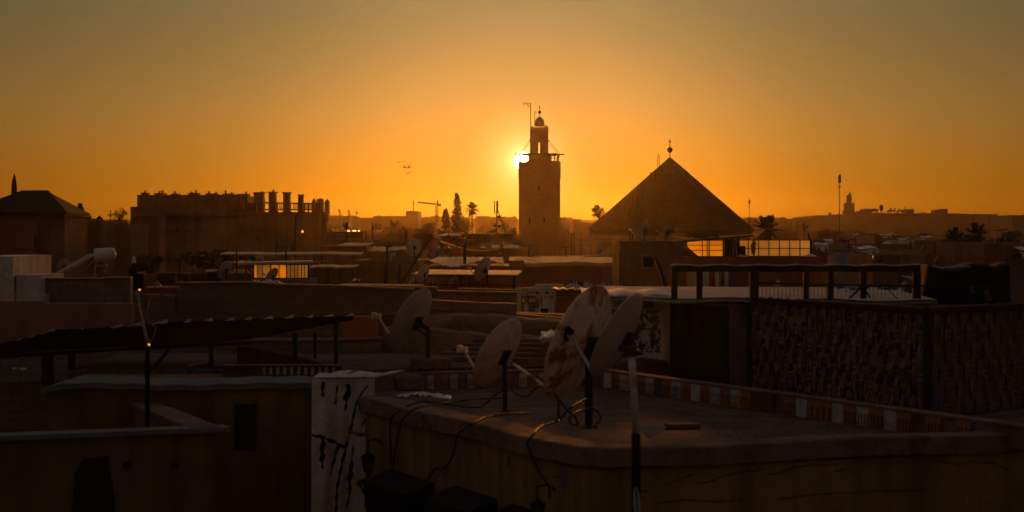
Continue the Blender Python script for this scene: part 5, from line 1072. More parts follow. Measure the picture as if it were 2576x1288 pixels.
washing((1100, 632), (1160, 633), 4, 80, 'washing line with a few cloths in the hazy terrace left of the minaret', 3)
washing((2070, 632), (2126, 633), 5, 84, 'washing line with small cloths right of the glazed roof terrace', 4)
washing((1736, 668), (1842, 670), 6, 58, 'washing line before the dark red parapet seen through the beam frame', 5)
for p0, p1, Y0, Y1, sag, lab in (((1085, 596), (1310, 600), 60, 95, .5, 'thin wire strung from the slanting mast towards the minaret'), ((640, 655), (905, 640), 50, 60, .3, 'thin wire strung above the glowing glazed shed roof'), ((1580, 590), (1300, 640), 60, 80, .6, 'thin wire sagging left from the brown stair block'), ((1700, 600), (2112, 560), 66, 200, 1.0, 'thin wire running from the dark canopy to the phone mast')):
    a, c = P(*p0, Y0), P(*p1, Y1); t = thing('overhead_wire', a, lab, 'wire'); MB().tube([a.lerp(c, k / 12) - Vector((0, 0, sag * (1 - (k / 6 - 1) ** 2))) for k in range(13)], .012, 4).build('strand', 'cable_black', t)
# ================================================================ NEAR TERRACE HOUSE (seen from above, corner towards us)
def flat(px, py, H): Y = F * H / (py - HOR); return Vector((X(px, Y), Y, CZ - H))
A = Vector((.75, 19.5, 0)); Bp = Vector((-1.89, 25.7, 0)); FR = Vector((9.0, 22.5, 0)); HC = CZ - 2.10; HF = CZ - 2.26
ab = (Bp - A); abn = Vector((-ab.y, ab.x, 0)).normalized();
if abn.x > 0: abn = -abn
af = (FR - A).normalized(); afn = Vector((af.y, -af.x, 0))
def onAB(px, py, off=0.0):
    q = px - 1288; t = (F * A.x - q * A.y) / (-F * ab.x + q * ab.y); p = A + ab * t; z = CZ + (HOR - py) / F * p.y; return Vector((p.x, p.y, z)) + abn * off
def onAF(px, py, off=0.0):
    q = px - 1288; d = FR - A; t = (F * A.x - q * A.y) / (q * d.y - F * d.x); p = A + d * t; z = CZ + (HOR - py) / F * p.y; return Vector((p.x, p.y, z)) + afn * off
house_ = thing('terrace_house', A, 'ochre plastered house with brown-rimmed tiled roof terrace filling the near right', 'house')
G1 = Vector((-2.62, 26.1, 0)); G2 = Vector((-2.62, 28.8, 0)); Cc = Vector((1.15, 30.2, 0)); E1 = Vector((9.0, 18.8, 0)); 
P1r, P2r = flat(1480, 925, 2.0), flat(2480, 1058, 2.0)      # line of the tiled parapet
dpr = (P2r - P1r); dpr.z = 0
ringpts = [A, FR, Vector((12, 22.5, 0)), Vector((12, 30, 0)), Vector((1.15, 30.4, 0)), G2, G1, Vector((-1.93, 26.1, 0)), Bp]
MB().extz([(p.x, p.y) for p in ringpts], 0, HF - .05).build('wall', 'ochre_plaster', house_)
MB().extz([(p.x, p.y) for p in ringpts], HF - .046, HF).build('roof_floor', 'terrace_tile', house_)
# rounded plaster lip along both front edges
def lip(pts, name, m, w=.42, h=.19, seed=1, over=.055, z=HC):
    rnd = random.Random(seed); b = MB(); prof = [(-.004, -h), (-over, -h), (-over, -h * .6), (-over, -.014), (-over + .014, 0), (.12, .002), (w * .8, -.006), (w, -.012), (w, -.2)]
    n = []; P_ = []
    for i in range(len(pts) - 1):
        k = max(2, int((pts[i + 1] - pts[i]).length / .11))
        for j in range(k + (i == len(pts) - 2)): P_.append(pts[i].lerp(pts[i + 1], j / k))
    k0 = len(b.v)
    for i, p in enumerate(P_):
        t = (P_[min(i + 1, len(P_) - 1)] - P_[max(i - 1, 0)]).normalized(); inn = Vector((-t.y, t.x, 0)); jz = .012 * math.sin(i * .23) + rnd.uniform(-.004, .004); jx = .010 * math.sin(i * .31 + 1) + rnd.uniform(-.004, .004) + (.02 if rnd.random() < .08 else 0)
        for (d, zz) in prof: q = p + inn * (d + jx); b.v.append(Vector((q.x, q.y, z + zz + jz)))
    m_ = len(prof)
    for i in range(len(P_) - 1):
        for j in range(m_ - 1):
            a = k0 + i * m_ + j; b.f.append([a, a + m_, a + m_ + 1, a + 1]); b.m.append(0); b.s.append(False)
    b.f.append([k0 + j for j in range(m_)]); b.m.append(0); b.s.append(False); e = k0 + (len(P_) - 1) * m_; b.f.append([e + j for j in range(m_)][::-1]); b.m.append(0); b.s.append(False)
    return b.build(name, m, house_)
corner = [A + ab * .02 - af * .0, A + af * .14]
lip([Bp + ab * .04, A + ab * .5] + corner + [A + af * 3, FR], 'coping', 'brown_coping', seed=3)
# drips and cracks of the ochre wall: real thin strips set a few mm proud
b = MB(); rnd = random.Random(21)
def crack(pts, fn, w=.012, m=0):
    q = []; b = MB()
    for i in range(len(pts) - 1):
        for k in range(5): t = k / 5; q.append((pts[i][0] + (pts[i + 1][0] - pts[i][0]) * t, pts[i][1] + (pts[i + 1][1] - pts[i][1]) * t + rnd.uniform(-1.2, 1.2)))
    q.append(pts[-1]); q = [fn(x, y, .004) for x, y in q]
    for i in range(len(q) - 1):
        up = Vector((0, 0, w * rnd.uniform(.4, 1))); b.add([q[i] - up / 2, q[i + 1] - up / 2, q[i + 1] + up / 2, q[i] + up / 2], [(0, 1, 2, 3)], m)
    b.build('crack', 'dark_void', house_)
for c_ in ([(1662, 1224), (1700, 1208), (1745, 1193)], [(1750, 1218), (1790, 1210), (1820, 1196), (1860, 1190), (1920, 1180)], [(1932, 1193), (1960, 1190), (2000, 1174), (2060, 1170), (2110, 1168)], [(2095, 1185), (2140, 1180), (2152, 1195)], [(2340, 1160), (2380, 1162), (2410, 1170), (2440, 1161), (2500, 1165), (2535, 1182)], [(1652, 1266), (1720, 1258), (1800, 1262), (1880, 1256)], [(1960, 1256), (2040, 1244), (2120, 1240), (2330, 1232)]): crack(c_, onAF)
for c_ in ([(1390, 1196), (1420, 1205), (1440, 1208)],): crack(c_, onAB)
b = MB()
for px, py, w, h in ((1206, 1148, 5, 14), (1280, 1160, 6, 14), (1418, 1200, 11, 30)):
    c = onAB(px, py, .006); u = ab.normalized(); k = c.y / F
    b.add([c + u * math.cos(a * .5236) * w * k * 1.6 + Vector((0, 0, math.sin(a * .5236) * h * k)) for a in range(12)], [tuple(range(12))])
b.build('patch', 'purple_cloth', house_)
# low tiled parapet along the far side
b = MB(); u = dpr.normalized(); nin = Vector((u.y, -u.x, 0)); nin = nin if nin.y < 0 else -nin
P0 = Vector((P1r.x, P1r.y, 0)); Pend = P0 + dpr * 1.35; zt = CZ - 2.0
L0 = Vector((-2.5, 28.7, 0))
def pbox(a, c0, z0, z1, th, m=0, off=0.0):
    a = a + nin * off; c0 = c0 + nin * off; k = -nin * th
    b.add([(p.x, p.y, z) for z in (z0, z1) for p in (a, c0, c0 + k, a + k)], [(3, 2, 1, 0), (4, 5, 6, 7), (0, 1, 5, 4), (1, 2, 6, 5), (2, 3, 7, 6), (3, 0, 4, 7)], m)
pbox(P0, Pend, 0 + HF, zt - .03, .16); pbox(P0 - u * .05, Pend, zt - .028, zt, .2, off=.02)
b.build('parapet', 'brown_coping', house_)
def parpt(px):
    q = px - 1288; t = (F * P0.x - q * P0.y) / (q * dpr.y - F * dpr.x); return P0 + dpr * t
blocks = [(1488, 1505, 'o'), (1523, 1542, 'w'), (1543, 1562, 'o'), (1563, 1583, 'p'), (1600, 1628, 'o'), (1628, 1648, 'p'), (1650, 1669, 'd'), (1671, 1693, 'o'), (1694, 1715, 'p'), (1717, 1740, 'o'), (1742, 1765, 'w'), (1766, 1790, 'o'), (1791, 1815, 'p'), (1817, 1842, 'o'), (1843, 1867, 'p'), (1868, 1893, 'o'), (1896, 1950, 'd'), (1978, 2006, 'o'), (2007, 2034, 'w'), (2036, 2096, 'o'), (2098, 2126, 'w'), (2127, 2158, 'o'), (2160, 2190, 'p'), (2191, 2226, 'o'), (2228, 2259, 'w'), (2261, 2297, 'o'), (2335, 2371, 'o'), (2410, 2448, 'o')]
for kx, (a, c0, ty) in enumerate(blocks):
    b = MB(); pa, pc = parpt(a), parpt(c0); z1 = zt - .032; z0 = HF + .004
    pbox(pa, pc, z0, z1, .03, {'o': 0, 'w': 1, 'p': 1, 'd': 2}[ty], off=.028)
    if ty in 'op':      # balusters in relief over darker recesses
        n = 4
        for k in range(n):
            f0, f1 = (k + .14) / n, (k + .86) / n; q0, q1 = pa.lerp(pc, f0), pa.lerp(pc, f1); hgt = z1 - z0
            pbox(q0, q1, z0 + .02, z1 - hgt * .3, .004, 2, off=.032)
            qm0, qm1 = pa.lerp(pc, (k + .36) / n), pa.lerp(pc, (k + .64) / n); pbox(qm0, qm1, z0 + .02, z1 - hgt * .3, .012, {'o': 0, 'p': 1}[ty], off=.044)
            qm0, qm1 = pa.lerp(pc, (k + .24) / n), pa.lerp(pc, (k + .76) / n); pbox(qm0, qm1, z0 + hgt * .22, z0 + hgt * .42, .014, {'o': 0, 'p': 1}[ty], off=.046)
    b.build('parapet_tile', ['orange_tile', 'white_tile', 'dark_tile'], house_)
# left half of the far parapet, in front of the neighbouring terrace
b = MB(); u2 = (P0 - L0).normalized(); nin = Vector((u2.y, -u2.x, 0)); zL = CZ - 2.02
pbox(L0, P0 - u2 * .02, HF, zL, .3); b.build('parapet', 'brown_coping', house_)
for kx, (a, c0, ty) in enumerate(((1075, 1090, 1), (1110, 1128, 0), (1131, 1150, 1), (1154, 1170, 0), (1175, 1195, 1), (1306, 1325, 1), (1330, 1350, 0), (1354, 1372, 1))):
    b = MB(); d2 = P0 - L0
    def lp(px): q = px - 1288; t = (F * L0.x - q * L0.y) / (q * d2.y - F * d2.x); return L0 + d2 * t
    pbox(lp(a), lp(c0), HF + .005, zL - .04, .03, ty, off=.028)
    for k in range(4): pbox(lp(a + (c0 - a) * (k + .3) / 4), lp(a + (c0 - a) * (k + .7) / 4), HF + .03, zL - .1, .004, 2, off=.032)
    b.build('parapet_tile', ['orange_tile', 'white_tile', 'dark_tile'], house_)
# hooded windows on the left facade
for i, (a, c0, ya, yc) in enumerate(((985, 1094, 1193, 1210), (1144, 1252, 1228, 1258), (1292, 1336, 1274, 1284))):
    p0, p1 = onAB(a, ya), onAB(c0, yc); zt_ = (p0.z + p1.z) / 2; p0.z = p1.z = zt_; hd = MB(); o1 = abn * .36; dz = Vector((0, 0, -.13)); dv = Vector((0, 0, -.55))
    hd.slab([p0, p1, p1 + o1 + dz, p0 + o1 + dz], .025); hd.slab([p0 + o1 + dz, p1 + o1 + dz, p1 + o1 * .8 + dz + dv, p0 + o1 * .8 + dz + dv], .02)
    hd.slab([p0, p0 + o1 + dz, p0 + o1 * .8 + dz + dv, p0 + dv + dz], .02); hd.slab([p1, p1 + o1 + dz, p1 + o1 * .8 + dz + dv, p1 + dv + dz], .02)
    hd.build('window_hood', 'black_tarp', house_)
# ---------- white painted cloth hanging over the left end of the terrace
def near_line(px, py, pts, w):
    for i in range(len(pts) - 1):
        ax, ay = pts[i]; bx, by = pts[i + 1]; dx, dy = bx - ax, by - ay; l2 = dx * dx + dy * dy; t = max(0, min(1, ((px - ax) * dx + (py - ay) * dy) / l2)); ww = w[i] if isinstance(w, (list, tuple)) else w
        if math.hypot(px - ax - dx * t, py - ay - dy * t) < ww * (1.25 + .45 * math.sin(py * .21 + px * .13)): return True
    return False
lines = [([(926, 970), (908, 992), (897, 1020), (885, 1070), (875, 1110), (862, 1165), (850, 1225), (846, 1300)], 2.6), ([(786, 1089), (820, 1096), (866, 1123)], 3), ([(816, 960), (815, 990)], 3.4), ([(851, 968), (846, 1014)], 1.7), ([(880, 972), (874, 1002), (871, 1028)], [6, 2]), ([(817, 1100), (814, 1150), (815, 1170)], [5, 3]), ([(852, 1122), (840, 1160), (834, 1190)], [3.4, 1.8]), ([(890, 1120), (886, 1168), (880, 1205), (881, 1240), (872, 1280)], [1.8, 5, 4, 2]), ([(934, 966 + 60), (915, 1066)], 1.6), ([(884, 1085), (945, 1095)], 3.2), ([(938, 1115), (935, 1180), (930, 1200), (925, 1225), (924, 1270)], [1.6, 2.5, 9, 2.2]), ([(910, 1205), (932, 1215)], 4), ([(905, 1210), (915, 1228)], 3)]
Yc = 26.06; nu, nv = 120, 250
def clo(u, v):
    px = 788 + 157 * u; py = 951 + 375 * v
    return (X(px, Yc), Yc - .16 - .075 * math.sin(u * 8 + v * 1.3) * min(1, v * 4 + .1) - .024 * math.sin(u * 27 + v * 3) - .012 * math.sin(v * 17 + u * 6), Z(py, Yc))
def clm(i, j):
    px = 788 + 157 * (i + .5) / nu; py = 951 + 375 * (j + .5) / nv
    if near_line(px, py, lines[9][0], 3.4): return 2
    return 1 if any(near_line(px, py, a, w) for a, w in lines) else 0
t = thing('painted_cloth', (X(866, Yc), Yc, Z(1326, Yc)), 'large white cloth with dark painted branches hanging over the house corner', 'cloth')
b = MB(); b.grid(clo, nu, nv, m=clm); b.grid(lambda u, v: Vector(clo(u, v)) + Vector((0, .006, 0)), 20, 30); b.build('hanging_part', ['white_wash', 'dark_void', 'purple_cloth'], t)
def clt(u, v):      # part lying back over the coping
    x, y, z = clo(u, 0); return (x + v * .25 * (1 + u), y + .9 * v, z + .02 + .03 * math.sin(u * 9 + v * 7) * v + .035 * math.sin(v * 3.14))
b = MB(); b.grid(clt, 30, 16, m=lambda i, j: 1 if (i * 7 + j * 5) % 23 == 0 or (abs(i - 12) < 2 and j > 4) else 0); b.grid(lambda u, v: Vector(clt(u, v)) - Vector((0, 0, .006)), 12, 8); b.build('folded_part', ['white_wash', 'dark_void'], t)
t = thing('plastic_wrap', flat(1040, 995, 2.1), 'crumpled clear plastic catching orange glints beside the round cushion', 'plastic sheet'); rnd = random.Random(31)
b = MB(); o0 = flat(1000, 1000, 2.1)
b.grid(lambda u, v: (o0.x - .02 + .72 * u, o0.y - .12 + .45 * v - .35 * u, CZ - 2.1 + .02 + rnd.uniform(0, .055) * math.sin(u * 3.1)), 22, 10, sm=False); b.build('sheet', 'clear_plastic', t)
t = thing('round_cushion', flat(1026, 982, 2.06), 'dark round stuffed cushion sitting on the coping beside the painted cloth', 'cushion'); c = flat(1026, 982, 2.06); k = c.y / F
MB().lathe([(0, 0), (33 * k, .0), (36 * k, .05), (34 * k, .1), (37 * k, .14), (34 * k, .19), (20 * k, .215), (0, .22)], c, n=26).build('body', 'purple_cloth', t)
# ---------- near dishes
dish(1253, 888, 190, 31, .47, 23.6, 1036, 'pale dish on a dark pole at the centre of the near terrace edge', po=.12, m='dish_white', armlen=.5)
dish(1456, 863, 304, 24, .46, 21.8, 1076, 'tallest near dish with big brown rust stains', po=.1, m='dish_rusty', arm=False)
dish(1553, 844, 236, 30, .36, 20.2, 900, 'greyish dish right of the rust-stained one, fixed to the peeling pipe', po=.16, m='dish_grey', arm=False, pole=False)
dish(1035, 804, 170, 29, .42, 29.9, 908, 'dish on a round concrete foot, leftmost of the large near dishes', po=.32, m='dish_grey')
c = Vector((X(1085, 29.75), 29.75, CZ - 1.985)); t = thing('concrete_foot', c, 'round concrete foot under the leftmost large dish', 'concrete foot'); MB().lathe([(0, 0), (.31, 0), (.31, .12), (.29, .14), (0, .145)], c, n=26, sm=False).build('block', 'brown_coping', t)
# clamps and strut on the peeling pipe
Yp = 19.3; t = thing('peeling_pipe', (X(1597, Yp), Yp, 0), 'upright pipe, peeling white above the coping and black below it', 'pipe')
MB().tube([P(1600, 1092, Yp), P(1593, 960, Yp), P(1588, 885, Yp)], .036, 14).build('upper_pipe', 'rusty_white', t)
MB().tube([(X(1600, Yp), Yp, 0), P(1600, 1092, Yp)], .045, 14).build('lower_pipe', 'black_paint', t)
b = MB(); b.beam(P(1560, 880, Yp + .4), P(1612, 884, Yp), .03, .03).beam(P(1565, 892, Yp + .4), P(1615, 890, Yp), .022, .03).beam(P(1560, 872, Yp + .5), P(1592, 880, Yp), .03).obox(P(1589, 885, Yp), .1, .08, .09); b.build('clamp', 'rust_steel', t)
MB().tube([P(1594, 892, Yp - .02), P(1602, 880, Yp - .04), P(1612, 885, Yp - .02)], .01, 6).build('clamp_bolt', 'galvanised', t)
t = thing('plastic_bag', P(1608, 1290, Yp - .1), 'pale twisted plastic bag tied to the black part of the pipe', 'bag'); b = MB()
b.grid(lambda u, v: (X(1598 + 4 * math.sin(v * 2) + (u - .5) * 18 * math.sin(min(1, v * 1.5) * 1.9 + .25), Yp), Yp - .06 - .02 * math.sin(u * 9), Z(1222 + 90 * v, Yp)), 14, 16); b.build('film', 'clear_plastic', t)
t = thing('rubber_strap', P(1606, 1235, Yp), 'black strap knotted round the black pipe above the bag', 'strap'); MB().tube([P(1588, 1232, Yp - .05), P(1602, 1238, Yp - .06), P(1618, 1234, Yp - .05), P(1628, 1237, Yp - .05)], .012, 6).build('band', 'cable_black', t)
# dark pole coils and cables
def cable(pts, label, r_=.012, m='cable_black', sub=6):
    q = []
    for i in range(len(pts) - 1):
        p0 = pts[max(i - 1, 0)]; p1 = pts[i]; p2 = pts[i + 1]; p3 = pts[min(i + 2, len(pts) - 1)]
        for k in range(sub):
            s = k / sub; q.append(.5 * ((2 * p1) + (p2 - p0) * s + (2 * p0 - 5 * p1 + 4 * p2 - p3) * s * s + (3 * p1 - p0 - 3 * p2 + p3) * s ** 3))
    q.append(pts[-1]); t = thing('cable', pts[0], label, 'cable'); MB().tube(q, r_, 7).build('sheath', m, t); return t
fl = lambda px, py, H=2.08: flat(px, py, H)
cable([onAB(990, 1165, .04), onAB(1002, 1130, .1), onAB(1001, 1075, .1), onAB(1012, 1040, .1), fl(1045, 1014, 2.06), fl(1090, 1011, 2.05), fl(1130, 1018, 2.08), fl(1205, 1024, 2.1), P(1240, 998, 24.2), P(1271, 975, 23.7)], 'black cable from the first window hood over the coping to the central pole')
cable([onAB(996, 1180, .05), onAB(1018, 1110, .1), onAB(1033, 1055, .1), fl(1045, 1028, 2.06), fl(1100, 1018, 2.06), fl(1160, 1008, 2.12), P(1215, 1003, 24.5), P(1270, 1001, 23.7)], 'second black cable running beside the first one to the central pole')
cable([onAB(1086, 1206, .05), onAB(1108, 1178, .06), onAB(1135, 1174, .07), onAB(1157, 1140, .08), onAB(1173, 1092, .1), fl(1186, 1068, 2.06), fl(1230, 1048, 2.06), fl(1290, 1041, 2.06), fl(1330, 1040, 2.07)], 'bent black cable dropping from the coping to the middle of the ochre wall')
cable([onAB(1396, 1252, .06), onAB(1392, 1222, .06), onAB(1368, 1178, .07), onAB(1346, 1118, .09), fl(1341, 1094, 2.06), fl(1364, 1072, 2.06), fl(1400, 1060, 2.06), P(1405, 1035, 21.7), P(1404, 1008, 21.7), P(1399, 992, 21.7)], 'long black cable from the rust-stained dish down to the second lantern')
cable([P(1479, 1002, 21.6), P(1450, 1018, 21.3), P(1430, 1030, 21.2), fl(1410, 1054, 2.07), fl(1404, 1062, 2.07)], 'black cable crossing low left of the dark pole')
cable([P(1480, 1028, 21.6), P(1448, 1038, 21.3), P(1432, 1054, 21.2), fl(1440, 1068, 2.07), fl(1475, 1067, 2.07)], 'black cable loop lying left of the dark pole')
cable([P(1488, 1026, 21.6), P(1504, 1036, 21.5), P(1511, 1052, 21.4), P(1500, 1068, 21.3), fl(1484, 1078, 2.06)], 'black cable loop right of the dark pole')
cable([P(1407, 1006, 21.7), P(1425, 1030, 21.6), P(1446, 1046, 21.5), fl(1453, 1066, 2.08)], 'thin black cable curling from the rust-stained dish to the roof')
cable([P(1396, 990, 21.7), P(1360, 970, 22.4), P(1325, 996, 22.9), P(1297, 990, 23.2), P(1283, 965, 23.5)], 'black cable sagging between the central dish and the rust-stained dish')
t = thing('slanting_strut', P(1402, 995, 21.7), 'pale slanting strut reaching from the central pole to the rust-stained dish', 'strut'); MB().tube([P(1288, 914, 23.4), P(1330, 942, 22.7), P(1400, 994, 21.75)], .018, 8).build('rod', 'rusty_white', t)
t = thing('black_clips', P(1425, 850, 21.4), 'black clamp knob on the left rim of the rust-stained dish', 'clamp'); b = MB(); b.ball(P(1424, 826, 21.35), .05, 10).ball(P(1436, 835, 21.3), .04, 10).tube([P(1424, 828, 21.35), P(1422, 845, 21.3), P(1428, 858, 21.3)], .022, 7); b.build('body', 'black_paint', t); MB().beam(P(1434, 842, 21.3), P(1492, 938, 21.2), .026).build('strut', 'rusty_white', t)
# lanterns on the ochre wall
def lantern(px, py0, py1, label):
    c = onAB(px, py1, .2); top = onAB(px, py0, .2); h = top.z - c.z; k = h / 1.0; t = thing('wall_lantern', c, label, 'lantern')
    MB().lathe([(0, .74 * k), (.20 * k, .60 * k), (.21 * k, .585 * k), (.03 * k, .60 * k)], c, n=6, sm=False).lathe([(0, 0), (.025 * k, .03 * k), (.03 * k, .1 * k), (.1 * k, .2 * k), (.11 * k, .22 * k), (0, .22 * k)], c, n=6, sm=False).tube([c + Vector((0, 0, .72 * k)), c + Vector((0, 0, k))], .02 * k, 6).build('body', 'black_paint', t)
    MB().lathe([(.11 * k, .225 * k), (.175 * k, .58 * k)], c, n=6, sm=False).build('glass', 'lantern_glass', t)
    b = MB()
    for i in range(6): a = i * 1.0472; b.beam(c + Vector((.112 * k * math.cos(a), .112 * k * math.sin(a), .22 * k)), c + Vector((.178 * k * math.cos(a), .178 * k * math.sin(a), .585 * k)), .016 * k)
    b.tube([c + Vector((0, 0, k)), c + Vector((0, 0, k * 1.04)) - abn * .1, c + Vector((0, 0, .9 * k)) - abn * .2], .012, 6); b.build('bracket', 'black_paint', t)
lantern(964, 1108, 1205, 'black six-sided lantern on the ochre wall beside the painted cloth')
lantern(1397, 1222, 1330, 'black lantern cut by the lower border on the ochre wall')
# things lying on the right coping
c = fl(1718, 1078, 2.08); t = thing('red_brick', c, 'flat dark red tile lying on the front coping', 'brick'); MB().obox(c + Vector((0, .05, .025)), .34, .22, .05, Matrix.Rotation(R(14), 3, 'Z')).obox(c + Vector((-.05, -.1, .012)), .42, .12, .025, Matrix.Rotation(R(10), 3, 'Z'), 1).build('slab', ['red_plastic', 'dark_wood'], t)
c = fl(1642, 1085, 2.07); t = thing('zinc_sheet', c, 'pale bent metal sheet lying between the pipe and the red tile', 'metal sheet'); MB().slab([fl(1603, 1075, 2.04), fl(1632, 1102, 2.05), fl(1680, 1074, 2.04), fl(1640, 1064, 2.04)], .01).build('sheet', 'grey_coping', t)
# ---------- woven hut on the terrace
Q1, Q2, Q3 = Vector((X(1885, 28.6), 28.6, 0)), Vector((X(2330, 24.5), 24.5, 0)), Vector((X(2660, 26.6), 26.6, 0)); zt2, zb2 = CZ - .93, CZ - 2.3
t = thing('woven_reed_hut', Q2, 'rooftop hut with woven reed walls, dark curtain door and black beams', 'hut')
def weave(q0, q1, name, cell, mi, seed, z1=zt2):
    rnd = random.Random(seed); b = MB(); d = (q1 - q0); ln = d.length; u = d / ln; nn = Vector((u.y, -u.x, 0)); nn = nn if nn.y < 0 else -nn; cols_ = int(ln / cell); rows_ = int((z1 - zb2) / (cell * 1.6))
    b.add([q0 + Vector((0, 0, zb2)), q1 + Vector((0, 0, zb2)), q1 + Vector((0, 0, z1)), q0 + Vector((0, 0, z1))], [(0, 1, 2, 3)], 1)
    for i in range(cols_):
        for j in range(rows_):
            x0 = i * cell; z0 = zb2 + j * (z1 - zb2) / rows_; hh = (z1 - zb2) / rows_; over = (i + j) % 2
            slant = .006 * math.sin(i * .7 + j) + .004 * j
            if over:
                for k in range(5):      # split reeds standing, pushed proud
                    xx = x0 + cell * (k + .5) / 5 + rnd.uniform(-.006, .006); w = cell / 12 * rnd.uniform(.6, 1.3); e = .028 + rnd.uniform(0, .01)
                    if rnd.random() < .08: continue
                    pts = []
                    for s in range(4):
                        zz = z0 - hh * .22 + hh * 1.44 * s / 3; off = e * math.sin(math.pi * (s + .35) / 3.7); pts.append((q0 + u * (xx + slant * s + rnd.uniform(-.003, .003)) + nn * off, zz))
                    for s in range(3):
                        (a, za), (c, zc) = pts[s], pts[s + 1]; b.add([a - u * w + Vector((0, 0, za)), a + u * w + Vector((0, 0, za)), c + u * w + Vector((0, 0, zc)), c - u * w + Vector((0, 0, zc))], [(0, 1, 2, 3)], rnd.choice((0, 0, 1, 2)))
            else:
                for k in range(3):
                    zz = z0 + hh * (k + .6) / 3.4 + rnd.uniform(-.008, .008); w = hh / 16 * rnd.uniform(.6, 1.2); e = .016
                    a = q0 + u * (x0 - cell * .05) + nn * e; c = q0 + u * (x0 + cell * 1.05) + nn * e; b.add([a + Vector((0, 0, zz - w)), c + Vector((0, 0, zz - w + .006)), c + Vector((0, 0, zz + w + .006)), a + Vector((0, 0, zz + w))], [(0, 1, 2, 3)], rnd.choice((0, 1, 2)))
    return b.build(name, mi, t)
weave(Q1, Q2, 'reed_wall', .125, ['reed_light', 'reed_dark', 'dark_wood'], 1); weave(Q2 + Vector((.06, .02, 0)), Q3, 'reed_wall', .14, ['reed_dark', 'purple_cloth', 'reed_dark'], 2)
b = MB(); b.beam(Q1 + Vector((0, -.03, zt2)), Q2 + Vector((0, -.03, zt2)), .1, .07); b.beam(Q2 + Vector((0, -.03, zt2)), Q3 + Vector((0, -.03, zt2)), .1, .07); b.beam(Q1 + Vector((-.1, -.04, zb2 + .02)), Q2 + Vector((0, -.04, zb2 + .02)), .1, .07); b.beam(Q2 + Vector((0, -.04, zb2 + .02)), Q3 + Vector((0, -.04, zb2 + .02)), .1, .07)
b.build('beam', 'dark_wood', t)
for q in (Q1, Q2): MB().box(q.x - .045, q.x + .045, q.y - .1, q.y - .01, HF, zt2 + .02).build('post', 'dark_wood', t)
d0, d1 = Vector((X(1686, 28.9), 28.9, 0)), Vector((X(1880, 28.7), 28.7, 0)); b = MB()
b.grid(lambda u, v: d0.lerp(d1, u) + Vector((0, .03 * math.sin(u * 30), zb2 + (zt2 - .0 - zb2) * v)), 60, 4); b.build('door_curtain', 'black_tarp', t)
b = MB(); e0 = d0.lerp(d1, .76) + Vector((0, -.05, 0)); e1 = d1 + Vector((0, -.05, 0)); b.slab([e0 + Vector((0, 0, zb2)), e1 + Vector((0, 0, zb2)), e1 + Vector((0, 0, zt2 - .1)), e0 + Vector((0, 0, zt2 - .04))], .02); b.build('door_panel', 'purple_cloth', t)
b = MB(); b.beam(e0 + Vector((.1, -.03, zt2 - .08)), e1 + Vector((-.02, -.03, zb2 + .75)), .03).beam(d0 + Vector((0, -.05, zt2 - .04)), d1 + Vector((0, -.05, zt2 - .1)), .05); b.build('door_rail', 'reed_dark', t)
zr = CZ - .845; b = MB()       # white tarpaulin roof stretched behind the front beam
def rf(u, v): x = X(1530, 28.6) + (X(2330, 28.6) - X(1530, 28.6)) * u; return (x, 28.95 - 1.1 * u * (1 - v) + v * 3.2, zr - .01 + .015 * math.sin(u * 21) * (1 - v) - .02 * u + .02 * v - .05 * (1 - v) ** 2)
b.grid(rf, 60, 6); b.grid(lambda u, v: Vector(rf(u, v)) - Vector((0, 0, .02)), 60, 6); b.grid(lambda u, v: Vector(rf(u, 0)) - Vector((0, 0, .02 + .04 * v)), 60, 1); b.build('roof_tarpaulin', 'grey_sheet', t)
# black beam frame above
t = thing('beam_frame', Vector((X(2000, 27.5), 27.5, CZ - 1)), 'black timber rail frame standing on top of the reed hut', 'railing'); Yb = 27.6
MB().box(X(1690, Yb), X(2316, Yb), Yb, Yb + .12, Z(684, Yb), Z(667, Yb)).build('top_beam', 'dark_wood', t)
b = MB(); b.grid(lambda u, v: (X(1689, Yb) + (X(2317, Yb) - X(1689, Yb)) * u, Yb - .012 + .14 * v, Z(665.6, Yb) + .008 * math.sin(u * 40) + .004 * math.sin(u * 90)), 120, 1); b.grid(lambda u, v: (X(1689, Yb) + (X(2317, Yb) - X(1689, Yb)) * u, Yb - .014, Z(665.6, Yb) + .008 * math.sin(u * 40) - .012 * v), 120, 1); b.build('glint_strip', 'white_sheet', t)  # white strip along the beam top paints in its sun glint
for px, w in ((1697, 7.5), (1760, 7.5), (1898, 11), (2029, 6.5), (2090, 7.5), (2173, 7.5), (2308, 9.5)): MB().box(X(px - w, Yb), X(px + w, Yb), Yb + .01, Yb + .1, Z(752, Yb), Z(684, Yb)).build('post', 'dark_wood', t)
MB().tube([P(1908, 712, Yb + .05), P(2060, 716, Yb + .05), P(2330, 720, Yb + .05)], .014, 6).tube([P(2300, 718, Yb + .05), P(2520, 722, Yb + .05)], .008, 5).build('lower_rail', 'cable_black', t)
b = MB()
for k in range(40): px = 1905 + k * 10; b.beam(P(px, 716, Yb + .06), P(px + 5, 752, Yb + .06), .0035); b.beam(P(px + 5, 716, Yb + .06), P(px, 752, Yb + .06), .0035)
b.build('net', 'net_dark', t)
for a_, c_, w_ in (((2137, 750), (2166, 722), .03), ((2172, 722), (2188, 748), .02), ((2222, 717), (2258, 752), .012)): MB().beam(P(*a_, Yb - .1), P(*c_, Yb - .1), w_).build('brace', 'dark_wood', t)
dish(1951, 728, 52, 20, .4, 36, 760, 'pale dish seen between the posts of the black beam frame', po=.1, arm=False); dish(2262, 735, 64, 34, .42, 35, 770, 'dim dish behind the right end of the black beam frame', po=.1, arm=False)
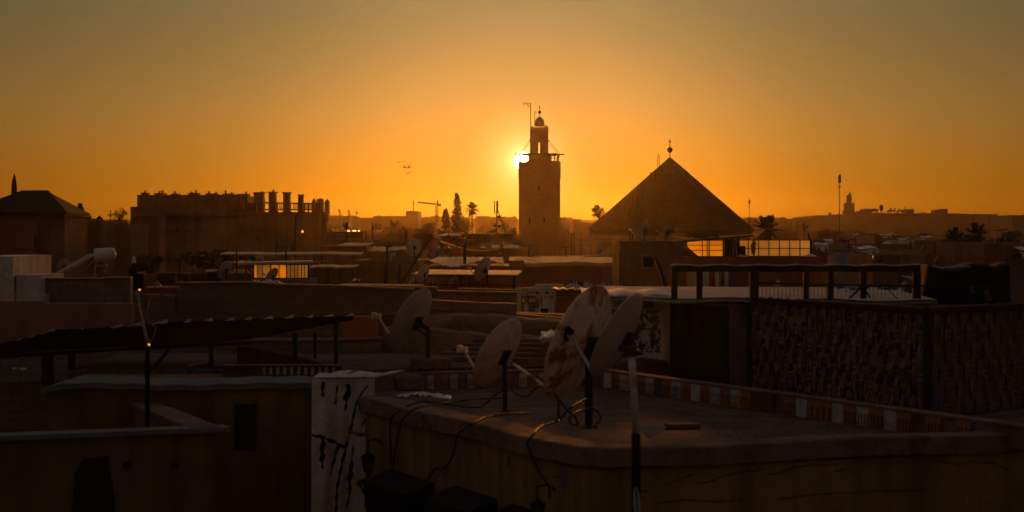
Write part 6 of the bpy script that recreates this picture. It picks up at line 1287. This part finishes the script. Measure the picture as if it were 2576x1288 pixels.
t = thing('pale_board', P(2308, 704, 33), 'pale board sticking out behind the right end post of the beam frame', 'board'); MB().slab([P(2268, 693, 33), P(2300, 704, 33), P(2332, 702, 33.5), P(2328, 696, 33.8), P(2296, 696, 33.8)], .02).build('plank', 'grey_sheet', t)
t = thing('rubbish_heap', P(2190, 752, 31), 'bluish and dark rags heaped behind the beam frame', 'rubbish'); rnd = random.Random(8)
for k in range(14):
    c = P(2108 + rnd.random() * 140, 748 - rnd.random() * 10, 31 + rnd.random()); s = rnd.uniform(.12, .26); b = MB()
    b.grid(lambda u, v: c + Vector(((u - .5) * s * 1.6, (v - .5) * s, .09 * math.sin(u * 3.1 + k) + .05 * math.sin(v * 7 + k))), 7, 5); b.build('rag', rnd.choice(['blue_cloth', 'black_tarp', 'white_sheet']), t)
house(1900, 2330, 757, 30.5, 3.5, 'grey_block', 'low block roof behind the woven reed hut', par=.1)
# tarpaulin heap on the right
t = thing('tarpaulin_heap', P(2430, 760, 29), 'big black tarpaulin covered heap with a bluish top edge', 'tarpaulin'); Yt = 29
def tf(u, v):
    px = 2322 + (2540 - 2322) * u; top = 669 + 4 * math.sin(u * 6) - 5 * (u > .9) if u > .08 else 669 + (1 - u / .08) * 75
    return (X(px - 14 * (1 - v) * (u < .3) * (1 - u), Yt), Yt + 1.4 * max(0, v - .75) * 4 * .5 - .12 * (1 - v) + .05 * math.sin(u * 19 + v * 4), Z(top + (775 - top) * (1 - min(1, v / .8)), Yt) + .03 * math.sin(u * 13) * v)
MB().grid(tf, 60, 16, sm=False).build('cover', 'black_tarp', t)
MB().tube([P(2345, 669, Yt - .05), P(2368, 675, Yt - .08), P(2400, 672, Yt - .08), P(2440, 671, Yt - .05)], .02, 6).build('blue_hem', 'blue_cloth', t)
for px, py in ((2438, 722), (2480, 740), (2476, 730)): MB().grid(lambda u, v: P(px + 12 * u, py + 22 * v - 6 * u, Yt - .2) + Vector((0, -.04 * math.sin(u * 5 + v * 3), 0)), 5, 6).build('rag', 'grey_coping', t)
wallrun([(2335, 768), (2640, 768)], 28.4, .3, 'dark_ochre', 'dark low wall under the black tarpaulin heap')
# printed banner over the barrel left of the door
Yk = 29.2; t = thing('printed_banner', P(1570, 905, Yk), 'white banner with a dark green leafy print draped beside the hut door', 'banner'); nu, nv = 60, 70; rnd = random.Random(17)
blobs = [(rnd.uniform(1600, 1660), rnd.uniform(780, 885), rnd.uniform(2, 5)) for _ in range(46)]
def bf(u, v): px = 1468 + 214 * u; top = 742; bot = 880 + 26 * u; return (X(px, Yk), Yk + .1 * math.sin(u * 12) * (.3 + v * .4) - .06 * v, Z(top + (bot - top) * v, Yk))
def bm(i, j):
    px = 1468 + 214 * (i + .5) / nu; py = 742 + (138 + 26 * i / nu) * (j + .5) / nv
    if 1540 < px < 1660 and 778 < py < 886:
        w = 0 if any(math.hypot(px - a, (py - c) * .8) < s for a, c, s in blobs) or (1615 < px < 1632 and 815 < py < 858 and (abs(px - 1612 - 0) < 4 or py > 830)) else 1
        return w
    if 750 < py < 775 and 1490 < px < 1646 and math.sin(px * .09) + math.sin(px * .031) > .35: return 1
    return 0
b = MB(); b.grid(bf, nu, nv, m=bm); b.grid(lambda u, v: Vector(bf(u, v)) + Vector((0, .006, 0)), 20, 20); b.build('hanging_sheet', ['white_wash', 'green_print'], t)
b = MB(); b.grid(lambda u, v: (X(1466 + 224 * u, Yk), Yk + 1.2 * v, Z(742 - 9 * math.sin(v * 1.6), Yk) + .015 * math.sin(u * 17)), 40, 6); b.build('top_fold', 'white_sheet', t)
t = thing('water_barrel', Vector((X(1620, 31), 31, CZ - 2.6)), 'squat dark barrel below the printed banner behind the tiled parapet', 'barrel'); MB().lathe([(0, 0), (.40, 0), (.43, .3), (.42, .55), (.34, .64), (.15, .69), (0, .7)], Vector((X(1620, 31), 31, CZ - 2.6)), n=30).build('body', 'purple_cloth', t)
t = thing('wrapped_post', P(1400, 940, 30.7), 'stubby plastered post wrapped in pale plastic behind the rust-stained dish', 'post'); Yw = 30.7
MB().extz([(X(1363, Yw), Yw), (X(1436, Yw), Yw), (X(1436, Yw), Yw + .45), (X(1363, Yw), Yw + .45)], CZ - 2.3, Z(858, Yw)).build('shaft', 'mud_plaster', t)
b = MB(); b.grid(lambda u, v: (X(1360, Yw) + L(80, Yw) * u + .02 * math.sin(v * 9), Yw - .03 - .04 * math.sin(v * 3.1) + .5 * max(0, .5 - v) * 2, Z(840 + 22 * v - 5 * math.sin(u * 3.1), Yw) + .015 * math.sin(u * 23 + v * 9)), 24, 10, sm=False); b.build('plastic', 'clear_plastic', t)

# ================================================================ NEIGHBOURING TERRACE (left of centre) and rough walls behind it
t = thing('neighbour_terrace', P(1000, 930, 30), 'lower brown roof terrace behind the near parapet, leftmost large dish standing on it', 'roof terrace')
MB().extz([(-6.5, 29.1), (-2.6, 29.1), (1.3, 30.42), (1.3, 33.3), (-6.5, 33.3)], 0, CZ - 1.985).build('floor', 'terrace_tile', t)
# stepped tile courses rising to the right
b = MB()
for k in range(5): b.beam(Vector((X(1090 + k * 26, 31.5), 31.3 + k * .3, CZ - 1.95 + k * .05)), Vector((1.35, 29.9 + k * .45, CZ - 1.93 + k * .06)), .22, .09)
b.build('step', 'brown_coping', t)
def rough(p0, p1, zt_, zb_, th, label, seed, m='rough_stone', amp=.1):
    rnd = random.Random(seed); t = thing('rough_wall', (p0 + p1) / 2 + Vector((0, 0, zb_)), label, 'wall'); d = p1 - p0; nn = Vector((d.y, -d.x, 0)).normalized(); nn = nn if nn.y < 0 else -nn
    ph = [rnd.uniform(0, 6) for _ in range(6)]
    def fn(u, v):
        s = u * d.length; k = min(1, v / .7); top = zt_(u) if callable(zt_) else zt_
        bump = amp * (math.sin(s * 3.1 + ph[0] + k * 4) + math.sin(s * 7.3 + ph[1] - k * 9) * .6 + math.sin(s * 13 + ph[2] + k * 15) * .35)
        if v <= .7: return p0 + d * u + nn * (bump * .5 - .35 * k * th) + Vector((0, 0, zb_ + (top - zb_) * k + bump * .25 * k))
        return p0 + d * u - nn * (th * ((v - .7) / .3)) + nn * (bump * .5 - .35 * th) + Vector((0, 0, top + bump * .25 + .03 * math.sin((v - .7) * 10)))
    MB().grid(fn, 90, 24, sm=True).build('masonry', m, t); return t
rough(Vector((X(950, 33.6), 33.6, 0)), Vector((X(1500, 32), 32, 0)), lambda u: Z(832 + 26 * u, 33), 8, .5, 'rough crumbling stone wall behind the round concrete foot', 1)
rough(Vector((X(1020, 35), 35, 0)), Vector((X(1520, 34), 34, 0)), lambda u: Z(790 + 22 * u, 35), 8, .8, 'broad rough mud wall top above the crumbling stone wall', 2, amp=.07)
wallrun([(862, 797), (948, 797)], 33.8, .4, 'terracotta_paint', 'plain orange-red painted wall piece beside the pergola end')
wallrun([(948, 792), (1000, 788), (1012, 770), (1130, 778)], 35.3, .3, 'dark_ochre', 'dark wall end behind the leftmost large dish')
wallrun([(600, 858), (870, 857), (960, 853)], 33.4, .2, 'brown_block', 'low wall with a pinkish top edge behind the pergola posts', cap=.03, capm='pink_plaster')  # pink light on the coping is put into its colour
t = thing('balustrade', P(740, 945, 28), 'dark low balustrade with pale cut-outs left of the brown terrace', 'balustrade'); Yb2 = 28.4
MB().box(X(560, Yb2), X(858, Yb2), Yb2 + .03, Yb2 + .12, CZ - 2.2, Z(920, Yb2)).build('wall', 'dark_tile', t)
b = MB()
for k in range(11): px = 664 + k * 17.5; b.lathe([(.012, 0), (.032, .03), (.014, .06), (.03, .09), (.012, .12)], P(px, 944, Yb2), n=8)
b.build('baluster', 'white_tile', t); MB().box(X(560, Yb2), X(860, Yb2), Yb2 - .05, Yb2 + .16, Z(922, Yb2), Z(918, Yb2)).build('rail', 'dark_tile', t)
t = thing('sloped_ochre_wall', P(670, 925, 29.5), 'dim ochre stair wall with a sloping brown top under the pergola', 'wall'); Ys = 29.8
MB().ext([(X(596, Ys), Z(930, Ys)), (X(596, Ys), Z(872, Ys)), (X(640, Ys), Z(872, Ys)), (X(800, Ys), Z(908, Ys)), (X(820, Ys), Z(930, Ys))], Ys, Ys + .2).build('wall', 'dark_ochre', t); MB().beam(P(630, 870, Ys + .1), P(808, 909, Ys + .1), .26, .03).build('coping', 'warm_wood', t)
# ---------- left pergola
t = thing('corrugated_pergola', P(450, 940, 30), 'long black corrugated pergola roof whose upper edge glints in pale slivers', 'pergola')
edge = [(-40, 872), (60, 852), (140, 829), (268, 824), (375, 814), (500, 807), (640, 802), (800, 797), (889, 794)]
low = [(-40, 900), (60, 892), (140, 888), (268, 880), (375, 872), (500, 862), (640, 846), (800, 816), (889, 800)]
def ip(tb, u):
    x = tb[0][0] + (tb[-1][0] - tb[0][0]) * u
    for i in range(len(tb) - 1):
        if tb[i][0] <= x <= tb[i + 1][0]: s = (x - tb[i][0]) / (tb[i + 1][0] - tb[i][0]); return x, tb[i][1] + (tb[i + 1][1] - tb[i][1]) * s
    return tb[-1]
def pg(u, v):
    a, c0 = ip(low, u), ip(edge, u); p0, p1 = P(a[0], a[1], 29.2), P(c0[0], c0[1], 31.4); return p0.lerp(p1, v) + Vector((0, 0, .004 * math.sin(u * 190)))
b = MB(); b.grid(pg, 200, 3); b.grid(lambda u, v: Vector(pg(u, v)) - Vector((0, 0, .03)), 100, 3); b.build('roof', 'pergola_black', t)
b = MB()
for a0, c0, h in ((40, 52, 2), (70, 87, 3), (103, 138, 5), (204, 210, 2), (268, 310, 6), (315, 364, 8), (376, 422, 9), (457, 480, 7), (509, 535, 8), (565, 590, 7), (609, 633, 7), (660, 686, 8), (711, 738, 7), (768, 787, 7), (810, 838, 7), (862, 890, 7)):
    q = ip(edge, (a0 + 40) / 929)[1]; q2 = ip(edge, min(1, (c0 + 40) / 929))[1]
    b = MB(); b.slab([P(a0, q + 2.5, 31.3), P(c0, q2 + 2.2, 31.3), P(c0, q2 - h * .8, 31.42), P(c0 - 3, q2 - h * .9, 31.42)], .006); b.build('sheet_corner', 'sheet_plastic', t)
for px, w, q0, q1, Y_ in ((742, 5.5, 838, 900, 29.4), (792, 3.5, 836, 902, 30.5), (845, 5, 812, 915, 29.3), (179, 7.5, 880, 965, 29.4), (118, 14, 885, 960, 29.6), (530, 5, 865, 935, 29.3)): MB().box(X(px - w, Y_), X(px + w, Y_), Y_, Y_ + .08, Z(q1 + 8, Y_), Z(q0, Y_)).build('post', 'dark_wood', t)
MB().beam(P(60, 890, 29.3), P(640, 862, 29.3), .06, .05).beam(P(375, 938, 29.35), P(425, 880, 29.35), .05).build('beam', 'dark_wood', t)
wallrun([(-60, 872), (300, 868), (620, 866)], 33.5, .3, 'grey_block', 'grey wall in the shade under the corrugated pergola')
t = thing('white_bundle', P(470, 925, 30), 'pale sheets bundled in the shade under the corrugated pergola', 'bundle'); Yg = 30
MB().grid(lambda u, v: (X(448 + 74 * u, Yg), Yg + .4 * v, Z(926 - 12 * u - 5 * math.sin(u * 3.1) * v, Yg)), 12, 5).build('sheet', 'white_wash', t); MB().box(X(534, Yg), X(579, Yg), Yg, Yg + .3, Z(926, Yg), Z(912, Yg)).build('sheet', 'white_wash', t)
t = thing('wooden_crate', P(347, 936, 29.6), 'small orange wooden crate behind the thin black pole', 'crate'); Yg = 29.6; MB().box(X(331, Yg), X(363, Yg), Yg, Yg + .2, Z(936, Yg), Z(926, Yg)).build('box', 'warm_wood', t); MB().box(X(330, Yg), X(364, Yg), Yg - .012, Yg, Z(931.4, Yg), Z(930.4, Yg)).build('slat', 'dark_wood', t)
t = thing('blue_cloth', P(38, 932, 28), 'crumpled pale blue cloth lying at the left border', 'cloth'); Yg = 28.2; b = MB()
b.grid(lambda u, v: (X(14 + 42 * u, Yg), Yg + .3 * v, Z(932 - 9 * math.sin(u * 3.1) * abs(math.sin(u * 5 + .5)) * (1 - v * .3), Yg)), 16, 4); b.build('cloth', 'blue_cloth', t)
# thin black pole with string of glowing bulbs
t = thing('thin_black_pole', Vector((X(371, 24.6), 24.6, 0)), 'thin black pole standing before the grey coping on the left', 'pole'); MB().tube([(X(371, 24.6), 24.6, 0), P(371, 872, 24.6)], .03, 8).build('pole', 'black_paint', t)
t = thing('string_lights', P(372, 868, 24.5), 'twisted string of lights with two glowing end bulbs above the thin black pole', 'string lights'); Yl = 24.5; pts = [P(343, 732, Yl), P(347, 745, Yl), P(352, 775, Yl), P(359, 805, Yl), P(363, 830, Yl), P(369, 850, Yl), P(374, 864, Yl)]
MB().tube(pts, .013, 6).build('tube', 'bright_metal', t); b = MB()
for k in range(26): s = k / 25 * (len(pts) - 1); i = min(len(pts) - 2, int(s)); q = pts[i].lerp(pts[i + 1], s - i); b.ball(q + Vector((.012 * (-1) ** k, -.012, 0)), .014, 8)
b.tube([P(376, 752, Yl), P(374, 770, Yl), P(367, 785, Yl), P(370, 800, Yl), P(378, 814, Yl), P(392, 824, Yl), P(388, 845, Yl), P(376, 862, Yl)], .005, 5); b.build('strand', 'warm_wood', t)
for q in ((351, 729), (375, 867)): MB().ball(P(q[0], q[1], Yl), .012, 10).build('bulb', 'bulb_glow', t)

# ================================================================ NEAR LEFT COURTYARD WALLS
t = thing('courtyard_house', Vector((-4, 26, 0)), 'dark courtyard house with grey coping and black doorway left of the painted cloth', 'house')
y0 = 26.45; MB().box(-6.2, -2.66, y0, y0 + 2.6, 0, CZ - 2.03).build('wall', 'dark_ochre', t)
b = MB(); rnd = random.Random(5)
b.grid(lambda u, v: (-6.25 + 3.6 * u, y0 - .06 + 1.0 * v, CZ - 1.98 + .014 * math.sin(u * 9) - .10 * max(0, .08 - u) * 10 + .008 * math.sin(u * 40 + v * 9) + .02 * v), 60, 6); b.grid(lambda u, v: (-6.25 + 3.6 * u, y0 - .06, CZ - 1.98 + .014 * math.sin(u * 9) - .10 * max(0, .08 - u) * 10 + .008 * math.sin(u * 40) - .075 * v), 60, 1); b.build('coping', 'grey_coping', t)
MB().box(X(594, y0), X(640, y0), y0 - .012, y0, Z(1132, y0), Z(1016, y0)).build('doorway', 'dark_void', t)
MB().box(X(590, y0), X(594, y0), y0 - .04, y0, Z(1132, y0), Z(1012, y0)).box(X(640, y0), X(644, y0), y0 - .04, y0, Z(1132, y0), Z(1012, y0)).build('door_frame', 'dark_wood', t)
t = thing('front_courtyard_wall', Vector((-4.5, 23, 0)), 'dim ochre parapet wall whose brown top slants down from the left', 'wall')
K1, K2, K3 = Vector((-6.25, 30.3, 0)), Vector((-3.45, 23.2, 0)), Vector((-9.5, 20.6, 0)); zk = CZ - 2.3
def vwall(b, a, c, z0, z1, th, m=0):
    d = (c - a).normalized(); n = Vector((-d.y, d.x, 0)) * th; b.add([(p.x, p.y, z) for z in (z0, z1) for p in (a, c, c + n, a + n)], [(3, 2, 1, 0), (4, 5, 6, 7), (0, 1, 5, 4), (1, 2, 6, 5), (2, 3, 7, 6), (3, 0, 4, 7)], m)
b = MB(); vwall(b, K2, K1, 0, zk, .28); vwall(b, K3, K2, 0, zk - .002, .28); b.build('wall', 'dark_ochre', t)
b = MB()
for i in range(14): q0, q1 = K1.lerp(K2, i / 14), K1.lerp(K2, (i + 1.02) / 14); b.beam(q0 + Vector((-.13, 0, zk + .03 + rnd.uniform(-.01, .01))), q1 + Vector((-.13, 0, zk + .03 + rnd.uniform(-.01, .01))), .36, .06)
b.build('side_coping', 'brown_coping', t)
MB().beam(K3 + Vector((0, .13, zk + .03)), K2 + Vector((.1, .15, zk + .03)), .36, .055).build('front_coping', 'grey_coping', t)
dd = (K2 - K3); s0 = (X(190, 22) - K3.x) / dd.x; q0 = K3 + dd * .52; q1 = K3 + dd * .58; u3 = dd.normalized(); n3 = Vector((u3.y, -u3.x, 0)) * .012
def onK(px): q = px - 1288; tt = (F * K3.x - q * K3.y) / (q * dd.y - F * dd.x); return K3 + dd * tt
b = MB(); a0, a1, a2, a3 = onK(178), onK(292), onK(270), onK(205); zz = lambda p, py: Vector((p.x, p.y, CZ + (HOR - py) / F * p.y)) + n3
b.add([zz(a0, 1300), zz(a1, 1300), zz(onK(286), 1240), zz(a2, 1145), zz(onK(210), 1155), zz(onK(190), 1185)], [(0, 1, 2, 3, 4, 5)]); b.build('doorway', 'dark_void', t)
for px, py in ((437, 1170), (318, 1168)): MB().ball(zz(onK(px), py), .05, 8, sz=.7).build('vent', 'dark_void', t)
wallrun([(-200, 972), (175, 962), (200, 948)], 29.7, .4, 'brown_block', 'dark wall corner in the shade at the left border')

# ================================================================ HAZE
sm = MB(); sm.lathe([(0, -1)] + [(math.cos(a * .2618), math.sin(a * .2618)) for a in range(-5, 6)] + [(0, 1)], (-5, 205, -1), n=48, sx=1, sy=1)
sm.v = [Vector(((v.x + 5) * 27 - 5, (v.y - 205) * 95 + 205, max(.05, (v.z + 1) * 11.5 - 1))) for v in sm.v]
so_ = sm.build('smoke', 'dark_void'); so_['kind'] = 'stuff'; so_.data.materials.clear()
m2 = bpy.data.materials.new('smoke_air'); m2.use_nodes = True; n2 = m2.node_tree; n2.nodes.clear(); o2 = n2.nodes.new('ShaderNodeOutputMaterial'); v2 = n2.nodes.new('ShaderNodeVolumePrincipled'); n2.links.new(v2.outputs[0], o2.inputs['Volume'])
v2.inputs['Color'].default_value = (.98, .85, .7, 1); v2.inputs['Density'].default_value = .0015; v2.inputs['Anisotropy'].default_value = .88
so_.data.materials.append(m2)
hz = MB().box(-1250, 1250, -350, 1400, -1.6, 37); b = hz
me = b.build('haze', 'dark_void'); me['kind'] = 'stuff'; me.data.materials.clear()
m = bpy.data.materials.new('haze_air'); m.use_nodes = True; nt = m.node_tree; nt.nodes.clear(); o_ = nt.nodes.new('ShaderNodeOutputMaterial'); v = nt.nodes.new('ShaderNodeVolumePrincipled'); nt.links.new(v.outputs[0], o_.inputs['Volume'])
v.inputs['Color'].default_value = (.98, .90, .80, 1); v.inputs['Density'].default_value = .00004; v.inputs['Anisotropy'].default_value = .9
me.data.materials.append(m)
